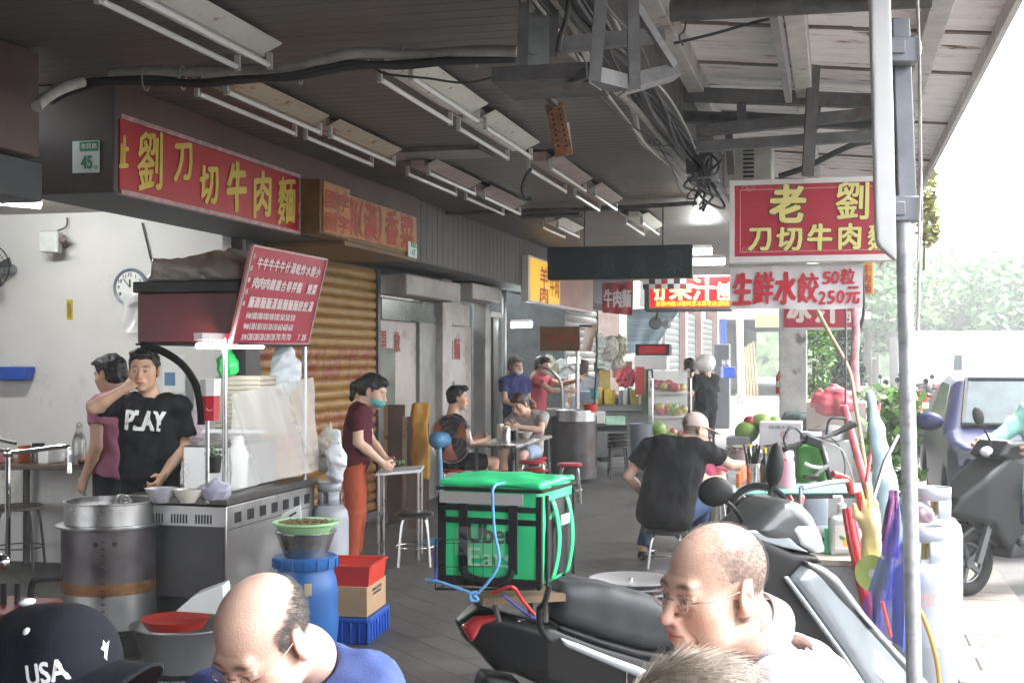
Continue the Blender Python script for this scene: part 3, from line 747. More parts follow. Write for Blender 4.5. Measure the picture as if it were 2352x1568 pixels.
a,c=yl(1797,758),yl(1972,668);MB().bb((a.x,Yl+.01,a.z),(c.x,Yl+.06,c.z)).build('box',M_frame,t,world=True,bevel=.008)
a,c=yl(1801,752),yl(1966,672);MB().bb((a.x,Yl-.002,a.z),(c.x,Yl+.009,c.z)).build('face',mat('washed red board',(.4,.02,.045),.4,var=.06),t,world=True)
b=MB();chars(b,yl,[('冰',1808,676,1862,740),('汁',1872,676,1934,742),('主',1944,680,1962,708),('生',1944,714,1962,740)],bold=.05,lift=.006);b.build('lettering',mat('cream lettering',(.68,.58,.52),.5,var=.05),t,world=True)
Yd=12.9;yd=lambda u,v:YP(u,v,Yd)
t=thing('hanging_board','dark teal hanging signboard with faint characters below the arcade ceiling','sign',yd(1420,640))
a,c=yd(1257,643),yd(1590,561);MB().bb((a.x,Yd,a.z),(c.x,Yd+.12,c.z)).build('board',mat('dark teal board',(.012,.026,.03),.5,var=.2,scale=3),t,world=True,bevel=.01)
b=MB();chars(b,yd,[('意',1376,582,1416,632),('漢',1448,580,1488,632),('果',1528,576,1570,628)],bold=.03,lift=.003);b.build('lettering',mat('faint teal lettering',(.024,.05,.054),.5,var=.1),t,world=True)
for u in(1340,1520):MB().bb((yd(u,570).x,Yd+.03,c.z-.02),(yd(u+3,570).x,Yd+.05,3.2)).build('hanger',M_iron,t,world=True)
Yj=15.6;yj=lambda u,v:YP(u,v,Yj)
t=thing('juice_sign','lit red juice sign with green-white characters under the dark hanging board','sign',yj(1600,708))
a,c=yj(1491,709),yj(1770,630);MB().bb((a.x,Yj,a.z),(c.x,Yj+.16,c.z)).build('box',M_frame,t,world=True,bevel=.01)
a,c=yj(1494,706),yj(1768,633);MB().bb((a.x,Yj-.012,a.z),(c.x,Yj-.001,c.z)).build('face',mat('lit red acrylic',(.5,.015,.02),.4,var=.05,emit=(.8,.02,.02),estr=.12),t,world=True)
b=MB();chars(b,yj,[('打',1504,634,1530,690),('果',1538,636,1588,690),('汁',1591,638,1642,691),('刨',1646,648,1676,690),('冰',1690,644,1740,690)],bold=.04,lift=.014)
b.build('lettering',mat('green white lettering',(.6,.75,.4),.4,var=.05,emit=(.6,.8,.35),estr=.18),t,world=True)
b=MB();q0,q1=yj(1507,698),yj(1690,698);b.text('原鄭州路38巷阿忠冰菓老店(創始店)',(q0+q1)/2,(1,0,0),UP,.075,(q1-q0).length,bold=.03,lift=.014);b.build('small_lettering',mat('yellow lettering',(.7,.5,.08),.4,var=.05,emit=(.8,.6,.05),estr=.12),t,world=True)
b=MB();a,c=yj(1484,716),yj(1680,709);b.bb((a.x,Yj-.03,a.z),(c.x,Yj+.12,c.z));a,c=yj(1480,712),yj(1488,632);b.bb((a.x,Yj,a.z),(c.x,Yj+.1,c.z));b.build('sign_frame',M_iron,t,world=True)
b=MB();a,c=yj(1478,665),yj(1592,640);mm=[mat('check white',(.55,.5,.48),.7),mat('check black',(.03,.03,.03),.7),mat('check red',(.3,.05,.04),.7)]
for i in range(8):
 for j in range(2):
  b.use(mm[0 if(i+j)%2 else 1+(i//2)%2]);x0=lerp(a.x,c.x,i/8);x1=lerp(a.x,c.x,(i+1)/8);z0=lerp(a.z,c.z,j/2);z1=lerp(a.z,c.z,(j+1)/2)
  b.bb((x0,Yj-.06,z0),(x1,Yj-.05,z1))
tag(b.build('checked_valance'),'white, red and black checked valance above the lit juice sign','valance')
t=thing('yellow_wall_sign','yellow lit fascia sign fading to pink at the kitchen stall','sign',(-3.85,19,2.4))
a,c=XP(1216,687,-3.84),XP(1362,640,-3.84);z1=XP(1216,590,-3.84).z
MB().bb((-3.955,a.y,a.z-.03),(-3.85,c.y,z1+.03)).build('box',M_frame,t,world=True,bevel=.01)
ym=lerp(a.y,c.y,.42)
MB().bb((-3.848,a.y+.06,a.z),(-3.84,ym,z1)).build('yellow_face',mat('lit yellow acrylic',(.6,.36,.02),.5,var=.2,scale=1.5,emit=(.8,.40,.02),estr=.08),t,world=True)
MB().bb((-3.848,ym+.002,a.z),(-3.84,c.y,z1)).build('pink_face',mat('faded pink acrylic',(.38,.2,.17),.5,var=.2,scale=2),t,world=True)
b=MB();b.text('羊',(-3.838,lerp(a.y,ym,.45),z1-.2),(0,1,0),UP,.25,.5,bold=.03);b.text('肉',(-3.838,lerp(a.y,ym,.45),z1-.45),(0,1,0),UP,.22,.5,bold=.03);b.text('牛肉',(-3.838,lerp(a.y,ym,.8),z1-.3),(0,1,0),UP,.3,.6,bold=.02);b.build('lettering',M_ortx,t,world=True)
t=thing('hanging_orange_board','small orange board hanging behind the white banner near the canopy edge','sign',P(1990,680,13))
a,c=P(1974,676,13),P(2006,598,13);MB().bb((a.x,a.y,a.z),(c.x,a.y+.05,c.z)).build('board',mat('bright orange board',(.6,.27,.05),.5,var=.15),t,world=True,bevel=.008)
b=MB();b.text('牛\n肉\n麵',P(1990,640,12.98),(1,0,0),UP,.28,.09,bold=.01);b.build('lettering',M_ortx,t,world=True)
# twin-tube lamp fixtures on the ceiling
M_fix=mat('cream lamp reflector',(.78,.76,.70),.45,var=.08,scale=6,stain=(.34,.25,.16),stain_amt=.15,stain_scale=8)
M_fixr=mat('rust-stained lamp reflector',(.60,.50,.40),.5,var=.25,scale=7,stain=(.26,.12,.05),stain_amt=.35,stain_scale=7)
M_fixd=mat('pinkish lamp reflector',(.42,.33,.30),.5,var=.3,scale=5)
M_tube=mat('unlit lamp tube',(.9,.9,.89),.15,var=.03)
M_litt=glow('lit lamp tube',(.92,1.0,.98),9.0)
def fixture(label,x,y0,L=1.2,reflector=M_fix,tube=M_tube,z=3.07,group='twin tube lamps under the arcade ceiling',sp=.17,rz=0):
 t=thing('ceiling_lamp',label,'lamp',(x,y0,z),rz,group)
 b=MB();pr=[(-.055,.118),(-.05,.05),(.05,.05),(.055,.118)]
 b.prism([Vector((px,-.02,pz))for px,pz in pr],(0,L+.04,0));b.build('spine',reflector,t)
 for s in(-1,1):
  b=MB();b.prism([Vector((s*px,0,pz))for px,pz in((.055,.056),(.15,.10),(.15,.106),(.055,.062))],(0,L,0));b.build('reflector',reflector,t)
  b=MB();b.tube([(s*sp/2,.02,0),(s*sp/2,L-.02,0)],.0145,10);b.build('lamp_tube',tube,t)
  for y in(0,L):MB().bb((s*sp/2-.012,y-.012,-.018),(s*sp/2+.012,y+.012,.06)).build('lamp_holder',M_frame,t)
 return t
def fix_px(label,u0,v0,u1,v1,**k):
 a,c=Z(u0,v0,3.07),Z(u1,v1,3.07);fixture(label,(a.x+c.x)/2+.085,a.y-.02,max(.55,c.y-a.y+.04),**k)
fix_px('big cream twin tube lamp at the top left of the arcade ceiling',233,2,540,153)
fix_px('rust-stained twin tube lamp, first of the row above the red sign',457,216,674,306,reflector=M_fixr)
fix_px('rust-stained twin tube lamp, second of the row above the red sign',700,316,856,377,reflector=M_fixr)
fix_px('grimy twin tube lamp over the orange signs, third of its row',939,400,1044,446,reflector=M_fixd)
fix_px('grimy twin tube lamp at the far end of the row over the orange signs',1072,455,1153,491,reflector=M_fixd)
fix_px('clean cream twin tube lamp beside the hanging steel cage',871,184,1036,280)
fix_px('clean cream twin tube lamp after the one beside the steel cage',1052,296,1167,362)
fix_px('pinkish twin tube lamp with a dangling cable loop beside it',1216,388,1297,439,reflector=M_fixd)
fix_px('pinkish twin tube lamp nearest the ceiling pipe',1318,449,1378,482,reflector=M_fixd)
fix_px('unlit lamp just left above the dark hanging signboard',1246,522,1296,544)
fix_px('unlit lamp just right above the dark hanging signboard',1438,512,1478,538)
def strip(label,a,c,r=.02,w=.1,m=None):
 a,c=Vector(a),Vector(c);t=thing('strip_light',label,'lamp',a);d=c-a
 b=MB();b.tube([a,c],r,8);b.build('lamp_tube',m or M_litt,t,world=True)
 b=MB();b.beam(a+UP*.05,c+UP*.05,w,.04);b.build('housing',M_frame,t,world=True)
strip('lit lamp tube over the white noodle shop wall at the far left',P(-90,452,8.9),P(92,469,8.9),.03,.1,glow('bright lamp tube',(.95,1,.97),21))
strip('bright lit tube above the lit juice sign, upper one',P(1592,577,15.5),P(1634,577,15.5),.045,.12)
strip('bright lit tube above the lit juice sign, lower one',P(1588,600,15.3),P(1664,599,15.3),.045,.12)
strip('lit lamp hung in the kitchen stall over the masked cooks',P(1174,746,19),P(1222,744,19),.045,.16)
strip('small lit lamp under the stall menu board',P(1306,827,18.5),P(1332,826,18.5),.04,.08)
# metal sheet, pipes and cable bundles on the ceiling
tag(MB().bb(Z(884,372,3.17),Z(1100,334,3.199)).build('ceiling_plate',mat('dull tin plate',(.26,.26,.26),.4,.7,var=.3,scale=4)),'dull tin sheet fixed to the ceiling between the two lamp rows','sheet')
tag(MB().bb(Z(1200,503,3.17),Z(1330,488,3.199)).build('ceiling_plate',M_darkwall),'dark patch sheet on the ceiling beyond the ceiling pipe','sheet')
def cable(label,pts,r,m=M_cable,name='cable',n=6,cat='cable'):
 return tag(MB().tube(catmull(pts,6),r,n).build(name,m),label,cat)
cable('thin pipe running across the ceiling past the last pinkish lamp',[Z(952,491,3.16),Z(1180,485,3.16),Z(1420,477,3.15),Z(1600,466,3.16)],.022,M_greysteel,'ceiling_pipe',8,'pipe')
cable('pale conduit in the cable run near the brown sign box',[P(84,246,6.1),P(110,222,6.2),P(145,202,6.35),P(190,188,6.45)],.028,M_cablew,'conduit',10,'conduit')
cable('pale conduit sagging below the ceiling between sign box and big lamp',[P(250,172,6.5),P(330,163,6.5),P(420,164,6.5),P(520,162,6.45),P(606,160,6.4)],.025,M_cablew,'conduit',10,'conduit')
cable('pale conduit from the big lamp toward the steel cage',[P(600,165,6.4),P(690,152,6.3),P(790,126,6.2),P(850,121,6.2),P(960,128,6.2),P(1080,118,6.1),P(1190,118,6.0)],.026,M_cablew,'conduit',10,'conduit')
t=thing('cable_bundle','thick black cable bundle strapped below the pale conduits','cable')
rr=random.Random(11)
for k in range(7):
 jit=[(rr.uniform(-7,7),rr.uniform(-6,8))for _ in range(11)]
 base=[(120,235),(190,200),(260,188),(360,188),(450,190),(560,182),(680,170),(790,150),(900,150),(1040,142),(1190,132)]
 MB().tube(catmull([P(u+a,v+c,6.55-u*.0004)for(u,v),(a,c)in zip(base,jit)],5),rr.choice([.008,.011,.016,.02]),6).build('cable_strand',M_cable,t)
for u,v in((335,182),(420,180),(690,168),(925,136),(1095,128)):
 MB().torus(P(u,v,6.45),.058,.004,axis=(1,.2,0),n=16,m=5).build('cable_tie',M_cablew,t)
cable('curled loose cable hanging off the bundle near the clean lamps',[P(850,140,6.2),P(880,168,6.2),P(980,180,6.2),P(1080,190,6.2),P(1180,160,6.2)],.006)
cable('short cable loop dangling beside a pinkish lamp',[P(1218,390,9.4),P(1206,410,9.3),P(1200,435,9.3),P(1206,455,9.3),P(1221,456,9.3)],.016)
t=thing('cable_tangle','tangle of grey and black cables running along the arcade ceiling edge','cable')
for k in range(15):
 off=rr.uniform(-.06,.20);zo=rr.uniform(-.14,.06);pts=[]
 for y in(4.6,5.6,6.6,7.6,8.6,9.6,10.6,11.4):
  pts.append(Vector((-1.17+off+rr.uniform(-.04,.04),y,3.17+zo*(.4+y*.07)+rr.uniform(-.05,.04))))
 MB().tube(catmull(pts,5),rr.choice([.006,.008,.012,.02]),6).build('cable_strand',rr.choice([M_cable,M_cablew,M_greysteel,M_cable]),t)
for k in range(9):
 q=[P(1605+rr.uniform(-35,60),420+rr.uniform(-70,60),9.2+rr.uniform(-.3,.3))for _ in range(5)]
 MB().tube(catmull(q,6),rr.choice([.006,.01]),6).build('cable_strand',M_cable,t)
cable('black cable slung under the tin canopy from the rafter',[P(1548,100,6.6),P(1640,78,6.6),P(1740,50,6.6),P(1800,40,6.7),P(1832,42,6.9),P(1838,60,7)],.008)
cable('short twisted wires hanging from the dark pipe',[P(1575,40,6.2),P(1572,70,6.2),P(1560,84,6.3),P(1568,104,6.4)],.005)
cable('black cable rising behind the red lightbox',[P(1790,405,9.5),P(1850,385,9.4),P(1910,355,9.3),P(1960,333,9.2),P(2000,326,9.2)],.022)
cable('black cable hanging at the right end of the white price banner',[P(1980,600,9.6),P(1984,700,9.6),P(1978,745,9.6),P(1962,775,9.6),P(1958,850,9.6)],.012)

def frame(z,fwd):
 z=Vector(z).normalized();y=-Vector(fwd);y=(y-z*y.dot(z)).normalized();x=y.cross(z)
 return Matrix((x,y,z)).transposed()
def facing(fwd,up=UP):
 f=Vector(fwd).normalized();z=(Vector(up)-f*Vector(up).dot(f)).normalized();y=-f;x=y.cross(z)
 return Matrix((x,y,z)).transposed()
M_skin=mat('skin',(.5,.3,.2),.5,var=.10,scale=22,bump=.18,bscale=260,attr=True,sss=.12,spec=.4)
M_eye=mat('spectacle lens',(.9,.9,.9),.04,alpha=.10,var=0,spec=.9)
M_wire=mat('spectacle wire',(.4,.33,.30),.25,.9,var=.1)
M_dkhair=mat('dark hair',(.012,.010,.010),.5,var=.3,scale=60,bump=.5,bscale=120,stretch=(1,1,.3))
M_grhair=mat('grey hair',(.22,.20,.19),.55,var=.35,scale=50)
SKIN={'fair':(.68,.43,.32),'mid':(.58,.35,.245),'tan':(.40,.22,.145),'dark':(.30,.165,.11)}
def head_sdf(h=.006,s=1.0,age=0,ears=True,neck=(0,.05,-.19),neck_r=.056,jowl=0.0,nose=1.0):
 S=SDF((-.11,-.15,-.24),(.11,.14,.14),h)
 S.ell((0,.014,.036),(.077,.097,.084)).ell((0,-.024,-.030),(.062,.066,.075),.03)
 S.ell((0,-.044,-.082),(.044+jowl*.4,.042,.034),.028).ell((0,-.076,-.098),(.019,.016,.016),.022)
 S.cap((-.036,-.079,.024),(.036,-.079,.024),.0125,None,.018)
 for x in(-1,1):
  S.ell((x*.044,-.052,-.026),(.026+jowl*.5,.030,.026),.03)
  S.ell((x*.040,-.040,-.070),(.020+jowl,.026,.024),.03)
  S.ell((x*.031,-.094,.004),(.021,.013,.0115),.011,'-')
 S.cap((0,-.084,.016),(0,-.106-.004*nose,-.026),.0075,.0105*nose,.012).ell((0,-.109-.004*nose,-.031),(.0115*nose,.0115,.010),.008)
 for x in(-1,1):
  S.ell((x*.013*nose,-.098,-.035),(.0085*nose,.011,.008),.006)
  S.ell((x*.0065,-.1055,-.0415),(.0035,.0045,.003),.003,'-')
 S.ell((0,-.088,-.062),(.030,.018,.020),.016)
 S.ell((0,-.1015,-.0565),(.0225,.0085,.0055),.006).ell((0,-.0995,-.0680),(.0185,.009,.0065),.006)
 S.cap((-.024,-.099,-.0625),(0,-.109,-.0618),.0016,None,.003,'-').cap((0,-.109,-.0618),(.024,-.099,-.0625),.0016,None,.003,'-')
 for x in(-1,1):
  S.ell((x*.031,-.0775,.003),.0135,.002)
  S.cap((x*.018,-.0885,.0085),(x*.045,-.0815,.0075),.0035,None,.005)
  S.cap((x*.019,-.0875,-.005),(x*.044,-.080,-.0045),.0028,None,.006)
  if age:
   S.cap((x*.019,-.098,-.036),(x*.034,-.080,-.070),.002+.001*age,None,.008,'-')
   S.cap((x*.022,-.086,-.012),(x*.043,-.076,-.014),.0015,None,.007,'-')
   S.cap((x*.036,-.074,-.075),(x*.034,-.062,-.098),.0015,None,.008,'-')
  if ears:
   S.ell((x*.080,.012,-.006),(.0095,.021,.034),.006,rot=(R(-8),0,x*R(24)))
   S.ell((x*.091,.007,.000),(.0065,.0125,.021),.004,'-',rot=(R(-8),0,x*R(24)))
   S.ell((x*.083,.002,-.012),(.005,.006,.008),.004)
   S.ell((x*.078,.004,-.034),(.006,.009,.009),.006)
 if age:
  for i in range(3):S.cap((-.035,-.083,.046+.012*i),(.035,-.083,.046+.012*i),.0012,None,.006,'-')
 S.cap((0,.030,-.055),neck,neck_r*.98,neck_r*1.05,.035)
 return S
def head_col(skin,brow=(.04,.03,.025),stub=None,lip=None,sock=1.0,eyes=True):
 sk=np.array(SKIN[skin]if isinstance(skin,str)else skin);lip=np.array(lip if lip is not None else(sk[0]*.82,sk[1]*.48,sk[2]*.5))
 def fn(p):
  x,y,z=p[:,0],p[:,1],p[:,2];c=np.tile(sk,(len(p),1));ax=np.abs(x)
  def mix(w,col):
   nonlocal c
   c=c*(1-w[:,None])+np.array(col)*w[:,None]
  red=np.exp(-(((ax-.045)/.022)**2+((z+.03)/.022)**2))*(y<-.04)+np.exp(-((x/.016)**2+((z+.032)/.014)**2))*(y<-.09)+.8*(ax>.077)*(np.abs(z+.006)<.04)
  mix(np.clip(red*.35,0,.5),sk*np.array((1.08,.72,.68)))
  wl=np.exp(-((x/.021)**4+((z+.0615)/.0105)**4))*(y<-.088);mix(np.clip(wl,0,.9),lip)
  wm=np.exp(-((x/.023)**4+((z+.0622)/.0018)**2))*(y<-.09);mix(np.clip(wm*.8,0,1),lip*.3)
  zb=.0265+.004*np.sin((ax-.012)/.036*3.1)
  wb=np.exp(-(((ax-.031)/.020)**4+((z-zb)/.0048)**2))*(y<-.05);mix(np.clip(wb*.85,0,.9),brow)
  if eyes:
   ey=np.exp(-(((ax-.031)/.0115)**4+((z-.0022)/.0042)**4))*(y<-.07);mix(np.clip(ey,0,1),(.45,.42,.40))
   ir=np.exp(-(((ax-.0305)/.0055)**4+((z-.0022)/.0045)**4))*(y<-.07);mix(np.clip(ir,0,1),(.015,.010,.008))
   ll=np.exp(-(((ax-.031)/.0145)**4+((z-.0068)/.0015)**2))*(y<-.07);mix(np.clip(ll*.8,0,1),(.03,.02,.015))
  if stub:mix(np.clip(stub(x,y,z),0,1),(.085,.075,.068))
  return np.clip(c,0,1)
 return fn
def hair_sdf(kind,h=.008):
 S=SDF((-.13,-.15,-.26),(.13,.18,.17),h)
 S.ell((0,.018,.040),(.086,.106,.091))
 if kind=='short':
  S.ell((0,.045,-.02),(.080,.075,.075),.02).half((0,0,-.075),(0,0,-1)).half((0,-.035,.02),(0,-.75,-.66),k=.01)
  S.ell((0,-.06,.092),(.066,.045,.026),.02)
 elif kind=='crop':
  S.ell((0,.04,-.01),(.0765,.073,.07),.01).half((0,0,-.07),(0,0,-1)).half((0,-.03,.03),(0,-.8,-.6),k=.008)
  S.ell((0,-.055,.100),(.070,.055,.030),.02)
 elif kind=='bob':
  S.ell((0,.03,-.03),(.088,.085,.10),.03).half((0,-.030,.03),(0,-.72,-.69),k=.01).ell((0,-.055,.086),(.068,.046,.03),.02)
 elif kind=='pony':
  S.ell((0,.045,-.01),(.078,.072,.07),.02).half((0,0,-.075),(0,0,-1)).half((0,-.035,.02),(0,-.75,-.66),k=.01).ell((0,-.055,.090),(.064,.045,.026),.02)
  S.chain([(0,.11,.03),(0,.145,-.02),(0,.13,-.12)],[.03,.034,.02],.02)
 S.warp(.0024,110,3);S.warp(.0016,240,6)
 return S
def hand(S,w,e,out,curl=.5,thumb=1,k=.006,sz=1.0,spread=1.0):
 """palm, four unequal bent fingers and a thumb; w wrist, e elbow, out = palm facing"""
 w=Vector(w);d=(w-Vector(e)).normalized();n=Vector(out);n=(n-d*n.dot(d)).normalized();sd=d.cross(n)
 S.ell(w+d*.045*sz,(.040*sz,.017*sz,.050*sz),.02,rot=frame(d,n))
 for i,L in enumerate((.068,.078,.072,.056)):
  o=(i-1.5)*.0195*sz;b=w+d*.083*sz+sd*o*spread
  p1=b+(d*math.cos(curl)+n*math.sin(curl))*L*.45*sz;p2=p1+(d*math.cos(curl*2.1)+n*math.sin(curl*2.1))*L*.32*sz;p3=p2+(d*math.cos(curl*2.9)+n*math.sin(curl*2.9))*L*.25*sz
  S.chain([b-d*.015,b,p1,p2,p3],[.0095*sz,.0095*sz,.0088*sz,.008*sz,.0068*sz],.003)
 b=w+d*.022*sz-sd*.030*sz*thumb;p1=b+(d*.6-sd*thumb*.65+n*.35).normalized()*.038*sz;p2=p1+(d*.85-sd*thumb*.2+n*.45).normalized()*.030*sz
 S.chain([w+d*.015,b,p1,p2],[.014*sz,.0125*sz,.0105*sz,.0085*sz],.006)
def person(label,loc,rz,J,skin='mid',hair='short',shirt=None,sleeve=.55,pants=None,shorts=False,shoes='black',h=.012,hh=.006,age=0,hands=('r','l'),curl=(.5,.5),scale=1.07,neck_r=.056,jowl=0.0,hairm=None,mask=None,hem=None,warp=.0048,group=None,extra=None,palms=None,girth=1.0,body_only_head=False,stub=None,long_sleeve=False,neckline=.065,torso=1.0):
 t=thing('person',label,'person',loc,rz,group)
 g=girth;j={k:Vector(v)for k,v in J.items()if k!='headM'}
 HM=J.get('headM');HM=HM if HM is not None else Matrix.Identity(3)
 hd=j['head'];hc=head_sdf(hh,age=age,neck_r=neck_r,jowl=jowl,neck=tuple((HM.inverted()@(j['neck']-hd))*1.0))
 V1,Q1=hc.mesh();cf=head_col(skin,stub=stub);C1=cf(V1)
 Mn=np.array(HM);V1=V1@Mn.T*scale+np.array(hd)
 pts=[j[k]for k in j if k not in('head','headM','fwd','toe')]
 lo=[min(p[i]for p in pts)-.24 for i in range(3)];hi=[max(p[i]for p in pts)+.24 for i in range(3)]
 S=SDF(lo,hi,h)
 spine=(j['chest']-j['pelvis']);fw=j.get('fwd',Vector((0,-1,0)));RT=frame(spine,fw)
 sh=(j['sl']+j['sr'])/2
 S.ell(j['chest'],(.138*g,.082*g,.15),rot=RT).ell((j['chest']+j['pelvis'])/2,(.125*g,.08*g,.15),.05,rot=RT)
 S.cap(sh-(j['sl']-sh)*.2,sh+(j['sl']-sh)*.2,.052,None,.05).cap(sh,j['neck'],.042,.05,.03)
 arms={}
 for q,sg in(('l',1),('r',-1)):
  a,e,w=j['s'+q],j['e'+q],j['w'+q]
  S.cap(a,e,.048*g,.040,.03);S.cap(e,e.lerp(w,.35),.041,.040,.015);S.cap(e.lerp(w,.35),w,.040,.026,.015)
  if q in hands:hand(S,w,e,(palms or{}).get(q,Vector((-sg,0,0))),curl[0 if q=='r' else 1],thumb=sg)
 for q in 'lr':
  a,k_,f=j['h'+q],j['k'+q],j['a'+q]
  lg=.74 if(pants and not shorts)else 1
  S.cap(a,k_,.078*g*lg,.055*lg,.04);S.cap(k_,k_.lerp(f,.35),.055*lg,.054*lg,.02);S.cap(k_.lerp(f,.35),f,.054*lg,.036,.02)
 V2,Q2=S.mesh()
 V=np.concatenate([V1,V2]);Q=np.concatenate([Q1,Q2+len(V1)]);C=np.concatenate([C1,np.tile(np.array(SKIN[skin]if isinstance(skin,str)else skin),(len(V2),1))])
 me=bpy.data.meshes.new('body');me.from_pydata(V.tolist(),[],Q.tolist());me.materials.append(M_skin);me.polygons.foreach_set('use_smooth',[True]*len(Q))
 ca=me.color_attributes.new('Col','FLOAT_COLOR','POINT');cc=np.ones((len(V),4),np.float32);cc[:,:3]=C;ca.data.foreach_set('color',cc.ravel())
 o=bpy.data.objects.new('body',me);COL.objects.link(o);o.parent=t
 M4=Matrix.Translation(hd)@(HM.to_4x4())@Matrix.Scale(scale,4)
 if hair:hair_sdf(hair).build('hair',hairm or M_dkhair,t,M=M4)
 if shirt:
  S=SDF(lo,hi,h)
  gt=g*torso;S.ell(j['chest']+RT@Vector((0,0,.0)),(.170*gt,.112*gt,.185*torso**.5),rot=RT).ell((j['chest']+j['pelvis'])/2,(.160*gt,.114*gt,.17),.06,rot=RT).ell(j['pelvis'],(.168*gt,.125*gt,.13),.06,rot=RT)
  S.cap(sh-(j['sl']-sh)*.35,sh+(j['sl']-sh)*.35,.064,None,.05)
  for q in 'lr':
   S.cap(sh.lerp(j['neck'],.35),j['s'+q]-UP*.012,.056,.050,.045);S.cap(sh.lerp(j['s'+q],.5)-UP*.03,j['pelvis']+(j['s'+q]-sh)*(.40*torso),.082*gt,.088*gt,.07)
  for q in 'lr':
   a,e,w=j['s'+q],j['e'+q],j['w'+q]
   if long_sleeve:S.cap(a,e,.066*g,.054,.04).cap(e,e.lerp(w,.92),.054,.042,.02,flat=True)
   else:S.cap(a-UP*.012,a.lerp(e,sleeve),.058*g,.068*g,.03,flat=True);S.ell(a-UP*.012,.058*g,.04)
  S.warp(warp,26,hash(label)%97);S.warp(warp*.55,62,5)
  dn=(j['neck']-sh).normalized();S.cap(sh+dn*.03,j['neck']+dn*.06,neckline,None,.012,'-')
  if hem is not None:S.half(j['pelvis']+RT@Vector((0,0,hem)),RT@Vector((0,0,-1)))
  S.build('shirt',shirt,t,smooth_it=1)
 if pants:
  S=SDF(lo,hi,h)
  S.ell(j['pelvis'],(.152*g,.108*g,.12),rot=RT)
  for q in 'lr':
   a,k_,f=j['h'+q],j['k'+q],j['a'+q]
   S.cap(a,k_ if not shorts else a.lerp(k_,.75),.092*g,.070 if not shorts else.085,.05,flat=shorts)
   if not shorts:S.cap(k_,k_.lerp(f,.95),.070,.060,.03,flat=True)
  S.warp(.0022,34,9)
  S.build('trousers' if not shorts else 'shorts',pants,t)
 if shoes:
  for q in 'lr':
   f=j['a'+q];dr=Vector(J.get('toe',(0,-1,0)))
   S=SDF((f.x-.2,f.y-.26,f.z-.12),(f.x+.2,f.y+.26,f.z+.12),.012);zb=f.z-.05
   S.cap((f.x,f.y,zb),(f.x+dr.x*.15,f.y+dr.y*.15,zb-.008),.045,.042);S.half((f.x,f.y,f.z-.085),(0,0,-1))
   S.build('shoe',{'black':M_blk,'white':mat('white shoe',(.6,.6,.6),.6),'brown':mat('sandal',(.12,.07,.04),.6)}[shoes],t)
 if mask:
  S=SDF((-.08,-.14,-.13),(.08,0,.02),.005)
  S.ell((0,-.046,-.055),(.072,.076,.054)).half((0,-.012,0),(0,1,0)).half((0,0,-.012),(0,-.3,1))
  S.build('face_mask',mask,t,M=M4)
 return t,M4,j
def stand(**k):
 J=dict(head=(0,-.02,1.56),neck=(0,.02,1.40),chest=(0,0,1.20),pelvis=(0,0,.92),sl=(.185,0,1.36),sr=(-.185,0,1.36),el=(.23,.03,1.08),er=(-.23,.03,1.08),wl=(.22,-.08,.86),wr=(-.22,-.08,.86),hl=(.09,0,.88),hr=(-.09,0,.88),kl=(.10,-.01,.48),kr=(-.10,-.01,.48),al=(.10,.02,.085),ar=(-.10,.02,.085))
 J.update(k);return J
def sit(**k):
 J=dict(head=(0,-.08,1.15),neck=(0,-.02,1.00),chest=(0,0,.82),pelvis=(0,0,.56),sl=(.185,0,.96),sr=(-.185,0,.96),el=(.23,-.10,.72),er=(-.23,-.10,.72),wl=(.12,-.34,.76),wr=(-.12,-.34,.76),hl=(.09,-.05,.54),hr=(-.09,-.05,.54),kl=(.12,-.44,.52),kr=(-.12,-.44,.52),al=(.12,-.42,.085),ar=(-.12,-.42,.085))
 J.update(k);return J
def sc(J,s):return{k:(tuple(x*s for x in v)if k not in('headM','fwd','toe')else v)for k,v in J.items()}
def cloth(name,col,**k):return mat(name,col,.85,var=k.pop('var',.12),scale=k.pop('scale',5),bump=.25,bscale=220,spec=k.pop('spec',.2),**k)
def strands(name,m,M4,parent,n,L,test,flow,r=.0008,seed=1,lift=.35,scalp=((0,.014,.036),(.079,.099,.086)),segs=4,clump=.3):
 """hair strands rooted on the scalp"""
 rg=random.Random(seed);b=MB();c,rr=Vector(scalp[0]),Vector(scalp[1]);k=0;it=0
 while k<n and it<n*30:
  it+=1
  q=Vector((rg.gauss(0,1),rg.gauss(0,1),rg.gauss(0,1))).normalized();p=c+Vector((q.x*rr.x,q.y*rr.y,q.z*rr.z))
  if not test(p,rg):continue
  nrm=Vector((q.x/rr.x,q.y/rr.y,q.z/rr.z)).normalized();f=flow(p);f=(f-nrm*f.dot(nrm))
  if f.length<1e-4:f=Vector((0,1,0))
  f.normalize();f+=Vector((rg.gauss(0,clump),rg.gauss(0,clump),rg.gauss(0,clump)));l=L*rg.uniform(.6,1.2);pts=[]
  lf=lift*rg.uniform(.5,1.5)
  for i in range(segs+1):
   s_=i/segs;x=p+f*l*s_+nrm*(lf*l*s_*(1-.75*s_)+.001)
   e=Vector(((x.x-c.x)/rr.x,(x.y-c.y)/rr.y,(x.z-c.z)/rr.z))
   if e.length<1.0:x=c+Vector((x.x-c.x,x.y-c.y,x.z-c.z))/e.length
   pts.append(x)
  b.tube(pts,[r*(1-.7*i/segs)for i in range(segs+1)],3,cap=False);k+=1
 b.place(M4);return b.build(name,m,parent,angle=0)
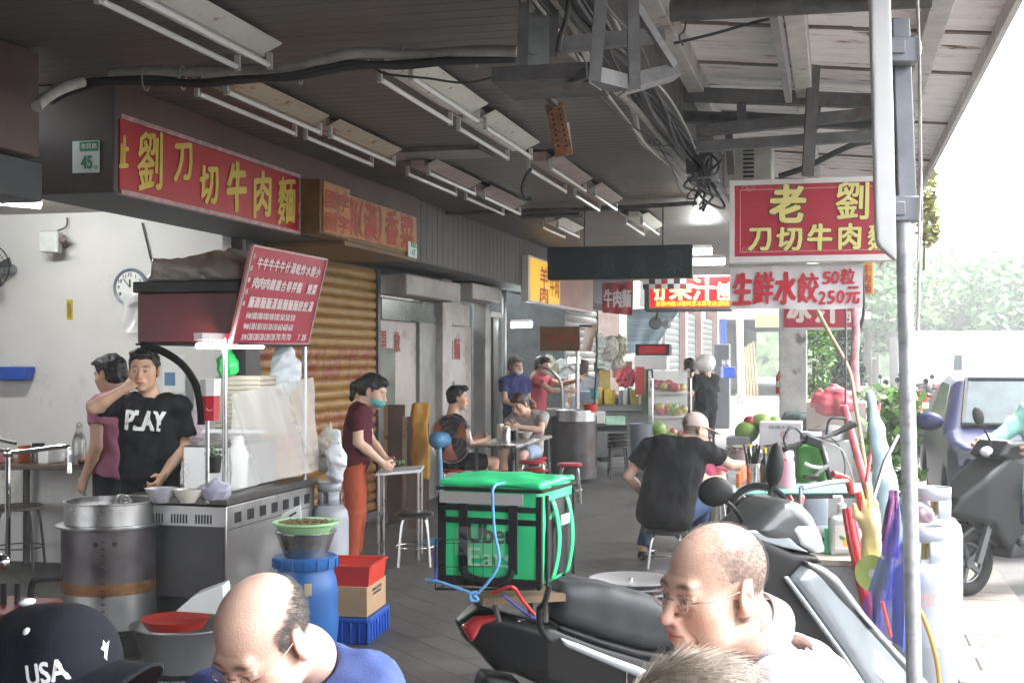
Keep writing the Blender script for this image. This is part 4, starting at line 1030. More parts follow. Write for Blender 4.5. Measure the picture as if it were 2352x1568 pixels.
def glasses(t,M4,rim=.5,wire=M_wire,tint=None,w=.031):
 b=MB()
 def ring(x):
  return[Vector((x+.0225*math.cos(a),-.1015-.004*math.cos(a)*(1 if x>0 else-1)+.006,-.001+.0155*math.sin(a)))for a in[2*math.pi*i/20 for i in range(21)]]
 for x in(-w,w):b.tube(ring(x),.0011,5)
 b.tube([(-.010,-.098,.004),(0,-.103,.006),(.010,-.098,.004)],.0012,5)
 for s in(-1,1):b.tube(catmull([(s*(w+.022),-.092,.004),(s*.068,-.080,.006),(s*.078,-.03,.006),(s*.084,.005,.010),(s*.086,.028,-.012)],5),.0012,5)
 b.place(M4);g=b.build('glasses',wire,t)
 for x in(-w,w):
  b=MB();r_=ring(x)[:-1];b.prism(r_,(0,-.0012,0));b.place(M4);b.build('lens',M_eye,g)
 return g
 # who is there
from mathutils.bvhtree import BVHTree
def drape(b,obj,direction,off=.002,world_m=None):
 """lay lettering onto a garment"""
 me=obj.data;M=obj.matrix_local if world_m is None else world_m
 bv=BVHTree.FromPolygons([v.co for v in me.vertices],[tuple(p.vertices)for p in me.polygons]);d=Vector(direction).normalized();out=[];base=min(-d.dot(q)for q in b.v)
 for q in b.v:
  h=bv.ray_cast(q-d*.6,d)
  out.append((h[0]-d*(off+min(.004,-d.dot(q)-base)*(.0 if off<.0016 else 1)))if h[0]is not None else q)
 b.v=out;return b
def kid(t,name):return[o for o in bpy.data.objects if o.parent==t and o.name.split('.')[0]==name][0]
C_black=cloth('black jersey',(.014,.014,.016));C_navy=cloth('navy cotton',(.02,.024,.05));C_pink=cloth('dusty pink cotton',(.42,.16,.24));C_marap=cloth('maroon apron',(.10,.012,.02))
C_maroon=cloth('maroon stripe knit',(.075,.012,.022));C_orange=cloth('brick red trousers',(.36,.075,.035));C_grey=cloth('grey tee',(.40,.37,.36));C_blue=cloth('blue tee',(.045,.055,.16));C_red=cloth('coral red shirt',(.46,.09,.11))
C_denim=cloth('blue denim',(.03,.055,.12),stain=(.10,.14,.22),stain_amt=.2);C_ltblue=cloth('light blue cotton',(.32,.40,.55));C_peri=cloth('periwinkle blue shirt',(.095,.14,.36));C_white=cloth('white polo',(.47,.45,.49),var=.05);C_char=cloth('charcoal trousers',(.02,.02,.024))
C_hot=cloth('hot pink tee',(.6,.12,.22));M_mask=mat('pale face mask',(.62,.62,.64),.9,var=.05);M_teal=mat('teal face mask',(.10,.42,.40),.9,var=.05)
HM=facing((.05,-1,-.12));L=F(345,8.0)
t,M4,j=person('young cook in a black PLAY tee resting his cheek on one hand',L,YAW,stand(head=(-.03,-.03,1.575),headM=HM,neck=(0,.01,1.41),sl=(.195,0,1.355),sr=(-.19,0,1.36),er=(-.315,-.12,1.345),wr=(-.125,-.11,1.46),el=(.205,.02,1.10),wl=(.125,-.17,.93)),'mid','crop',C_black,.72,C_char,warp=.0055,h=.010,hh=.005,palms={'r':Vector((.7,.7,0)),'l':Vector((-1,0,0))},curl=(.25,.9),girth=1.02)
sh=kid(t,'shirt');b=MB().text('PLAY',(0,-.3,1.265),(1,0,-.05),(.05,0,1),.115,.235,bold=.06);drape(b,sh,(0,1,0));b.build('lettering',M_whitetx,sh)
t2=thing('chopsticks','brown chopsticks held in the hand of the cook','chopsticks',L,YAW)
MB().tube([(.09,-.24,.87),(.155,-.2,.945)],.005,6).build('stick',mat('bamboo',(.3,.17,.08),.6),t2);MB().tube([(.10,-.25,.865),(.15,-.19,.95)],.005,6).build('stick',_M['bamboo'],t2)
HM=facing((-.75,.65,-.15));t,M4,j=person('helper in dusty pink tee and maroon apron turned away behind the black tee cook',F(268,8.75),YAW-R(115),sc(stand(head=(0,-.06,1.56)),.985)|dict(headM=facing((0,-1,-.25))),'mid','short',C_pink,.5,C_char,h=.013,hh=.007)
b=MB();b.grid(lambda i,k:Vector((.13*math.cos(math.pi*(1.1+.8*i))*1.3,.135*math.sin(math.pi*(1.1+.8*i))*1.08,lerp(.55,1.28,k))),14,8);b.build('apron',C_marap,t)
t,M4,j=person('woman in maroon tee, brick red trousers and teal mask at a small table',F(815,10.2),YAW+R(88),sc(stand(head=(.0,-.16,1.525),headM=facing((-.12,-1,-.42)),neck=(0,-.07,1.385),chest=(0,-.02,1.2),sl=(.16,-.05,1.34),sr=(-.16,-.05,1.34),el=(.2,-.10,1.09),er=(-.2,-.06,1.09),wl=(.08,-.26,.93),wr=(-.09,-.25,.91)),.91),'fair','pony',C_maroon,.62,C_orange,h=.011,hh=.006,mask=M_teal,curl=(.8,.8),girth=.92)
person('man in a black vest seated with his back turned behind the blue fan',F(1040,13.9),YAW+R(120),sit(head=(.0,-.06,1.215),headM=facing((-.35,-1,-.05)),neck=(0,.0,1.04)),'mid','crop',C_black,.35,C_char,shorts=True,h=.013,hh=.007,girth=1.08)
person('young diner in a grey tee and pale blue shorts eating at the steel table',F(1216,15.4),YAW-R(28),sit(head=(-.05,-.16,1.10),headM=facing((-.15,-1,-.55)),neck=(0,-.05,.98),el=(.25,-.20,.80),er=(-.25,-.18,.80),wl=(.06,-.36,.84),wr=(-.14,-.36,.84)),'fair','short',C_grey,.6,C_ltblue,shorts=True,h=.013,hh=.007,hairm=mat('brown hair',(.05,.025,.018),.5,var=.3,scale=40))
person('cook in a blue tee with grey hair and white mask standing in the kitchen stall',F(1183,17.7),YAW+R(30),sc(stand(headM=facing((.15,-1,-.2)),er=(-.22,-.10,1.08),wr=(-.06,-.26,1.02),wl=(.14,-.28,1.03)),.985),'mid','short',C_blue,.6,C_char,h=.014,hh=.008,mask=M_mask,hairm=M_grhair)
person('cook in a coral red shirt and mask reaching across the kitchen counter',F(1232,18.3),YAW+R(70),sc(stand(headM=facing((-.1,-1,-.25)),head=(0,-.1,1.55),sl=(.18,-.05,1.36),sr=(-.18,-.05,1.36),el=(.22,-.30,1.28),wl=(.14,-.55,1.34),er=(-.2,-.28,1.2),wr=(-.1,-.52,1.2)),.99),'mid','bob',C_red,.5,C_char,h=.014,hh=.008,mask=M_mask)
person('vendor with brown hair and grey apron behind the stall menu board',F(1338,20.2),YAW+R(150),sc(stand(),.95),'mid','bob',cloth('apron grey',(.3,.3,.33)),.5,C_char,h=.015,hh=.009,hairm=_M['brown hair'])
person('vendor in a light blue polo at the crowded juice counter',F(1380,20.6),YAW+R(100),sc(stand(wl=(.1,-.45,1.05),el=(.22,-.2,1.1)),.95),'tan','short',C_ltblue,.5,C_char,h=.015,hh=.009)
t,M4,j=person('customer in black wearing a white helmet at the juice case',F(1622,20.0),YAW+R(215),sc(stand(head=(0,-.03,1.54),er=(-.24,-.06,1.10),wr=(-.12,-.30,1.16),el=(.30,-.02,1.12),wl=(.2,-.24,1.10)),.98),'mid',None,C_black,.8,C_char,h=.014,hh=.008,girth=1.15)
S=SDF((-.17,-.19,-.14),(.17,.19,.19),.010);S.ell((0,.01,.05),(.14,.158,.14)).half((0,0,-.055),(0,-.25,-1));S.build('helmet',mat('off-white helmet',(.8,.78,.74),.25,var=.05,coat=.4),t,M=M4)
person('dark-haired customer in brown waiting beside the white helmet',F(1584,20.9),YAW+R(190),sc(stand(),.97),'mid','bob',cloth('brown jacket',(.09,.07,.065)),.9,C_char,h=.015,hh=.009)
L=F(1530,10.2)
t,M4,j=person('man in a beige cap and black tee reaching for a sauce bottle',L,YAW+R(150),sit(head=(-.17,-.19,1.075),headM=facing((-.62,-.9,-.3)),neck=(-.09,-.13,.97),chest=(-.06,-.06,.76),pelvis=(.0,.03,.42),fwd=Vector((-.25,-1,0)),sl=(.16,-.04,.96),sr=(-.30,-.13,.93),el=(.32,.02,.70),wl=(.24,-.16,.52),hl=(.10,-.02,.40),hr=(-.10,-.02,.40),er=(-.42,-.30,.80),wr=(-.60,-.50,.775),kl=(.24,-.36,.46),kr=(-.14,-.42,.46),al=(.30,-.22,.09),ar=(-.05,-.52,.09)),'fair',None,C_black,.62,C_denim,h=.011,hh=.006,girth=1.14,torso=1.14,neckline=.05,warp=.004,shoes='black',curl=(1.1,.9),palms={'r':Vector((0,0,-1))},stub=lambda x,y,z:.75*(y>.02)*(z>-.045)*(np.abs(x)<.3))
S=SDF((-.12,-.24,-.03),(.12,.16,.16),.006);S.ell((0,.012,.040),(.086,.104,.093)).half((0,0,.022),(0,-.12,-1)).ell((0,.115,.03),(.035,.04,.022),op='-')
S.box((0,-.125,.026),(.068,.075,.004),.004,.01,rot=(R(8),0,0));S.build('cap',mat('beige cap cotton',(.52,.42,.38),.85,var=.06),t,M=M4)
person('person in a hot pink tee seated beyond the man in the beige cap',F(1614,11.4),YAW-R(20),sc(sit(),.80),'mid','short',C_hot,.6,C_char,h=.014,hh=.009)
# people in the foreground
def near(label,H,HM,neck,chest,pelvis,sl,sr,el,er,fwd,skin,shirt,**k):
 base=Vector((H.x,H.y,0));w=lambda p:tuple(Vector(p)-base)
 fw=Vector(fwd);f2=Vector((fw.x,fw.y,0)).normalized();rt=Vector((-f2.y,f2.x,0))*-1
 pel=Vector(pelvis)-base
 J=dict(head=w(H),headM=HM,neck=w(neck),chest=w(chest),pelvis=w(pelvis),sl=w(sl),sr=w(sr),el=w(el),er=w(er),fwd=fw)
 side=(Vector(sl)-Vector(sr)).normalized()
 for q,s in(('l',1),('r',-1)):
  e=Vector(J['e'+q]);J['w'+q]=tuple(e+f2*.2-side*s*.08+UP*.02)
  J['h'+q]=tuple(pel+side*.09*s-UP*.02);kn=pel+f2*.42+side*.13*s-UP*.03;J['k'+q]=tuple(kn);J['a'+q]=tuple(Vector((kn.x,kn.y,.085)))
 J['toe']=tuple(f2)
 return person(label,base,0,J,skin,None,shirt,pants=C_char,age=k.pop('age',1),scale=1.0,**k)
H=P(607,1470,2.42);HM=facing(-CR*.50-CF*.72-UP*.66)
def bald_stub(x,y,z):
 sg=lambda q,w:1/(1+np.exp(-np.clip(q/w,-30,30)))
 ear=(np.abs(x)>.074)&(np.abs(z+.005)<.036)&(y<.036)
 return.55*sg(.070-.3*np.clip(.05-y,0,.1)-z,.006)*sg(z+.048,.008)*sg(y+.022,.006)*np.maximum(sg(np.abs(x)-.050,.006),sg(y-.055,.006))*~ear
t,M4,j=near('balding man in a periwinkle blue shirt and wire glasses bending over his meal',H,HM,P(700,1505,2.58),P(765,1650,2.80),P(860,1980,3.05),P(838,1556,2.62),P(498,1588,2.68),P(930,1800,2.38),P(430,1830,2.40),-CF*.8-CR*.5-UP*.5,(.82,.55,.44),C_peri,age=1,h=.010,hh=.003,warp=.004,stub=bald_stub,neckline=.066,girth=1.06,neck_r=.060)
glasses(t,M4)
strands('hair',mat('grey side hair',(.17,.165,.165),.5,var=.6,scale=80),M4,t,6500,.015,lambda p,rg:p.y>-.028 and-.045<p.z<.070-.3*max(0,.05-p.y)+rg.uniform(-.012,.006)and(abs(p.x)>.045 or p.y>.06)and not(abs(p.x)>.066 and-.035<p.z<.022 and-.012<p.y<.034),lambda p:Vector((0,.6,-.8)),r=.00042,lift=.06,clump=.18,segs=3)
H=P(1640,1352,2.40);HM=facing(-CR*.86-CF*.46-UP*.14,UP+CR*.05)
def crew(x,y,z):
 n=.5+.5*np.sin(x*210+3*np.sin(z*190))*np.sin(y*170+z*120)
 reg=(z>-.055-.03*(y>.05))&((y>-.012-.35*np.clip(z-.02,0,1))|(z>.105))&~((np.abs(x)>.07)&(np.abs(z+.005)<.032)&(y<.034))
 crown=np.clip((.12-z)/.05,0,1)*.45+.48
 front=np.clip((y+.055)/.05,0,1)
 return.85*reg*crown*front*(.6+.4*n)
t,M4,j=near('older man in a white polo and thin glasses looking to the side beside the scooter',H,HM,P(1745,1475,2.50),P(1850,1660,2.62),P(1900,1960,2.75),P(1800,1580,2.36),P(1835,1555,2.80),P(1780,1800,2.2),P(1800,1760,3.0),-CR*.85-CF*.45-UP*.35,(.68,.45,.355),C_white,age=1,h=.010,hh=.003,warp=.003,stub=crew,neckline=.074,girth=1.1,neck_r=.066,jowl=.010)
glasses(t,M4,wire=mat('pinkish spectacle wire',(.55,.33,.32),.25,.8,var=.05))
strands('hair',mat('cropped dark hair',(.09,.08,.075),.5,var=.4,scale=80),M4,t,8000,.0055,lambda p,rg:p.z>-.05 and p.y>-.02-.3*max(0,p.z-.02)+rg.uniform(-.02,.02)and not(abs(p.x)>.064 and-.038<p.z<.026 and p.y<.036)and rg.random()<(.95 if p.z<.085 else.3),lambda p:Vector((0,.5,-.6)),r=.00026,lift=.3,clump=.3,segs=2)
nb=j['neck'];ax=(Vector(M4.translation)-nb).normalized();fr=frame(ax,-CR)
b=MB()
def collar(i,k):
 a=math.pi*(-.30+1.60*i);r_=.066+.016*k;return nb+fr@Vector((r_*math.cos(a)*.98,r_*math.sin(a)*1.05,.072-.052*k+.012*math.sin(a)))
b.grid(collar,30,4);o=b.build('collar',C_white,t);so=o.modifiers.new('thick','SOLIDIFY');so.thickness=.004
H=P(122,1604,1.90);HM=facing(CR*.90-CF*.26+UP*.22,UP)
t,M4,j=near('person in a navy cap with USA in white stitching at the lower corner',H,HM,P(60,1760,1.95),P(20,1950,2.0),P(0,2300,2.1),P(60,1880,1.7),P(20,1880,2.2),P(160,2100,1.75),P(150,2100,2.2),CR*.9-CF*.3-UP*.3,'mid',C_navy,age=1,h=.012,hh=.005)
S=SDF((-.13,-.25,-.05),(.13,.17,.19),.0035);S.ell((0,.012,.030),(.094,.112,.112)).ell((0,-.05,.055),(.080,.056,.072),.03).half((0,0,.012),(0,0,-1))
S.ell((0,.012,.026),(.088,.106,.100),op='-')
M_cap=mat('navy cap cotton',(.010,.011,.017),.9,var=.15,scale=30,bump=.2,bscale=300,spec=.25)
cap=S.build('cap',M_cap,t,M=M4,smooth_it=2)
def brim(i,k):
 a=R(-78+156*i);ca,sa=math.cos(a),math.sin(a);o_=k*.072*max(0,ca)**.45;return M4@Vector(((.0935+o_*.35)*sa,.012-.1115*ca-o_,.014+.020*ca*(1-k*.2)-.05*abs(sa)**2*k-.012*k))
o=MB().grid(brim,40,10).build('brim',M_cap,cap);so=o.modifiers.new('thick','SOLIDIFY');so.thickness=.004
W=mat('white embroidery',(.8,.8,.85),.7,var=.05)
b=MB();b.ball((0,.012,.146),(.013,.013,.006));b.place(M4);b.build('button',W,cap)
for a,e in((R(62),.75),(R(118),.75),(R(150),.30),(R(30),.30)):
 for sx in(1,-1):
  b=MB();p=Vector((sx*.094*math.cos(e)*math.sin(a),.012-.112*math.cos(e)*math.cos(a),.030+.112*math.sin(e)));b.ball(p,.0075,10,6);b.place(M4);b.build('eyelet',W,cap)
b=MB().text('USA',(1.31,0,.5),(1,0,0),UP,1.0,2.62,bold=.05)
b.v=[Vector((-.2+q.y*.02,-.034-q.x*.0195,.046+q.z*.029))for q in b.v]
cm=cap.data;b2=b;b2.place(M4);ML=M4.to_3x3()
drape(b2,cap,ML@Vector((1,0,-.1)),.0015);b2.build('lettering',W,cap)
b=MB();e=[(.0,.0),(.012,.016),(.03,.034),(.012,.028),(.004,.040),(-.004,.028),(-.016,.022),(-.004,.012),(-.012,.0),(-.002,-.010)]
b.prism([Vector((x*.5-.010,-.3,.066+z*.6))for x,z in e],(0,.001,0));b.place(M4);drape(b,cap,ML@Vector((0,1,-.1)),.0015);b.build('emblem',W,cap)
H=P(1594,1768,1.66);HM=facing(-CF*.5-CR*.6-UP*.5)
t,M4,j=near('person with tousled brownish grey hair in front of the man in the white polo',H,HM,P(1610,1860,1.86),P(1640,2060,1.95),P(1660,2350,2.05),P(1790,2000,1.85),P(1430,2000,1.85),P(1840,2120,1.75),P(1400,2120,1.75),-CF*.6-CR*.5-UP*.3,'mid',cloth('beige blouse',(.4,.33,.28)),age=1,h=.012,hh=.005)
hs=hair_sdf('bob',.006).build('hair',mat('grey brown hair',(.27,.23,.19),.5,var=.4,scale=30,stretch=(4,4,1)),t,M=M4@Matrix.Scale(1.0,4))
st=strands('hair_strand',mat('grey brown strands',(.36,.31,.265),.5,var=.6,scale=26),M4,hs,9000,.055,lambda p,rg:p.z>-.01 and p.y>-.06,lambda p:Vector((p.x*6+.5+.35*math.sin(p.y*60),p.y*5+.1+.35*math.sin(p.x*70),-.25)),r=.0006,lift=.07,clump=.10,segs=5,scalp=((0,.018,.040),(.086,.106,.091)));st['kind']='stuff'

# NOODLE SHOP: CART, POT, TABLES
M_film=nodemat('clear plastic film',lambda nt,N,L,b:(b.inputs['Base Color'].__setattr__('default_value',(.75,.75,.74,1)),b.inputs['Roughness'].__setattr__('default_value',.16),b.inputs['Alpha'].__setattr__('default_value',.42),b.inputs['Specular IOR Level'].__setattr__('default_value',.9)))
M_filmw=nodemat('milky plastic film',lambda nt,N,L,b:(b.inputs['Base Color'].__setattr__('default_value',(.72,.70,.68,1)),b.inputs['Roughness'].__setattr__('default_value',.3),b.inputs['Alpha'].__setattr__('default_value',.62)))
M_bowl=mat('melamine bowl',(.6,.57,.50),.35,var=.1)
M_dkred=mat('dark red hood panel',(.085,.005,.008),.45,var=.2,scale=3)
M_cream=mat('cream paper box',(.42,.37,.31),.7,var=.12,scale=8)
M_card=mat('corrugated cardboard',(.36,.235,.135),.8,var=.15,scale=5,stain=(.26,.16,.09),stain_amt=.15)
M_bluep=mat('blue plastic',(.012,.07,.38),.4,var=.1,scale=6)
M_barrel=mat('blue drum plastic',(.012,.10,.33),.42,var=.2,scale=5,stain=(.05,.11,.2),stain_amt=.15)
M_redp=mat('red plastic',(.52,.035,.02),.38,var=.1,scale=6)
M_greenp=mat('pale green plastic',(.33,.58,.30),.4,var=.1)
M_wood=mat('dark wood top',(.09,.055,.04),.5,var=.3,scale=4,stretch=(1,6,1))
M_whitep=mat('white plastic',(.68,.68,.67),.4,var=.06)
M_greyp=mat('grey plastic',(.2,.21,.22),.45,var=.15)
M_tealp=mat('teal plastic',(.08,.33,.33),.4,var=.1)
CX0,CX1,CY0,CY1=-3.90,-3.29,6.60,7.86
t=thing('noodle_cart','stainless noodle cart with dark red hood, plastic curtain and vent slots','food cart',(-3.6,7.2,0))
b=MB();b.bb((CX0,CY0,.30),(CX1,CY1,.82));b.build('cabinet',M_steelw,t,world=True,bevel=.006)
MB().bb((CX0+.004,CY0-.006,.305),(CX1-.012,CY0-.001,.705)).build('side_shade',mat('shaded side steel',(.045,.045,.047),.5,.3,var=.25,scale=3),t,world=True)  # shade on the side turned from the street, painted as a dark sheet
b=MB();b.bb((CX0-.02,CY0-.02,.826),(CX1+.015,CY1+.02,.87));b.build('counter_top',mat('dark greasy counter',(.09,.085,.08),.35,.6,var=.3),t,world=True,bevel=.006)
b=MB();b.bb((CX0+.02,CY0+.03,.05),(CX1-.03,CY1-.03,.296));b.build('plinth',M_blk,t,world=True)
for g in range(7):
 b=MB()
 for k in range(5):y=CY0+.10+g*.165+k*.018;b.bb((CX1-.001,y,.715),(CX1+.003,y+.009,.775))
 b.build('vent_slots',M_blk,t,world=True)
for g in range(3):
 b=MB()
 for k in range(6):x=CX0+.12+g*.15+k*.018;b.bb((x,CY0-.003,.72),(x+.008,CY0+.001,.77))
 b.build('vent_slots',M_blk,t,world=True)
b=MB();b.bb((CX1+.0005,CY0+.02,.685),(CX1+.004,CY1-.02,.69));b.build('seam',M_iron,t,world=True)
for x,y,z0 in((CX1-.02,CY0+.02,.87),(CX1-.02,CY1-.12,.87),(CX0+.03,CY1-.12,.87)):
 MB().tube([(x,y,z0),(x,y,1.76)],.016,10).build('post',M_steel,t,world=True)
b=MB();hx0,hx1,hy0,hy1=-3.90,-3.27,6.70,7.72
b.bb((hx0,hy0,1.735),(hx1,hy1,2.02));b.build('hood',M_dkred,t,world=True,bevel=.006)
b=MB();b.bb((hx0-.02,hy0-.02,2.022),(hx1+.015,hy1+.02,2.085));b.bb((hx0-.01,hy0-.012,1.72),(hx1+.01,hy1+.01,1.734));b.build('hood_rim',M_blk,t,world=True,bevel=.006)
strip('lit lamp tube under the dark red cart hood',XP(455,794,-3.34),XP(602,794,-3.34),.016,.05)
S=SDF((-4.05,6.55,2.03),(-3.1,7.9,2.4),.014)
S.box((-3.58,7.2,2.12),(.30,.46,.09),.06).ell((-3.5,7.0,2.2),(.2,.2,.07),.08).ell((-3.62,7.35,2.22),(.2,.25,.06),.08).warp(.010,24,3).warp(.005,60,8);S.half((0,0,2.088),(0,0,-1))
tag(S.build('plastic_cover',mat('dusty plastic cover',(.30,.255,.225),.35,var=.25,scale=6,spec=.7),smooth_it=2),'dusty crumpled plastic cover heaped on top of the cart hood','cover')
A,B_,C_,D_=XP(531,790,-3.27),XP(706,790,-3.27),XP(750,592,-3.12),XP(581,568,-3.12)
C_.z=D_.z=(C_.z+D_.z)/2
rt=(B_-A).normalized();upv=(D_-A);upv=(upv-rt*upv.dot(rt)).normalized();nn=rt.cross(upv)
t=thing('menu_board','slanted red menu board with white price columns on the noodle cart','menu board',A)
MB().prism([A,B_,C_,D_],-nn*.02).build('board',mat('pinkish red menu board',(.36,.035,.06),.22,var=.15,scale=2,spec=.6),t,world=True)
b=MB()
for p,q in((A,B_),(B_,C_),(C_,D_),(D_,A)):b.beam(p+nn*.002,q+nn*.002,.012,.012,up=nn)
b.build('edge',mat('pale red edging',(.5,.30,.31),.5,var=.2),t,world=True)
b=MB()
def mpos(i,k):return A.lerp(B_,i).lerp(D_.lerp(C_,i),k)
cols=[('牛','肉','麵'),('牛','肉','湯麵'),('牛','肉','麵'),('牛','雜','麵'),('牛','雜','湯'),('什','合','麵'),('湯','春','麵'),('乾','拌','麵'),('炸','醬','麵'),('水','','餃'),('酸','辣','餃'),('小','菜','湯')]
mh,mw=(D_-A).length,(B_-A).length
for c,(a1,a2,a3)in enumerate(cols):
 i=.12+c*.072
 for ch,k in((a1,.84),(a2,.64),(a3,.44)):
  if ch:b.text(ch,mpos(i,k),rt,upv,mh*(.115 if len(ch)==1 else.11),mw*.06,bold=.04,lift=.003,slant=.12)
for rw,vals in((.30,['小50','100','100','100','100','100','50','50','50','','','']),(.19,['中60','110','110','110','110','110','60','60','60','','','']),(.08,['大70','120','120','120','120','120','70','70','70','','7','35'])):
 for c,v in enumerate(vals):
  if v:b.text(v,mpos(.12+c*.072,rw),rt,upv,mh*.068,mw*(.058 if len(v)>1 else.02),bold=.05,lift=.003)
for k,ch in zip((.9,.78,.66,.54,.42),'本店價目表'):b.text(ch,mpos(.035,k),rt,upv,mh*.05,bold=.02,lift=.003)
b.build('lettering',mat('chalky pink lettering',(.75,.62,.62),.6,var=.1,scale=20),t,world=True)
b=MB();q00,q10,q01,q11=XP(527,1128,-3.262),XP(727,1078,-3.262),XP(530,905,-3.262),XP(716,866,-3.262)
def cur(i,k):
 p=q00.lerp(q10,i).lerp(q01.lerp(q11,i),k);p.x+=.012*math.sin(i*11+k*3)*(1-k*.5)+.006*math.sin(i*31+k*9)+.03*(1-k)*i;return p
b.grid(cur,60,40);tag(b.build('plastic_curtain',M_film),'clear plastic sheet hanging over the open front of the noodle cart','curtain')
t=thing('takeout_box_stack','tall stack of cream takeaway boxes behind the cart curtain','boxes',XP(585,930,-3.5))
c0=XP(585,930,-3.52)
for k in range(11):
 MB().bb((c0.x-.16,c0.y-.22,1.22+k*.029),(c0.x+.14,c0.y+.22,1.247+k*.029)).build('takeout_box',M_cream,t,world=True,bevel=.004)
b=MB();b.bb((c0.x-.2,c0.y-.3,1.195),(c0.x+.2,c0.y+.3,1.218));tag(b.build('cart_shelf',M_steel),'steel shelf inside the cart under the takeaway boxes','shelf')
b=MB();b.bb((-3.75,6.95,.872),(-3.42,7.55,1.13));tag(b.build('steel_box',M_steel,bevel=.01),'shiny steel warming box standing inside the cart','box')
b=MB();b.lathe([(.001,.0),(.05,0),(.058,.2),(.03,.25),(.03,.3)],XP(548,1118,-3.4),16);tag(b.build('plastic_jug',M_whitep),'white plastic jug behind the cart curtain','jug')
def bowl(label,c,r,h,m,name='bowl',n=24):
 b=MB();b.lathe([(.001,.004),(r*.5,0),(r*.55,.01),(r*.85,h*.55),(r,h),(r+.004,h+.002),(r-.006,h),(r*.8,h*.55),(r*.45,.016),(.001,.014)],c,n);return tag(b.build(name,m),label,'bowl')
c=P(370,1128,6.95);c.z=.872;bowl('patterned noodle bowl nearest the cook on the cart corner',c,.085,.075,mat('blue-white bowl',(.42,.42,.46),.3,var=.35,scale=18))
c=P(432,1130,6.95);c.z=.872;bowl('cream noodle bowl beside the cart post',c,.08,.07,M_bowl)
t=thing('parsley_pot','green herbs in a dark pot by the cart post','herbs',P(490,1060,7.1))
b=MB();rr=random.Random(2);c=P(491,1040,7.1)
for i in range(160):
 q=c+Vector((rr.gauss(0,.022),rr.gauss(0,.022),rr.gauss(0,.018)));a=Vector((rr.gauss(0,1),rr.gauss(0,1),rr.gauss(0,1))).normalized()*.012;e=a.cross(UP)*.7;b.add([q-a,q+e,q+a,q-e],[(0,1,2,3)])
b.build('leaves',mat('herb green',(.03,.12,.02),.6,var=.4,scale=30),t,world=True)
b=MB();b.lathe([(.001,0),(.035,0),(.045,.09),(.001,.085)],P(491,1085,7.1),14);b.build('pot',M_blk,t,world=True)
b=MB();S=SDF((-.12,-.12,-.02),(.12,.12,.16),.008);S.ell((0,0,.05),(.09,.07,.06)).cap((0,0,.07),(.02,0,.13),.02,.012,.03).warp(.005,50,2);c=P(492,1112,6.98);c.z=.874;tag(S.build('plastic_bag',mat('lilac plastic bag',(.34,.33,.42),.3,var=.2),M=Matrix.Translation(c)),'knotted pale plastic bag on the counter beside the cart post','bag')
t=thing('cup_dispenser','red and white paper cup holder on a thin post left of the cart','dispenser',P(484,920,6.95))
c=P(484,965,6.9)
MB().lathe([(.001,0),(.047,0),(.052,.13),(.053,.131),(.001,.131)],c,8,smooth=False).build('holder',mat('red cup holder',(.42,.01,.03),.35,var=.05),t,world=True)
MB().lathe([(.001,0),(.053,0),(.058,.09),(.050,.09),(.001,.02)],c+UP*.132,8,smooth=False).build('cup',M_whitep,t,world=True)
b=MB();b.torus(c+Vector((.005,-.0,.07))-CF*.047,.016,.002,axis=-CF,a0=math.pi*1.1,a1=math.pi*1.9,n=10,m=5);b.build('smile_mark',M_whitetx,t,world=True)
MB().tube([P(476,962,6.95),Vector((P(476,962,6.95).x,P(476,962,6.95).y,.87))],.012,8).build('post',M_steel,t,world=True)
t=tag(MB().tube(catmull([P(328,792,7.0),P(372,806,6.95),P(420,838,6.9),P(450,885,6.88),P(461,940,6.88),P(462,975,6.88)],8),.021,10).build('flexible_hose',M_rubber),'thick black flexible hose arching beside the cook','hose')
def bag(label,c,w,h,m,seed=1,name='plastic_bag',dpt=.06):
 S=SDF((-w,-.12,-h*.6),(w,.12,h*.75),.010);S.ell((0,0,-h*.12),(w*.5,dpt,h*.42)).cap((0,0,h*.1),(0,0,h*.42),w*.30,w*.12,.05).cap((-.01,0,h*.42),(-w*.12,0,h*.6),.012,.008,.01).cap((.01,0,h*.42),(w*.12,0,h*.6),.012,.008,.01).warp(.006,45,seed).warp(.003,110,seed)
 return tag(S.build(name,m,M=Matrix.Translation(c)@Matrix.Rotation(YAW,4,'Z')),label,'bag')
bag('bright green plastic bag hanging under the cart hood',P(522,832,7.9),.13,.19,mat('green bag film',(.03,.42,.10),.35,var=.2,emit=None),4)
bag('white plastic bag hanging right of the green one under the cart hood',P(655,840,8.1),.2,.34,mat('white bag film',(.55,.58,.62),.35,var=.12),6)
bag('white plastic bags bunched at the right end of the noodle cart',P(752,1030,8.5),.17,.30,mat('ivory bag film',(.5,.44,.38),.4,var=.15),7)
bag('thin white plastic bag hanging over the grey gas cylinder',P(772,1052,8.35),.13,.30,mat('white bag film',(.5,.5,.5)),9)
t=thing('noodle_boiler','soot-stained steel drum boiler with an open noodle pot on top','boiler',F(252,7.3))
c=F(252,7.3)
M_soot=mat('sooty drum steel',(.10,.09,.095),.42,.7,var=.45,scale=5,stain=(.06,.04,.035),stain_amt=.35,rvar=.1)
M_rustb=mat('rust ring steel',(.16,.075,.03),.55,.5,var=.5,scale=11,stain=(.30,.2,.12),stain_amt=.35,stretch=(1,1,2))
prof=lambda z0,z1,r:[(r,z0),(r,z1)]
b=MB();b.lathe([(.001,.15),(.262,.15),(.262,.345)],c,40);b.build('lower_drum',M_steelw,t,world=True)
b=MB();b.lathe([(.262,.345),(.2625,.36),(.2625,.405),(.262,.41)],c,40);b.build('rust_band',M_rustb,t,world=True)
b=MB();b.lathe([(.262,.41),(.262,.70)],c,40);b.build('upper_drum',M_soot,t,world=True)
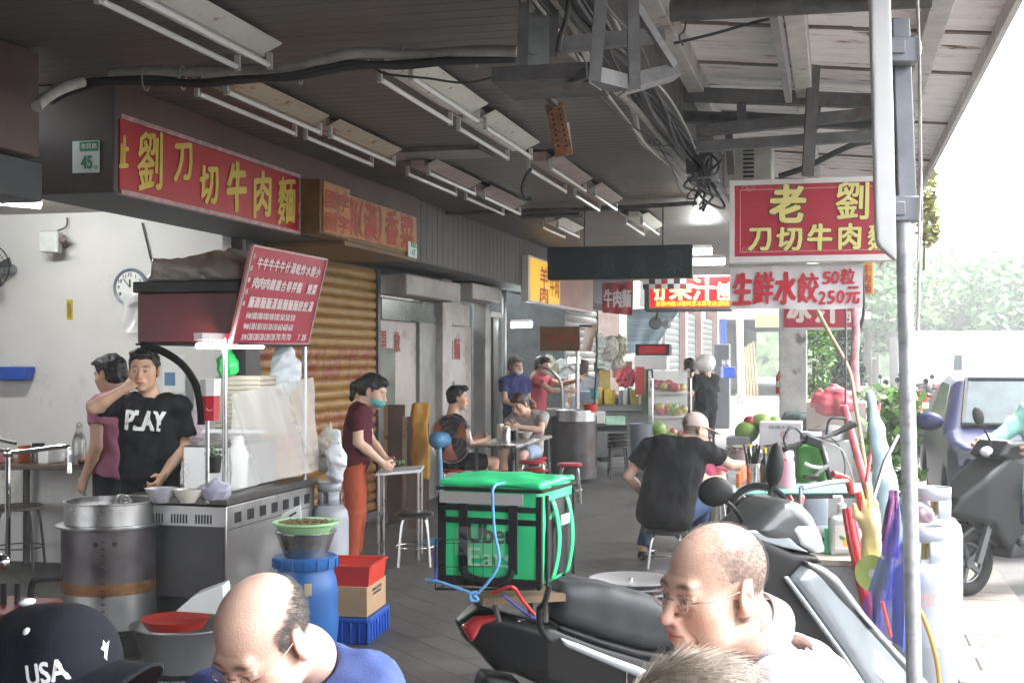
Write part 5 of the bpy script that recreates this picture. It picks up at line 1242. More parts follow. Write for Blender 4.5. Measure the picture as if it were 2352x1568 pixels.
b=MB();b.lathe([(.262,.70),(.29,.705),(.292,.715),(.262,.722),(.24,.722)],c,40);b.build('flange',M_steel,t,world=True)
b=MB();b.lathe([(.24,.722),(.245,.725),(.245,.835),(.252,.84),(.252,.846),(.238,.846),(.238,.74),(.001,.74)],c,40);b.build('pot',M_steel,t,world=True)
b=MB();b.lathe([(.001,.82),(.237,.82)],c,40);b.build('broth',mat('dark broth',(.05,.04,.03),.1,var=.2),t,world=True)
dv=(CF*-1+CR*.17).normalized()
for k in range(13):p=c+dv*.263;MB().box((p.x,p.y,.19+k*.038),(.02,.006,.006),rot=(0,0,YAW)).build('slot',M_blk,t,world=True)
b=MB()
for a in(.02,.42):
 dv2=(CF*-1+CR*a).normalized();b.lathe([(.001,0),(.015,0),(.015,.004),(.001,.004)],c+dv2*.2605+UP*.63,12,axis=dv2)
b.build('burner_hole',M_blk,t,world=True)
t=thing('noodle_strainer','wire mesh strainer dome resting in the noodle pot','strainer',c)
b=MB();sc_=c+CR*.07-CF*.02+UP*.822
for k in range(5):b.torus(sc_+UP*(.058*math.sin(k*.33)),.062*math.cos(k*.33),.0016,n=20,m=4)
for k in range(12):a=math.pi*2*k/12;b.tube([sc_+Vector((.062*math.cos(q)*math.cos(a),.062*math.cos(q)*math.sin(a),.06*math.sin(q)))for q in(0,.4,.8,1.2,1.5)],.0014,4)
b.build('mesh',M_steel,t,world=True);MB().tube([sc_+CR*.06,sc_+CR*.2+UP*.03],.006,6).build('handle',M_steel,t,world=True)
def basin(label,c,r,h,m,cat='basin',name='basin'):
 b=MB();b.lathe([(.001,.003),(r*.72,0),(r*.97,h*.95),(r*1.03,h),(r*1.03,h+.006),(r*.95,h*.96),(r*.70,.012),(.001,.012)],c,36);return tag(b.build(name,m),label,cat)
basin('large aluminium basin on the floor under the drum boiler',c+UP*.0,.33,.145,M_steelw)
c2=F(425,6.65);basin('big aluminium basin in front of the cart',c2+UP*.06,.27,.22,mat('dull aluminium basin',(.40,.40,.40),.4,.8,var=.12))
basin('low washing tub under the aluminium basin',c2,.31,.055,M_greyp)
b=MB();b.lathe([(.001,0),(.14,0),(.17,.045),(.175,.05),(.001,.045)],c2+UP*.262-CR*.05,30);tag(b.build('red_tray',M_redp),'red round tray resting on the aluminium basin','tray')
b=MB();pts=[P(402,1404,6.5),P(446,1366,6.5),P(512,1342,6.5),P(518,1412,6.5)];b.prism(pts,CF*.16);tag(b.build('foam_lid',M_whitep,bevel=.006),'white foam packaging propped on the basins','packaging')
t=thing('red_trolley','red metal trolley with black handles at the left edge','trolley',F(30,6.2))
a=P(-70,1500,6.2);e=P(92,1388,6.2);b=MB();b.bb((a.x,a.y-.15,.15),(e.x,e.y+.2,.46));b.build('body',mat('worn red metal',(.16,.015,.015),.45,var=.3,scale=6),t,world=True,bevel=.015)
MB().tube(catmull([P(70,1395,6.2),P(72,1350,6.2),P(85,1330,6.2),P(140,1326,6.3)],6),.016,8).build('handle',M_rubber,t,world=True)
for u in(8,40):MB().tube([P(u,1400,6.25),P(u,1338,6.25)],.015,8).build('lever',M_blk,t,world=True)
b=MB();b.ball(P(2,1290,6.2),(.05,.04,.04));b.build('knob',M_chrome,t,world=True)
def table(label,pts,z,th,top,leg,cat='table',name='table',legr=.02,inset=.06,legs=4,edge=None):
 c=sum((Vector(p)for p in pts),Vector())/4;t=thing(name,label,cat,(c.x,c.y,0))
 MB().prism([Vector((p[0],p[1],z-th))for p in pts],(0,0,th)).build('tabletop',top,t,world=True,bevel=.004)
 for p in pts:
  q=Vector((p[0],p[1],0)).lerp(Vector((c.x,c.y,0)),inset*2);MB().tube([(q.x,q.y,0),(q.x,q.y,z-th)],legr,8).build('leg',leg,t,world=True)
 return t
zt=.85
p0,p1=Z(-120,1070,zt),Z(238,1066,zt);table('dark counter table against the white noodle shop wall',[p0,p1,Vector((p1.x-.1,9.15,0)),Vector((p0.x,9.15,0))],zt,.035,M_wood,M_iron,legr=.028)
def on(u,v,d,z):p=P(u,v,d);p.z=z;return p
t=thing('glass_bottle','clear swing-top glass bottle on the dark counter table','bottle',on(182,1060,9.75,zt));c=on(182,1060,9.75,zt)
MB().lathe([(.001,0),(.052,0),(.052,.17),(.04,.21),(.022,.25),(.022,.285),(.027,.29),(.001,.292)],c,18).build('glass',mat('clear glass',(.75,.78,.78),.06,trans=.9,var=0),t,world=True)
MB().torus(c+UP*.29,.02,.004,axis=(0,1,0),n=12,m=5).build('swing_top',M_iron,t,world=True)
def jar(label,c,r,h,m,lid=None,cat='jar',name='jar'):
 t=thing(name,label,cat,c);MB().lathe([(.001,0),(r,0),(r,h*.85),(r*.9,h*.9),(.001,h*.9)],c,18).build('body',m,t,world=True)
 MB().lathe([(r*.92,0),(r*.95,h*.16),(.001,h*.17)],c+UP*h*.88,18).build('lid',lid or M_blk,t,world=True);return t
jar('dark jar with black lid on the counter table',on(88,1035,9.9,zt),.05,.14,mat('dark jar',(.05,.05,.06),.3))
tag(MB().bb(on(40,1060,9.8,zt),on(72,1030,9.95,zt+.13)).build('orange_box',mat('orange box',(.5,.12,.03),.6),bevel=.006),'orange box on the counter table','box')
tag(MB().bb(on(86,1062,9.75,zt),on(150,1030,9.95,zt+.11)).build('white_box',M_whitep,bevel=.008),'white plastic box between jar and bottle on the counter table','box')
tag(MB().bb(on(-40,1062,9.7,zt),on(34,1040,9.9,zt+.10)).build('pink_box',mat('pink tub',(.5,.2,.24),.5),bevel=.02),'pink tub at the left end of the counter table','tub')
t=thing('food_tray','dark tray with orange carrots behind the pink shirted helper','tray',on(212,1058,9.7,zt));c=on(212,1058,9.7,zt);MB().lathe([(.001,0),(.09,0),(.11,.03),(.001,.02)],c,18).build('tray',M_blk,t,world=True)
b=MB();rr=random.Random(4)
for i in range(14):b.ball(c+Vector((rr.uniform(-.06,.06),rr.uniform(-.06,.06),.035)),rr.uniform(.014,.024),8,5)
b.build('carrots',mat('carrot pieces',(.5,.13,.03),.6,var=.3),t,world=True)
t=thing('kitchen_tap','long chrome swivel tap in front of the counter table','tap',P(20,1040,7.4))
MB().tube(catmull([P(-30,1025,7.4),P(26,1038,7.4),P(90,1032,7.4),P(150,1025,7.4),P(158,1035,7.4),P(160,1062,7.4)],6),.013,8).build('spout',M_chrome,t,world=True)
MB().ball(P(18,1040,7.4),.028,10,7).build('joint',M_chrome,t,world=True);MB().tube([P(0,1010,7.4),P(38,1018,7.4)],.010,8).build('lever',M_chrome,t,world=True)
MB().lathe([(.012,0),(.016,-.03),(.017,-.06),(.001,-.061)],P(160,1062,7.4),10).build('nozzle',M_chrome,t,world=True)
MB().tube([P(18,1045,7.4),Vector((P(18,1045,7.4).x,P(18,1045,7.4).y,.5))],.016,8).build('riser',M_chrome,t,world=True)
def stool(label,c,h,r,seat,leg=M_steel,group=None,rz=.3,name='stool'):
 t=thing(name,label,'stool',(c.x,c.y,0),rz,group)
 MB().lathe([(.001,h),(r*.9,h),(r,h-.012),(r,h-.028),(r*.9,h-.034),(.001,h-.034)],(0,0,0),24).build('seat',seat,t)
 for k in range(4):
  a=math.pi/4+k*math.pi/2;d=Vector((math.cos(a),math.sin(a),0))
  MB().tube(catmull([d*r*.55+UP*(h-.035),d*r*.85+UP*(h-.06),d*r*1.0+UP*(h*.55),d*r*1.15+UP*0],4),.011,8).build('leg',leg,t)
 MB().torus((0,0,h*.35),r*.98,.006,n=20,m=6).build('ring',leg,t)
 return t
M_sblk=mat('black stool seat',(.02,.018,.018),.35,var=.15)
M_sred=mat('red stool seat',(.42,.015,.02),.35,var=.12)
stool('dark round stool under the counter table at the left edge',F(45,10.1),.50,.185,mat('grey-brown stool seat',(.14,.12,.11),.5),M_iron)
yw=lambda u,v,dy=.02:YP(u,v,9.2-dy)
t=thing('wall_clock','round white wall clock with dark rim and black numerals','clock',yw(303,662));c=yw(303,660,.0)
N_=Vector((0,-1,0))
MB().lathe([(.001,.025),(.128,.025)],c,36,axis=N_).build('dial',M_whitep,t,world=True)
b=MB();b.torus(c+N_*.022,.137,.014,axis=N_,n=40,m=8);b.build('rim',mat('grey-blue clock rim',(.13,.15,.2),.35),t,world=True)
b=MB()
for k in range(12):
 a=math.radians(90-30*(k+1));b.text(str(k+1),c+Vector((math.cos(a)*.100,-.0265,math.sin(a)*.100)),(1,0,0),UP,.028,bold=.03)
b.build('numerals',M_blk,t,world=True)
for nm,ang,ln,w in(('hour_hand',92,.062,.010),('minute_hand',132,.09,.007)):
 a=math.radians(ang);MB().beam(c+N_*.030,c+N_*.030+Vector((math.cos(a)*ln,0,math.sin(a)*ln)),w,.003,up=N_).build(nm,M_blk,t,world=True)
t=thing('wall_fan','wall fan with black cage cut by the left edge','fan',yw(-16,615));c=yw(-14,615,.25)
for k,r_ in enumerate((.175,.13,.085)):MB().torus(c+N_*(.02+.03*(1-k*.3)),r_,.005 if k==0 else.002,axis=N_,n=36,m=5).build('cage_ring',M_blk,t,world=True)
b=MB()
for k in range(28):a=math.pi*2*k/28;d=Vector((math.cos(a),0,math.sin(a)));b.tube([c+d*.03+N_*.05,c+d*.175+N_*.02],.0012,4)
b.build('cage_wires',M_blk,t,world=True)
for k in range(4):
 a=math.pi/2*k+.4;d=Vector((math.cos(a),0,math.sin(a)));q=d.cross(N_);b=MB();b.prism([c+d*.03+q*.02,c+d*.16+q*.06,c+d*.165-q*.02,c+d*.03-q*.02],N_*.004);b.build('blade',mat('dark grey blade',(.06,.065,.065),.4),t,world=True)
MB().tube([c,c-N_*.24],.045,12).build('motor',M_greyp,t,world=True)
t=thing('floodlight','small grey floodlight with bracket high on the white wall','floodlight',yw(125,555));c=yw(118,556,.2)
b=MB();b.box(c,(.14,.12,.17),rot=(0,0,.3));b.build('housing',mat('pale grey housing',(.42,.42,.40),.4,var=.15),t,world=True,bevel=.012)
b=MB();b.box(c+Vector((.0,-.062,.0)),(.11,.006,.14),rot=(0,0,.3));b.build('glass',mat('lamp glass',(.5,.5,.48),.1),t,world=True)
MB().tube([c+Vector((.1,.0,.02)),yw(150,565,.0)],.022,8).build('bracket',mat('reddish bracket',(.12,.07,.06),.6),t,world=True)
cable('thin cable rising from the floodlight to the shop ceiling',[c+Vector((.03,.03,.09)),yw(152,520,.06),yw(154,500,.04)],.006)
t=thing('wall_sticker','small yellow vertical wall sticker with black writing','sticker',yw(160,712));a,e=yw(153,734,.003),yw(167,688,.003)
MB().bb((a.x,9.196,a.z),(e.x,9.199,e.z)).build('sheet',mat('yellow sticker',(.5,.34,.03),.5),t,world=True)
b=MB();b.text('禁止\n吸菸',((a.x+e.x)/2,9.1955,(a.z+e.z)/2),(1,0,0),UP,.115,.03);b.build('lettering',M_blk,t,world=True)
t=thing('blue_wall_basket','blue plastic basket fixed on the white wall','basket',yw(40,860));a,e=yw(2,872,.01),yw(84,842,.01)
b=MB();b.prism([Vector((a.x,9.18,e.z)),Vector((e.x,9.18,e.z)),Vector((e.x-.03,9.18,a.z)),Vector((a.x+.02,9.18,a.z))],(0,-.13,0));b.build('tray',M_bluep,t,world=True,bevel=.008)
b=MB();b.bb((a.x+.04,9.08,e.z),(a.x+.16,9.14,e.z+.012));b.build('soap',M_whitep,t,world=True,bevel=.004)
cable('black cable trailing down the white wall to the cart hood',[yw(326,512,.02),yw(338,560,.02),yw(348,600,.02),yw(366,640,.03)],.006)
b=MB();tag(b.grid(lambda i,k:yw(282+55*i,672+92*k,.06+.05*math.sin(i*5+k*3)*math.sin(math.pi*k)),14,14).build('plastic_bag',M_film),'clear plastic bag hooked under the wall clock','bag')
t=thing('wall_notice','paper notices taped to the white wall behind the cook','notice',yw(400,850))
for u0,v0,u1,v1,m in((372,815,425,900,M_whitep),(378,855,402,885,mat('blue print',(.1,.2,.35),.6)),(428,860,444,960,M_greyp)):a,e=yw(u0,v1,.01),yw(u1,v0,.01);k=.004 if m!=M_whitep else.0;MB().bb((a.x,9.192-k,a.z),(e.x,9.196-k,e.z)).build('sheet',m,t,world=True)
bag('pale pink plastic bag on a wall hook behind the cook',yw(446,985,.15),.16,.22,mat('pink bag film',(.46,.36,.42),.4),3)
def gas(label,c,r,h,m,collar=.16,txt=None,name='gas_cylinder',txm=None):
 t=thing(name,label,'gas cylinder',c)
 MB().lathe([(.001,.03),(r*.8,.03),(r,.08),(r,h*.48),(r*1.012,h*.49),(r*1.012,h*.505),(r,h*.515),(r,h-.10),(r*.93,h-.05),(r*.72,h-.015),(r*.3,h),(.001,h)],(0,0,0),32).build('tank',m,t)
 b=MB();b.lathe([(r*.8,0),(r*.84,.05)],(0,0,0),24);b.build('foot_ring',m,t)
 b=MB();rc=r*.62
 for a0,a1 in((.25,1.35),(1.8,2.9),(3.4,4.5),(4.95,6.05)):
  b.grid(lambda i,k:Vector((rc*math.cos(lerp(a0,a1,i)),rc*math.sin(lerp(a0,a1,i)),h-.02+collar*.62*k)),8,1)
 b.grid(lambda i,k:Vector((rc*math.cos(i*2*math.pi),rc*math.sin(i*2*math.pi),h-.02+collar*(.6+.4*k))),32,1)
 o=b.build('collar',m,t);so=o.modifiers.new('thick','SOLIDIFY');so.thickness=.006
 MB().lathe([(.022,h-.01),(.022,h+.05),(.03,h+.06),(.03,h+.08),(.001,h+.085)],(0,0,0),12).build('valve',mat('brass valve',(.35,.25,.1),.4,.9),t)
 if txt:
  b=MB();dv=-CF;rtv=CR
  b.text(txt,(0,0,0),(1,0,0),UP,.055,.14,bold=.05);b.v=[Vector((math.sin(q.x/r)*(r*1.003)*CR.x-math.cos(q.x/r)*(r*1.003)*CF.x,math.sin(q.x/r)*(r*1.003)*CR.y-math.cos(q.x/r)*(r*1.003)*CF.y,q.z+h*.78))for q in b.v]
  b.build('lettering',txm or M_redtx,t)
 return t
M_gas=mat('grey gas cylinder paint',(.30,.32,.35),.45,.1,var=.18,scale=7,stain=(.22,.12,.09),stain_amt=.08)
gas('grey gas cylinder squeezed between cart and blue drum',F(757,8.45),.125,.70,M_gas)
t=thing('blue_drum','blue plastic drum with lid and a beige label','drum',F(702,7.15));r=.178
MB().lathe([(.001,0),(r*.86,0),(r*.93,.03),(r,.14),(r*1.02,.2),(r,.28),(r*1.01,.36),(r*.95,.43),(r*.86,.47),(r*.86,.50)],(0,0,0),36).build('body',M_barrel,t)
b=MB();b.lathe([(r*.86,.495),(r*.98,.495),(r*1.0,.505),(r*1.0,.548),(r*.96,.556),(.001,.556)],(0,0,0),36)
for k in range(16):a=2*math.pi*k/16;b.box((r*1.0*math.cos(a),r*1.0*math.sin(a),.522),(.012,.012,.05),rot=(0,0,a))
b.build('lid',M_barrel,t)
def cyl_patch(r_,a0,a1,z0,z1):return MB().grid(lambda i,k:Vector((r_*math.cos(lerp(a0,a1,i)),r_*math.sin(lerp(a0,a1,i)),lerp(z0,z1,k))),8,1)
af=math.atan2(-CF.y,-CF.x)
cyl_patch(r*1.004,af+.12,af+.34,.345,.43).build('label',mat('beige label',(.42,.36,.22),.6),t);cyl_patch(r*1.012,af-.62,af-.12,.36,.42).build('grip_recess',mat('dark blue recess',(.01,.03,.09),.5),t)
c=F(702,7.15);basin('steel basin standing on the blue drum lid',c+UP*.557,.165,.13,M_steel)
t=thing('green_basin','pale green basin of brown pickled greens on the steel basin','basin',c+UP*.69)
MB().lathe([(.001,0),(.13,0),(.165,.05),(.183,.055),(.183,.066),(.17,.064),(.001,.05)],c+UP*.68,36).build('rim',M_greenp,t,world=True)
b=MB();rr=random.Random(8)
for i in range(260):a=rr.uniform(0,6.28);q=.15*math.sqrt(rr.random());b.ball(c+Vector((q*math.cos(a),q*math.sin(a),.742+rr.uniform(-.008,.012*(1-q/.15)))),(rr.uniform(.006,.016),rr.uniform(.006,.014),.006),6,4)
b.build('pickles',mat('pickled greens',(.14,.10,.03),.5,var=.5,scale=30),t,world=True)
b=MB();pts=[P(642,1192,7.5),P(648,1180,7.5),P(690,1158,7.5),P(694,1205,7.5),P(642,1212,7.5)];b.prism(pts,CF*.012);t=thing('cutting_board','white cutting board with a handle slot leaning behind the drum','cutting board',P(670,1190,7.5));b.build('board',M_whitep,t,world=True,bevel=.003);b=MB();b.prism([P(664,1183,7.49),P(680,1174,7.49),P(681,1178,7.49),P(665,1187,7.49)],CF*.006);b.build('handle_slot',M_blk,t,world=True)
c0=Z(845,1480,0);e1=(Z(914,1424,0)-c0);e2=(Z(770,1462,0)-c0);e2=e2.normalized()*.36;e1=e1.normalized()*.44;e2=(e2-e1*(e2.dot(e1)/e1.dot(e1))).normalized()*.36
def obox(c,a,d,h,z):q=Vector((c.x,c.y,z));return[q,q+a,q+a+d,q+d]
def crate(label,c,a,d,z,h,m,name='crate',ribs=7,holes=True):
 t=thing(name,label,'crate',(c.x,c.y,z));q=obox(c,a,d,h,z);b=MB();th=.012
 for i in range(4):
  p,n=q[i],q[(i+1)%4];inn=((q[0]+q[2])/2-(p+n)/2).normalized()*th
  b.prism([p,n,n+inn,p+inn],UP*h)
  for k in range(ribs+1):w=p.lerp(n,k/ribs);b.beam(w-inn*.4+UP*.004,w-inn*.4+UP*(h-.002),.012,.008)
  b.beam(p+UP*(h-.012)-inn*.6,n+UP*(h-.012)-inn*.6,.014,.024)
 b.prism([x+UP*.005 for x in q],UP*.01);b.build('shell',m,t,world=True,bevel=.002);return t
crate('blue ribbed plastic crate at the bottom of the stack beside the drum',c0,e1,e2,0,.15,M_bluep)
t=thing('cardboard_box','worn brown cardboard box between the blue crate and red basket','box',(c0.x,c0.y,.152));q=obox(c0+e1*.02+e2*.02,e1*.96,e2*.96,.17,.154);MB().prism(q,UP*.175).build('carton',M_card,t,world=True,bevel=.004)
b=MB();m_=q[0].lerp(q[1],.5)+UP*.12;nrm=e1.cross(UP).normalized();rt_=e1.normalized();nrm=rt_.cross(UP);b.text('PRODUCT OF',m_+UP*.02,rt_,UP,.016,.2,bold=.03,lift=.002);b.text('AUSTRALIA',m_-UP*.004,rt_,UP,.016,.18,bold=.03,lift=.002);b.build('lettering',mat('grey print',(.11,.09,.08),.7),t,world=True)
t=thing('red_basket','empty red plastic basket on top of the cardboard box','basket',(c0.x,c0.y,.335));a_,d_=e1*.86,e2*.98;o_=c0+e1*.02-e2*.02
qb=obox(o_+e1*.03+e2*.03,a_*.92,d_*.92,0,.334);qt=obox(o_,a_,d_,0,.445);b=MB()
for i in range(4):
 j_=(i+1)%4;b.add([qb[i],qb[j_],qt[j_],qt[i]],[(0,1,2,3)]);cen=(qt[0]+qt[2])/2;b.beam(qt[i],qt[j_],.022,.012)
b.add(qb,[(0,1,2,3)]);o=b.build('shell',M_redp,t,world=True);so=o.modifiers.new('thick','SOLIDIFY');so.thickness=.005
p0,p1=Z(862,1086,.74),Z(966,1078,.74);table('small white folding table in front of the woman in maroon',[p0,p1,p1+CF*.45,p0+CF*.45],.74,.025,mat('grey-white board',(.42,.43,.44),.4,var=.1),M_steel,legr=.012)
b=MB();c=on(905,1075,10.9,.742)
for i in range(10):b.ball(c+Vector((rr.uniform(-.08,.08),rr.uniform(-.08,.08),.02)),rr.uniform(.015,.03),8,5)
tag(b.build('chopped_food',mat('chopped greens',(.10,.16,.06),.6,var=.5,scale=20)),'heap of chopped greens on the small white table','food')
stool('black topped steel stool between the woman in maroon and the green bag',F(952,10.3),.42,.155,M_sblk)
t=thing('folded_tables','dark folding tables with steel edges leaning on the wall behind the fan','folded tables',F(945,12.6))
for k,(u0,u1,d)in enumerate(((886,930,12.9),(930,978,12.5),(900,985,13.2))):
 a,e=F(u0,d),F(u1,d);MB().prism([a,e,e+UP*(1.18-.1*k),a+UP*(1.18-.1*k)],CF*.03).build('board',M_wood,t,world=True)
 b=MB();b.beam(a-CF*.004,a+UP*(1.18-.1*k)-CF*.004,.03,.04);b.build('steel_edge',M_steel,t,world=True)
S=SDF((-.2,-.1,-.75),(.2,.1,.1),.012);S.box((0,0,-.25),(.085,.03,.3),.03).box((.02,0,-.5),(.055,.025,.16),.02,.05).warp(.008,30,5);c=P(966,940,11.9)
tag(S.build('yellow_apron',cloth('yellow-orange cloth',(.42,.22,.045)),M=Matrix.Translation(c+UP*.02)@Matrix.Rotation(YAW,4,'Z')),'orange-yellow apron hung over the folded tables','apron')
t=thing('pedestal_fan','blue pedestal fan with see-through round cage and rust-red blades','fan',F(1000,11.6));c=P(1032,1008,11.6);ax=(CF*.85+CR*.5).normalized()
for k,r_ in enumerate((.215,.165,.115,.06)):MB().torus(c+ax*(.05 if k else.02),r_,.008 if k==0 else.0018,axis=ax,n=40,m=5).build('cage_ring',M_steel,t,world=True)
b=MB();xa=ax.cross(UP).normalized();ya=xa.cross(ax)
for k in range(36):
 a=2*math.pi*k/36;d=xa*math.cos(a)+ya*math.sin(a)
 for s in(-.05,.06):b.tube([c+d*.04+ax*s,c+d*.17+ax*s*.9,c+d*.215+ax*.01],.0009,4)
b.build('cage_wires',M_greysteel,t,world=True)
for k in range(3):
 a0=2*math.pi*k/3+.5;b=MB();b.grid(lambda i,q:c+(xa*math.cos(a0+.95*(i-.5)*(.4+.6*q))+ya*math.sin(a0+.95*(i-.5)*(.4+.6*q)))*lerp(.03,.195,q)+ax*(i-.5)*.04,6,6);b.build('blade',mat('rust-red blade',(.42,.12,.06),.4),t,world=True)
S=SDF((-.12,-.16,-.12),(.12,.16,.12),.01);S.cap((0,-.06,0),(0,.05,0),.075,.068);M_fanb=mat('fan blue plastic',(.06,.20,.36),.4,var=.1);S.build('motor',M_fanb,t,M=Matrix.Translation(c-ax*.14-Vector(t.location))@frame(UP,-ax).to_4x4())
pb=c-ax*.14;b=MB();b.tube(catmull([pb-UP*.04,pb-UP*.10-ax*.02,Vector((pb.x,pb.y,.62)),Vector((pb.x,pb.y,.05))],4),[.02]*12+[.014],10);b.build('post',mat('light fan blue',(.16,.36,.52),.4),t,world=True)
MB().lathe([(.001,0),(.2,0),(.2,.02),(.05,.05),(.001,.06)],Vector((pb.x,pb.y,0)),24).build('base',M_fanb,t,world=True)
p0,p1,p2=Z(1082,1020,.75),Z(1187,1023,.75),Z(1269,999,.75);table('stainless dining table between the seated diners',[p0,p1,p2,p0+p2-p1],.75,.03,M_steel,M_iron,legr=.018)
jar('steel chopstick holder on the stainless dining table',on(1163,1005,14.0,.752),.045,.15,M_steel,M_bowl,'holder','chopstick_holder');jar('dark sauce jar on the stainless dining table',on(1182,1005,14.05,.752),.04,.12,M_blk,M_steel)
tag(MB().bb(on(1140,1000,14.0,.752),on(1158,985,14.15,.93)).build('tissue_box',M_cream,bevel=.008),'cream tissue box on the stainless dining table','tissue box')
c=on(1205,1003,14.4,.752);bowl('white noodle bowl in front of the diner in grey',c,.09,.07,M_bowl)
for lb,u,d in(('red stool nearest the blue fan',1137,13.6),('red stool beside the table leg, under another red stool',1228,13.9),('red stool under the diner in grey',1228,15.5),('red stool alone at the right of the dining table',1308,14.6)):stool(lb,F(u,d),.46,.145,M_sred,group='red stools around the dining table')
o=stool('red stool stacked on another red stool beside the table leg',F(1222,13.9),.09,.145,M_sred,group='red stools around the dining table');o.location.z=.455
stool('red stool under the man in black behind the fan',F(1040,13.9),.46,.145,M_sred,group='red stools around the dining table')
t=stool('low black topped steel stool under the man in the beige cap',F(1530,10.2),.30,.17,M_sblk,rz=.1)
stool('pink stool under the person in hot pink',F(1632,11.3),.46,.15,mat('pink stool seat',(.5,.12,.2),.4))
t0=stool('black stool at the bottom of the dark stool stack by the grey bin',F(1420,17.6),.46,.15,M_sblk,M_iron,'stacked black stools')
for k,w in enumerate(('second','third','top')):o=copy_thing(t0,F(1420,17.6)+UP*.05*(k+1),.3,w+' black stool of the dark stool stack by the grey bin')

# SCOOTER WITH DELIVERY BAG
M_sblack=mat('glossy black scooter plastic',(.007,.0075,.008),.3,var=.1,spec=.25)
M_smatt=mat('matt black scooter plastic',(.012,.012,.013),.5,var=.15,scale=12,spec=.25)
M_ssil=mat('silver scooter paint',(.33,.37,.40),.25,.35,var=.04,coat=.5)
M_sgrey=mat('gunmetal scooter paint',(.068,.073,.078),.28,.3,var=.05,coat=.5)
M_seat=mat('grey vinyl seat',(.036,.039,.044),.5,spec=.3,var=.12,scale=6,bump=.12,bscale=400)
M_lens=mat('headlamp lens',(.72,.75,.78),.08,var=.1,spec=.8,coat=1)
M_tail=mat('red tail lamp lens',(.36,.01,.012),.1,var=.1,coat=1)
M_green=mat('bright green bag vinyl',(.04,.60,.23),.36,var=.06,scale=3,bump=.15,bscale=18)
M_bagblk=mat('black bag webbing',(.012,.013,.014),.7,var=.15,scale=30,spec=.25)
SA=F(1085,4.62);SB=F(1900,4.98);sh_=(SB-SA).normalized();sn_=Vector((-sh_.y,sh_.x,0))
SM=Matrix.Translation(SA)@Matrix((sh_,sn_,UP)).transposed().to_4x4()
def sxz(u,v,off=-.14):
 r=_ray(u,v);n=sn_;p0=SA+sn_*off;q=EYEV+r*((p0-EYEV).dot(n)/r.dot(n))-SA;return(q.dot(sh_),q.z)
def spoly(pts,off=-.14):return[sxz(u,v,off)for u,v in pts]
t=thing('scooter','black and silver scooter with a grey seat, parked across the arcade','scooter',(0,0,0));scooter=t
def sbuild(name,m,polys,h=.008,smooth=1,extra=None,parent=None):
 xs=[p[0]for q in polys for p in q[0]];zs=[p[1]for q in polys for p in q[0]];wm=max(q[1]*1.5 for q in polys)+.03;cm=max(abs(q[3].get('c',0))for q in polys)
 S=SDF((min(xs)-.05,-wm-cm,min(zs)-.05),(max(xs)+.05,wm+cm,max(zs)+.05),h)
 for pts,w,op,kw in polys:S.poly(pts,w,1,kw.get('rnd',.03),kw.get('k',0),op,kw.get('taper'),kw.get('c',0))
 if extra:extra(S)
 return S.build(name,m,parent or t,M=SM,smooth_it=smooth)
tail=spoly([(1066,1443),(1118,1401),(1165,1412),(1230,1428),(1284,1440),(1384,1478),(1472,1502),(1580,1540),(1640,1640),(1480,1640),(1300,1600),(1190,1556),(1150,1552),(1119,1514),(1084,1482)])
x0=tail[0][0]
sbuild('tail_body',M_sblack,[(tail,.145,'+',dict(rnd=.05,taper=lambda X,Y:np.clip(.45+(X-x0)/.55,.45,1.0)))],.008)
stripe=spoly([(1284,1462),(1330,1478),(1400,1506),(1462,1528),(1530,1556),(1524,1578),(1456,1552),(1380,1520),(1300,1486)],-.165)
sbuild('side_stripe',M_ssil,[(stripe,.012,'+',dict(rnd=.010,c=-.152))],.006)
seat=spoly([(1276,1420),(1282,1352),(1300,1340),(1351,1341),(1406,1349),(1470,1364),(1530,1384),(1585,1420),(1600,1470),(1560,1500),(1472,1494),(1384,1470),(1300,1438)],-.12)
def seat_extra(S):S.warp(.0015,30,2)
sbuild('seat',M_seat,[(seat,.135,'+',dict(rnd=.055))],.008,2,seat_extra)
sbuild('seat_base',M_smatt,[(spoly([(1282,1434),(1384,1470),(1472,1494),(1560,1506),(1560,1530),(1460,1512),(1380,1484),(1284,1448)]),.138,'+',dict(rnd=.015))],.008)
tl=spoly([(1066,1443),(1095,1418),(1145,1410),(1150,1424),(1110,1440),(1096,1470),(1086,1480)],-.10)
sbuild('tail_lamp',M_tail,[(tl,.115,'+',dict(rnd=.02,taper=lambda X,Y:np.clip(.66+(X-x0)/.5,.66,1.2)))],.006)
ti=spoly([(1098,1468),(1112,1442),(1160,1426),(1212,1424),(1180,1440),(1124,1452),(1104,1480)],-.12)
sbuild('indicator_lens',mat('smoky indicator lens',(.30,.29,.28),.1,var=.3,scale=9,coat=1),[(ti,.106,'+',dict(rnd=.012,taper=lambda X,Y:np.clip(.62+(X-x0)/.5,.62,1.15)))],.006)
mud=spoly([(1105,1540),(1150,1545),(1190,1556),(1150,1600),(1110,1700),(1070,1760),(1075,1640)],0)
sbuild('rear_mudguard',M_smatt,[(mud,.07,'+',dict(rnd=.02))],.010)
def wheel(x,z=.235,parent=None,m=None,R_=.235,w=.05):
 tt=parent or t;b=MB();b.torus((x,0,z),R_-w,w,axis=(0,1,0),n=40,m=12);b.place(m or SM);wh=b.build('wheel',M_rubber,tt)
 b=MB();b.torus((x,0,z),R_-w*1.9,.014,axis=(0,1,0),n=36,m=8)
 for k in range(5):a=2*math.pi*k/5;b.beam(Vector((x,0,z)),Vector((x+(R_-w*1.8)*math.cos(a),0,z+(R_-w*1.8)*math.sin(a))),.03,.03)
 b.lathe([(.001,-.03),(.04,-.03),(.04,.03),(.001,.03)],(x,0,z),16,axis=(0,1,0));b.place(m or SM);b.build('rim',M_sgrey,wh)
 return wh
wheel(.22);wheel(1.42)
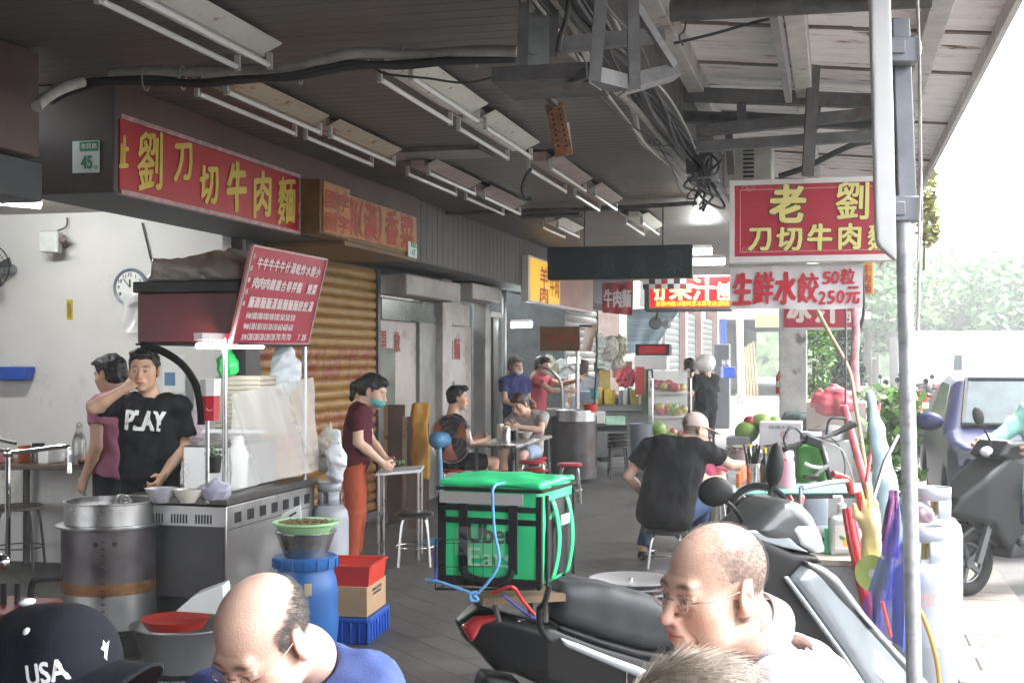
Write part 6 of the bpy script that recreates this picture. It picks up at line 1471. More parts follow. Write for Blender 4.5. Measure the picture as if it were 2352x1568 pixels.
sbuild('footboard',M_smatt,[([(.55,.34),(1.15,.30),(1.28,.42),(1.2,.46),(1.05,.38),(.62,.42)],.17,'+',dict(rnd=.03))],.012)
inner=spoly([(1706,1218),(1752,1236),(1806,1262),(1866,1272),(1880,1290),(1842,1290),(1801,1325),(1838,1377),(1934,1508),(1985,1600),(1900,1640),(1800,1520),(1735,1400),(1720,1300)],-.10)
sbuild('leg_shield',M_smatt,[(inner,.16,'+',dict(rnd=.03))],.010)
cowl=spoly([(1706,1216),(1766,1162),(1790,1149),(1812,1147),(1840,1157),(1867,1184),(1884,1216),(1893,1250),(1888,1271),(1864,1272),(1804,1259),(1744,1242)],-.10)
sbuild('headlight_cowl',M_sgrey,[(cowl,.155,'+',dict(rnd=.06,taper=lambda X,Y:np.clip(1.15-(X-cowl[0][0])*.9,.55,1.1)))],.007,2)
wing=spoly([(1706,1218),(1798,1216),(1815,1232),(1835,1252),(1866,1271),(1804,1259),(1744,1242)],-.16)
sbuild('silver_cheek',M_ssil,[(wing,.008,'+',dict(rnd=.007,c=-.145,taper=None))],.005)
hl=spoly([(1808,1214),(1822,1200),(1868,1202),(1886,1230),(1893,1262),(1886,1270),(1862,1268),(1832,1250)],-.12)
sbuild('headlight',M_lens,[(hl,.165,'+',dict(rnd=.03,taper=lambda X,Y:np.clip(1.15-(X-cowl[0][0])*.9,.55,1.1)))],.006,2)
hb=spoly([(1838,1222),(1862,1220),(1868,1246),(1850,1250)],-.13);sbuild('headlight_bulb',M_chrome,[(hb,.125,'+',dict(rnd=.006))],.005)
ap=spoly([(1801,1325),(1822,1300),(1845,1284),(1889,1300),(1920,1322),(1950,1360),(1987,1408),(2059,1487),(2134,1562),(2170,1610),(2020,1640),(1990,1596),(1934,1508),(1838,1377)],-.12)
xa0=ap[0][0]
sbuild('front_apron',M_ssil,[(ap,.20,'+',dict(rnd=.05,taper=lambda X,Y:np.clip(1.0-(X-xa0)*.55,.45,1)))],.008,2)
rb=spoly([(1801,1326),(1812,1322),(1850,1372),(1944,1502),(2010,1600),(1986,1600),(1934,1508),(1838,1377)],-.19)
sbuild('silver_edge',M_ssil,[(rb,.010,'+',dict(rnd=.008,c=-.178))],.005)
rb2=spoly([(1838,1292),(1845,1284),(1889,1300),(1920,1322),(1987,1408),(2059,1487),(2134,1562),(2160,1600),(2110,1590),(2040,1510),(1975,1440),(1905,1370)],-.15)
sbuild('apron_spoiler',M_sgrey,[(rb2,.205,'+',dict(rnd=.03,taper=lambda X,Y:np.clip(1.0-(X-xa0)*.55,.45,1)))],.008,2)
pl_=spoly([(1946,1442),(1975,1450),(2035,1508),(2080,1566),(2040,1576),(2004,1545),(1968,1494)],-.16)
sbuild('position_lamp',M_lens,[(pl_,.012,'+',dict(rnd=.01,c=-.150))],.005)
vt=spoly([(1935,1378),(1950,1384),(2000,1440),(1990,1442)],-.15);sbuild('vent',M_blk,[(vt,.006,'+',dict(rnd=.004,c=-.17))],.004)
sbuild('front_fender',M_sgrey,[([(1.16,.48),(1.30,.55),(1.50,.50),(1.66,.36),(1.60,.34),(1.42,.46),(1.25,.44)],.075,'+',dict(rnd=.03))],.010)
def mirror(c,w,h,d,base,rot):
 S=SDF((-w*1.3,-.06,-h*1.3),(w*1.3,.06,h*1.3),.005);S.ell((0,0,0),(w,.028,h)).ell((w*.25,0,-h*.25),(w*.7,.026,h*.6),.03)
 o=S.build('mirror',M_smatt,t,M=Matrix.Translation(c)@rot.to_4x4());MB().tube(catmull([c+(base[0]-c)*.35,base[0],base[1]],6),.009,8).build('mirror_stem',M_smatt,t);return o
Rm=frame(UP,-CF)
mirror(P(1641,1128,4.75),.062,.054,0,(P(1690,1172,4.8),P(1712,1216,4.9)),Rm@Matrix.Rotation(R(-20),3,'Y'))
mirror(P(1779,1066,5.15),.031,.090,0,(P(1766,1150,5.15),P(1762,1178,5.1)),Rm@Matrix.Rotation(R(8),3,'Y'))
b=MB();b.tube(catmull([P(1690,1232,4.82),P(1720,1216,4.88),P(1745,1196,5.0)],5),.017,10);b.tube(catmull([P(1745,1196,5.0),P(1765,1180,5.12),P(1790,1170,5.25)],5),.017,10);b.build('handlebar',M_smatt,t)
b=MB();b.tube(catmull([P(1694,1226,4.80),P(1672,1214,4.8),P(1662,1204,4.8)],4),.006,6);b.build('brake_lever',M_chrome,t)
b=MB();a,e=sxz(1118,1402,0),sxz(1235,1372,0);b.bb((a[0]-.05,-.15,a[1]+.05),(e[0]+.06,.15,a[1]+.075));b.place(SM);b.build('rack_board',mat('brown rack board',(.2,.13,.075),.7,var=.3,scale=8),t)
b=MB()
for y in(-.10,.10):b.tube([(a[0]+.02,y,a[1]-.02),(a[0]+.0,y,a[1]+.05)],.01,6);b.tube([(e[0],y,a[1]-.03),(e[0],y,a[1]+.05)],.01,6)
b.place(SM);b.build('rack_legs',M_iron,t)
# delivery bag
BT=R(21);bx=(CR*math.cos(BT)-CF*math.sin(BT)).normalized();by=(CF*math.cos(BT)+CR*math.sin(BT)).normalized()
BW,BD,BH=.36,.345,.335
c_fr=P(1240,1350,4.28)
BO=Vector((c_fr.x,c_fr.y,P(1240,1352,4.28).z));BM=Matrix.Translation(BO)@Matrix((bx,by,UP)).transposed().to_4x4()
t=thing('delivery_bag','bright green insulated delivery bag with black straps tied on the scooter rack','delivery bag',BO)
BMl=Matrix.Translation(-BO)@BM
S=SDF((-BW-.05,-.05,-.03),(.06,BD+.05,BH+.06),.007);S.box((-BW/2,BD/2,BH/2),(BW/2,BD/2,BH/2),.018).warp(.0022,20,4);S.build('shell',M_green,t,M=BMl)
S=SDF((-BW-.06,-.06,BH-.06),(.06,BD+.06,BH+.07),.006);S.box((-BW/2,BD/2,BH+.005),(BW/2+.008,BD/2+.008,.013),.010).ell((-BW*.62,BD*.5,BH+.006),(BW*.3,BD*.38,.016),.03).warp(.0035,24,7);S.build('lid',M_green,t,M=BMl)
def bagbox(name,m,boxes,bevel=.002):
 b=MB()
 for a,e in boxes:b.bb(a,e)
 b.place(BMl);return b.build(name,m,t,bevel=bevel)
e=.004
bagbox('reflective_band',mat('grey reflective strip',(.36,.35,.34),.4,var=.1),[((-BW+.0,-.012,BH-.062),(-.055,-.0085,BH-.022))])
bagbox('top_edging',M_bagblk,[((-BW-.012,-.014,BH-.018),(.012,-.008,BH-.006)),((.008,-.012,BH-.018),(.014,BD+.01,BH-.006))])
bagbox('black_band',M_bagblk,[((-BW-.004,-.006,BH-.128),(.002,-.002,BH-.108)),((-BW-.004,-.007,BH-.085),(.0,-.003,BH-.066))])
bagbox('corner_edging',M_bagblk,[((-.012,-.006,0),(.008,.010,BH-.03)),((-BW-.008,-.006,0),(-BW+.022,-.002,BH-.03)),((-BW-.004,-.007,-.004),(.004,.01,.028))])
for xx in(-.272,-.092):
 bagbox('carry_strap',M_bagblk,[((xx-.016,-.012,.045),(xx+.016,-.007,BH-.06))])
b=MB();b.tube(catmull([(-.272,-.014,.06),(-.25,-.018,.03),(-.18,-.02,.015),(-.11,-.018,.03),(-.092,-.014,.06)],6),.014,6);b.place(BMl@Matrix.Identity(4));b.build('strap_loop',M_bagblk,t)
bagbox('side_panel',mat('dark grey bag mesh',(.028,.027,.03),.75,var=.15,scale=40),[((.001,.06,.02),(.006,BD-.02,BH-.05))])
b=MB()
for ya,yb2 in((.085,.115),(.235,.265)):
 b.grid(lambda i,k:Vector((.010+.02*math.sin(math.pi*k)**.7,lerp(ya,yb2,i)+.02*math.sin(k*3)*(1 if ya<.2 else.6),lerp(.015,BH-.05,k))),3,18)
b.place(BMl);o=b.build('shoulder_strap',M_green,t);so=o.modifiers.new('thick','SOLIDIFY');so.thickness=.006
bagbox('pocket_tab',mat('mint reflective tab',(.45,.72,.58),.4),[((.026,.135,BH-.14),(.03,.225,BH-.105))])
bagbox('side_edging',M_bagblk,[((.003,.045,0),(.012,.062,BH-.03)),((.003,BD-.02,0),(.012,BD,BH-.03)),((.008,.15,.03),(.014,.23,BH-.16))])
b=MB();b.grid(lambda i,k:Vector((lerp(-.30,-.12,i),-.0135+.0025*math.sin(i*9+k*5)*math.sin(k*7),lerp(.10,BH-.14,k))),20,16);b.place(BMl);b.build('clear_pocket',nodemat('clear pocket film',lambda nt,N,L,b:(b.inputs['Roughness'].__setattr__('default_value',.12),b.inputs['Alpha'].__setattr__('default_value',.10))),t)
b=MB();b.text('Uber',(-.172,-.0045,.175),(1,0,0),UP,.062,.165,bold=.025);b.place(BMl);b.build('lettering',M_bagblk,t)
b=MB();b.text('Eats',(-.172,-.0045,.095),(1,0,0),UP,.062,.165,bold=.02);b.place(BMl);b.build('pale_lettering',mat('pale mint lettering',(.35,.62,.45),.5),t)
t=thing('wire_basket','black wire carrier behind the tail of the scooter holding the green bag','basket',P(1080,1330,4.3));b=MB()
wl=[P(1000,1352,4.35),P(1132,1352,4.22)];up_=UP*.165
for k in range(7):q=wl[0].lerp(wl[1],k/6);b.tube([q,q+up_],.0011,5)
for k in(0,.45,.93,1):b.tube([wl[0]+up_*k,wl[1]+up_*k],.0013,5)
sd2=by*.3
for k in range(5):q=wl[0]+sd2*(k/4);b.tube([q,q+up_],.0022,5)
for k in(0,.5,1):b.tube([wl[0]+up_*k,wl[0]+sd2+up_*k],.0028,5)
b.build('wires',M_blk,t,world=True)
for o_ in(Vector(),sd2):MB().tube([wl[0]+o_,wl[1]+o_+CR*.14],.0045,6).build('rail',M_blk,t,world=True)
def rope(label,pts,r,m):
 return tag(MB().tube(catmull(pts,6),r,8).build('rope',m),label,'rope')
M_rblue=mat('light blue braided rope',(.12,.33,.62),.6,var=.45,scale=160);M_rnavy=mat('blue bungee cord',(.03,.05,.36),.6,var=.4,scale=160);M_rred=mat('red braided rope',(.55,.03,.03),.6,var=.45,scale=160)
rope('light blue rope tied over the green delivery bag',[P(1188,1101,4.45),P(1160,1108,4.36),P(1134,1118,4.18),P(1132,1160,4.17),P(1136,1220,4.17),P(1146,1290,4.17),P(1118,1340,4.17),P(1086,1370,4.18)],.0048,M_rblue)
rope('knotted end of the light blue rope under the bag',[P(978,1331,4.25),P(1010,1336,4.22),P(1050,1350,4.2),P(1082,1362,4.18),P(1098,1376,4.18),P(1084,1378,4.18),P(1080,1364,4.17),P(1096,1358,4.17)],.0052,M_rblue)
rope('red rope running from the bag down to the scooter tail',[P(1132,1362,4.25),P(1176,1347,4.2),P(1200,1378,4.25),P(1228,1412,4.3)],.006,M_rred)
rope('dark blue cord looped between rack and scooter tail',[P(1155,1366,4.25),P(1185,1390,4.28),P(1215,1412,4.3),P(1240,1420,4.35)],.0045,M_rnavy)
rope('second dark blue cord hanging at the left end of the rack',[P(998,1262,4.38),P(1000,1300,4.36),P(1000,1340,4.34)],.0045,M_rnavy)
rope('black strap hanging from the bag corner onto the scooter',[P(1262,1345,4.22),P(1250,1385,4.22),P(1238,1400,4.25),P(1242,1440,4.3),P(1256,1462,4.32),P(1268,1470,4.34)],.010,M_bagblk)
c=P(1448,1328,6.05);c.z=.60
t=thing('pot_lid','aluminium pot lids stacked upside down behind the scooter seat','lid',c)
for k in range(3):MB().lathe([(.001,.0),(.165,.0),(.185,.012),(.195,.012),(.195,.018),(.183,.018),(.163,.006),(.001,.006)],Vector((.012*k,.01*k,-.026*k)),40).build('lid',mat('bright aluminium',(.42,.42,.43),.32,.6,var=.12),t)
MB().lathe([(.001,.006),(.012,.006),(.012,.02),(.001,.022)],(0,0,0),10).build('knob',M_steel,t)
stool('steel stool carrying the stacked pot lids',Vector((c.x+.01,c.y+.01,0)),.545,.15,M_sblk)

# TURQUOISE TABLE, PAVEMENT CLUTTER, POLE
M_turq=mat('turquoise table top',(.12,.36,.32),.3,var=.15,scale=4)
p0,p1=Z(1688,1133,.745),Z(2066,1127,.745);dv=(CF*.95+CR*.05)
t=table('turquoise table with dark edge between the scooter and the fruit stall',[p0,p1,p1+dv*.62,p0+dv*.62],.745,.012,M_turq,M_iron,legr=.018)
b=MB();q=[p0,p1,p1+dv*.62,p0+dv*.62]
for i in range(4):b.beam(Vector((q[i].x,q[i].y,.718)),Vector((q[(i+1)%4].x,q[(i+1)%4].y,.718)),.025,.03)
b.build('edge',M_blk,t,world=True)
def ont(u,v,d=None):
 p=Z(u,v,.747);return p
t=thing('cutlery_holder','perforated steel cutlery holder full of black handled spoons','cutlery holder',ont(1728,1112));c=ont(1728,1112)
MB().lathe([(.001,.001),(.04,.001),(.042,.15),(.039,.15),(.037,.01),(.001,.01)],c,20).build('can',M_steel,t,world=True)
b=MB();rr=random.Random(6)
for i in range(12):a=c+Vector((rr.uniform(-.025,.025),rr.uniform(-.025,.025),.05));b.tube([a,a+Vector((rr.uniform(-.06,.05),rr.uniform(-.04,.04),.2+rr.uniform(0,.05)))],.007,6)
b.build('spoons',M_blk,t,world=True)
def bottle(label,c,r,h,m,cap,nk=.3,name='bottle'):
 t=thing(name,label,'bottle',c);MB().lathe([(.001,0),(r,.002),(r,h*.55),(r*.85,h*.66),(r*nk,h*.78),(r*nk,h*.9),(.001,h*.9)],c,18).build('body',m,t,world=True)
 MB().lathe([(r*.38,0),(r*.38,h*.13),(.001,h*.14)],c+UP*h*.87,14).build('cap',cap,t,world=True);return t
M_yel=mat('yellow cap',(.6,.42,.02),.4)
bottle('dark soy sauce bottle with yellow cap gripped by the man in the beige cap',ont(1757,1117),.034,.27,mat('dark sauce glass',(.012,.008,.006),.1,coat=.5),M_yel)
bottle('pale bottle with yellow cap behind the cutlery holder',ont(1722,1092),.034,.24,mat('pale bottle',(.4,.42,.36),.2),M_yel)
jar('clear squat jar with dark lid behind the scooter mirror',ont(1775,1110),.04,.12,mat('clear jar',(.35,.36,.38),.1))
t=thing('pink_jug','pink plastic jug with a plastic bag on top on the turquoise table','jug',ont(1805,1118));c=ont(1803,1118)
MB().lathe([(.001,0),(.075,0),(.066,.17),(.06,.19),(.001,.19)],c,18).build('body',mat('pink plastic',(.6,.25,.32),.4),t,world=True)
S=SDF((-.1,-.1,-.02),(.1,.1,.12),.008);S.ell((0,0,.03),(.062,.06,.045)).warp(.006,60,2);S.build('bag_top',M_filmw,t,M=Matrix.Translation(c+UP*.185-Vector(t.location)))
tag(MB().bb(ont(1690,1120)+UP*.002,ont(1715,1098)+UP*.10).build('orange_carton',mat('orange carton',(.6,.12,.03),.6),bevel=.004),'orange carton at the left end of the turquoise table','carton')
def pot(label,c,r,h,m=M_steel,lid=False,cat='pot'):
 t=thing('stock_pot',label,cat,c);MB().lathe([(.001,0),(r,0),(r,h),(r*1.06,h+.005),(r*1.06,h+.012),(r*.97,h+.008),(r*.96,.02),(.001,.02)],c,32).build('body',m,t,world=True)
 for s in(-1,1):MB().torus(c+CR*s*r*1.02+UP*h*.7,.035,.006,axis=CR,n=14,m=6).build('handle',m,t,world=True)
 if lid:MB().lathe([(r*1.05,0),(r*1.02,.012),(r*.4,.03),(.001,.034)],c+UP*(h+.012),32).build('lid',m,t,world=True)
 return t
t=thing('stall_counter','steel counter with pots beyond the turquoise table','counter',F(1760,12.6));a,e=F(1668,12.3),F(1905,12.3);q=[a,e,e+CF*.7,a+CF*.7]
MB().prism([x+UP*.55 for x in q],UP*.03).build('top',M_steel,t,world=True)
for x in q:MB().tube([x,x+UP*.55],.018,8).build('leg',M_steelw,t,world=True)
z_=.582
pot('wide low steel pot behind the yellow capped bottles',on(1707,1060,12.5,z_),.165,.20);pot('steel pot with dark rim left of the grey gas cylinder',on(1795,1062,12.6,z_),.17,.20,M_steel,True)
basin('teal plastic basin upside down below the steel pots',on(1690,1062,12.35,z_),.12,.03,M_tealp)
gas('blue-grey gas cylinder with red numbers behind the bicycle handlebar',F(1862,11.7),.155,.84,mat('blue grey cylinder',(.30,.34,.40),.45,var=.15),txt='7228')
t=thing('fruit_carton','white fruit carton with grey lettering and a red ring mark','carton',P(1790,1040,13.6));a,e=P(1744,1050,13.6),P(1842,969,13.6)
MB().bb((a.x,a.y,a.z),(e.x,e.y+.35,e.z)).build('carton',mat('white carton',(.62,.60,.62),.7,var=.08),t,world=True,bevel=.006)
b=MB();b.text('特選水果',((a.x+e.x)/2,a.y-.001,e.z-.05),(1,0,0),UP,.035,.24,bold=.02);b.build('lettering',mat('grey green print',(.2,.28,.26),.7),t,world=True)
b=MB();b.torus(((a.x+e.x)/2+.04,a.y-.003,e.z-.13),.035,.004,axis=(0,1,0),n=20,m=5);b.text('印',((a.x+e.x)/2+.04,a.y-.002,e.z-.13),(1,0,0),UP,.04);b.build('red_mark',M_redtx,t,world=True)
M_melon=mat('green mango skin',(.22,.36,.07),.4,var=.3,scale=6);M_mred=mat('red fruit skin',(.42,.05,.06),.35,var=.3)
b0=tag(MB().bb(P(1668,1060,13.7),P(1744,1003,13.7)+CF*.4).build('fruit_tray',M_greyp,bevel=.01),'grey tray of green fruit left of the white fruit carton','tray')
for lb,u,v,r_,m in(('big green melon at the front of the fruit heap',1715,992,.13,M_melon),('green melon on top of the fruit heap',1748,972,.12,M_melon),('red fruit tucked behind the green melons',1722,968,.07,M_mred),('green melon at the right of the fruit heap',1778,970,.08,M_melon)):
 tag(MB().ball(P(u,v,13.9),(r_,r_,r_*.92),20,14).build('melon',m),lb,'fruit')
t=thing('drink_counter','cream stall counter with taped notices beside the concrete column','counter',P(1900,960,14));a,e=P(1852,1120,14.0),P(1990,905,14.0)
MB().bb((a.x,a.y,0),(e.x,a.y+.6,e.z-.08)).build('cabinet',mat('cream cabinet',(.52,.48,.44),.6,var=.1),t,world=True,bevel=.008)
for u0,v0,u1,v1,m in((1862,935,1885,900,M_card),(1888,930,1902,900,mat('lilac notice',(.4,.3,.42),.7))):a2,e2=P(u0,v0,13.98),P(u1,v1,13.98);MB().bb((a2.x,a.y-.008,a2.z),(e2.x,a.y-.002,e2.z)).build('notice',m,t,world=True)
S=SDF((-.4,-.3,-.3),(.4,.3,.4),.02);S.ell((0,0,0),(.24,.16,.13)).ell((.05,0,.09),(.16,.1,.08),.08).warp(.012,18,4).warp(.010,48,3);tag(S.build('red_bag',mat('red plastic bag film',(.58,.10,.13),.35,var=.3,alpha=.8),M=Matrix.Translation(P(1915,925,13.6))),'large crumpled red plastic bag on the cream counter','bag')
t=thing('steel_steamer','round steel steamer on a low cabinet right of the white carton','steamer',P(1905,985,12.4));c=P(1905,1008,12.4)
MB().lathe([(.001,0),(.20,0),(.20,.08),(.21,.085),(.21,.1),(.05,.14),(.001,.14)],c,28).build('steamer',M_steel,t,world=True);a,e=P(1862,1120,12.3),P(1958,1010,12.3);MB().bb((a.x,a.y,0),(e.x,a.y+.45,e.z)).build('cabinet',mat('pale cabinet',(.5,.5,.48),.5,var=.15),t,world=True,bevel=.008)
t=thing('trash_bin','dark green cloth covered bin beside the concrete column','bin',F(1830,15));S=SDF((-.3,-.3,.0),(.3,.3,1.1),.02);S.cap((0,0,.2),(0,0,.8),.2,.22).ell((.05,0,.92),(.2,.18,.1),.08).warp(.015,20,2);S.build('bin',mat('dark green cloth',(.03,.06,.055),.7),t)
t=thing('bicycle','small red and silver bicycle with black handlebar and green front basket','bicycle',F(1900,8.4));D_=8.35
M_bred=mat('bright red bike frame',(.55,.02,.02),.3,coat=.5,var=.05)
def bt(name,pts,r,m,n=8):MB().tube(catmull([P(*p)for p in pts],5),r,n).build(name,m,t,world=True)
bt('stem',[(1906,1104,D_),(1895,1060,D_),(1884,1022,D_),(1878,1008,D_)],.016,M_blk)
bt('handlebar',[(1804,1030,D_-.1),(1840,1018,D_-.02),(1880,1006,D_),(1900,1002,D_+.05),(1925,990,D_+.1),(1955,968,D_+.15)],.013,M_blk)
bt('handlebar_loop',[(1808,1032,D_-.12),(1800,1008,D_-.14),(1812,985,D_-.12),(1830,985,D_-.05),(1852,1010,D_-.02)],.007,M_blk)
bt('brake_lever',[(1800,1038,D_-.12),(1796,1048,D_-.12),(1808,1056,D_-.12)],.006,M_redp);bt('brake_lever',[(1898,998,D_+.1),(1902,972,D_+.1),(1912,960,D_+.1),(1945,962,D_+.12)],.008,M_blk)
bt('grip',[(1915,996,D_+.1),(1965,974,D_+.14)],.018,M_rubber);bt('grip',[(1800,1032,D_-.12),(1838,1019,D_-.03)],.018,M_rubber)
b=MB();b.box(P(1868,1014,D_-.03),(.11,.05,.06),rot=(0,.3,YAW));b.build('bell_and_shifter',M_blk,t,world=True,bevel=.01)
bt('quick_release',[(1848,1064,D_-.05),(1868,1072,D_-.05),(1898,1074,D_-.02)],.012,M_whitep);bt('crank',[(1872,1094,D_-.06),(1890,1076,D_-.04),(1900,1070,D_-.02)],.014,M_greysteel)
b=MB();b.box(P(1862,1094,D_-.08),(.09,.05,.025),rot=(0,0,YAW));b.build('pedal',M_blk,t,world=True,bevel=.006)
bt('frame_tube',[(1955,1130,D_+.1),(1945,1100,D_+.06),(1912,1088,D_)],.024,M_bred);bt('frame_tube',[(1842,1120,D_-.3),(1905,1108,D_-.1),(1945,1104,D_+.05)],.017,M_steel);bt('frame_tube',[(1812,1140,D_+.2),(1822,1164,D_+.15)],.02,M_bred);bt('frame_tube',[(1836,1165,D_+.1),(1842,1140,D_+.2)],.02,M_bred);bt('stand_tube',[(1838,1118,D_-.3),(1838,1160,D_-.3),(1836,1190,D_-.28)],.010,M_steel)
b=MB();S=SDF((-.15,-.12,-.18),(.15,.12,.16),.012);S.box((0,0,0),(.095,.07,.12),.03).warp(.007,24,4);S.build('green_basket_bag',mat('grass green bag',(.04,.22,.03),.6,var=.2),t,M=Matrix.Translation(P(1862,1062,D_+.15)-Vector(t.location)))
b=MB();wc=P(1745,1185,8.3);b.torus(wc,.20,.018,axis=(CF+CR*.4).normalized(),n=40,m=8);w_=b.build('wheel',M_rubber,t,world=True)
b=MB();b.torus(wc,.178,.010,axis=(CF+CR*.4).normalized(),n=40,m=6)
for k in range(14):a=2*math.pi*k/14;xa=(CF+CR*.4).normalized().cross(UP).normalized();b.tube([wc,wc+(xa*math.cos(a)+UP*math.sin(a))*.178],.0014,4)
b.place(Matrix.Translation(-Vector(t.location)));b.build('rim',M_chrome,w_)
bt('cable',[(1878,1010,D_),(1930,1030,D_-.05),(1950,1070,D_-.05),(1962,1110,D_)],.004,M_cablew);bt('cable',[(1900,1000,D_),(1925,1020,D_),(1940,1060,D_),(1940,1090,D_)],.004,M_blk)
b=MB();S=SDF((-.2,-.12,-.1),(.2,.12,.1),.012);S.ell((0,0,0),(.12,.07,.05)).ell((.08,0,.01),(.07,.06,.03),.04);S.build('saddle',M_rubber,t,M=Matrix.Translation(P(1730,1158,8.2)-Vector(t.location))@Matrix.Rotation(YAW,4,'Z'))
t=thing('low_cabinet','low grey steel cabinet under the soap bottle by the pole','cabinet',P(1950,1300,6.6));a,e=P(1868,1420,6.6),P(2000,1296,6.6)
MB().bb((a.x,a.y,0),(e.x+.05,a.y+.5,e.z)).build('body',M_steelw,t,world=True,bevel=.006);MB().bb((a.x-.02,a.y-.02,e.z+.002),(e.x+.06,a.y+.5,e.z+.03)).build('top',mat('wet board top',(.4,.36,.3),.4,var=.2),t,world=True)
zc=e.z+.032
t=thing('soap_bottle','clear pump bottle of lemon washing-up liquid on the low cabinet','soap bottle',on(1933,1290,6.75,zc));c=on(1930,1290,6.75,zc)
S=SDF((-.10,-.07,-.01),(.10,.07,.30),.005);S.box((0,0,.10),(.068,.040,.105),.03).cap((0,0,.20),(0,0,.235),.022,.02,.02);S.build('bottle',mat('soap liquid',(.58,.66,.62),.12,var=.05,trans=.35),t,M=Matrix.Rotation(YAW,4,'Z'));
MB().lathe([(.022,0),(.024,.03),(.012,.035),(.008,.06),(.001,.062)],(0,0,.232),14).build('pump',M_whitep,t);MB().tube([(0,0,.29),(0,0,.30),tuple(-CR*.045+UP*.298)],.008,8).build('spout',M_whitep,t)
b=MB();b.grid(lambda i,k:Vector((lerp(-.045,.045,i),-.0415,lerp(.03,.155,k))),2,2);b.place(Matrix.Rotation(YAW,4,'Z'));lbl=b.build('label',mat('pale label',(.62,.64,.6),.5),t)
b=MB();b.ball((.018,-.043,.065),(.022,.003,.02),12,8);b.place(Matrix.Rotation(YAW,4,'Z'));b.build('lemon_print',mat('lemon yellow',(.7,.5,.05),.5),lbl)
b=MB();b.ball((-.008,-.0435,.09),(.018,.002,.009),8,6,rot=(0,.5,0));b.place(Matrix.Rotation(YAW,4,'Z'));b.build('leaf_print',mat('leaf green',(.1,.25,.04),.5),lbl)
tag(MB().bb(on(1893,1285,6.75,zc),on(1912,1240,6.85,zc+.13)).build('green_carton',mat('sea green carton',(.03,.3,.18),.6),bevel=.003),'sea green carton left of the soap bottle','carton')
t=pot('large lidded steel pot beneath the turquoise table',on(1905,1250,7.6,.35),.21,.26,M_steel,True);stool('stool carrying the large lidded pot',on(1905,1250,7.6,0),.345,.16,M_sblk)
def pole(label,pts,r,m,name='pole',cat='pole'):return tag(MB().tube([P(*p)for p in pts],r,10).build(name,m),label,cat)
M_bam=mat('bamboo pole',(.38,.30,.18),.6,var=.3,scale=8)
tag(MB().tube(catmull([P(1870,700,9.2),P(1905,765,9.2),P(1950,850,9.1),P(1965,930,9.0),P(1990,1090,8.9),P(1998,1180,8.8)],5),.014,10).build('bamboo_pole',M_bam),'bent bamboo pole leaning behind the red price banner','pole')
pole('red and white furled parasol pole leaning on the bamboo pole',[(1938,930,8.6),(1952,985,8.6),(1990,1120,8.5),(2003,1180,8.45)],.026,mat('pale red pole',(.55,.12,.14),.5,var=.3,scale=9))
pole('thin red broom handle leaning toward the grey pole',[(2020,925,8.4),(2005,1010,8.3),(1988,1120,8.2)],.012,mat('red handle',(.55,.10,.10),.5))
pole('thick glossy red tube standing at the washing-up corner',[(1948,1168,6.55),(1960,1240,6.5),(1985,1350,6.45),(2005,1450,6.4),(2012,1480,6.4)],.034,mat('glossy red tube',(.55,.015,.03),.25,coat=.4),'tube')
pole('second red tube behind the yellow rubber glove',[(1972,1130,6.7),(1990,1200,6.7),(2010,1330,6.7)],.024,_M['glossy red tube'],'tube')
pole('vertical thin grey rod beside the red price banner',[(1943,700,9.1),(1942,950,9.1)],.008,M_greysteel,'rod')
pole('silver broom handle crossing behind the grey pole',[(2062,1000,7.4),(2032,1060,7.3),(2010,1130,7.2),(1998,1180,7.1)],.012,M_steel)
tag(MB().tube(catmull([P(1962,700,9.6),P(1966,760,9.6),P(1963,830,9.6),P(1967,900,9.6)],5),.03,10).build('striped_ribbon',mat('red white cloth',(.62,.28,.30),.7,var=.5,scale=16)),'red and white cloth strip hanging below the juice board','ribbon')
S=SDF((-.16,-.12,-.55),(.16,.12,.45),.012);S.chain([(-.06,0,.42),(-.02,0,.2),(.03,0,-.1),(.06,0,-.45)],[.018,.040,.065,.085],.04).warp(.005,14,3);tag(S.build('umbrella',mat('pale blue nylon',(.45,.62,.68),.5,var=.15),M=Matrix.Translation(P(2020,1060,8.0))@Matrix.Rotation(YAW,4,'Z')),'pale blue furled umbrella leaning by the grey pole','umbrella')
t=thing('rubber_glove','cream-yellow rubber glove hung fingers up beside the red tubes','glove',P(1995,1230,6.2));g0=P(1995,1230,6.2)
S=SDF((-.13,-.07,-.24),(.13,.07,.28),.006)
S.cap((.02,0,-.2),(.01,0,.04),.048,.046).ell((.008,0,.08),(.052,.026,.06),.03)
S.chain([(-.02,0,.05),(-.055,0,.10),(-.07,0,.15)],[.02,.018,.013],.012)
for x,L in((-.020,.11),(.002,.15),(.022,.13),(.040,.08)):S.chain([(x,0,.10),(x*1.05-.004,0,.10+L*.6),(x*1.05-.012,0,.10+L)],[.0135,.0125,.010],.006)
S.warp(.0025,40,4);S.build('glove',mat('cream rubber',(.62,.48,.22),.45,var=.1),t,M=Matrix.Rotation(YAW,4,'Z'))
MB().tube([g0-UP*.2,g0+UP*.02],.01,6).build('peg',M_iron,t,world=True)
MB().tube([g0+CR*.03-UP*.18,Vector((g0.x+.03,g0.y+.02,0))],.012,8).build('stand',M_iron,t,world=True)
t=thing('lime_lid','lime green plastic dish hanging on edge below the glove','dish',P(2008,1315,6.1));ax_=(-CF*.8-CR*.6).normalized()
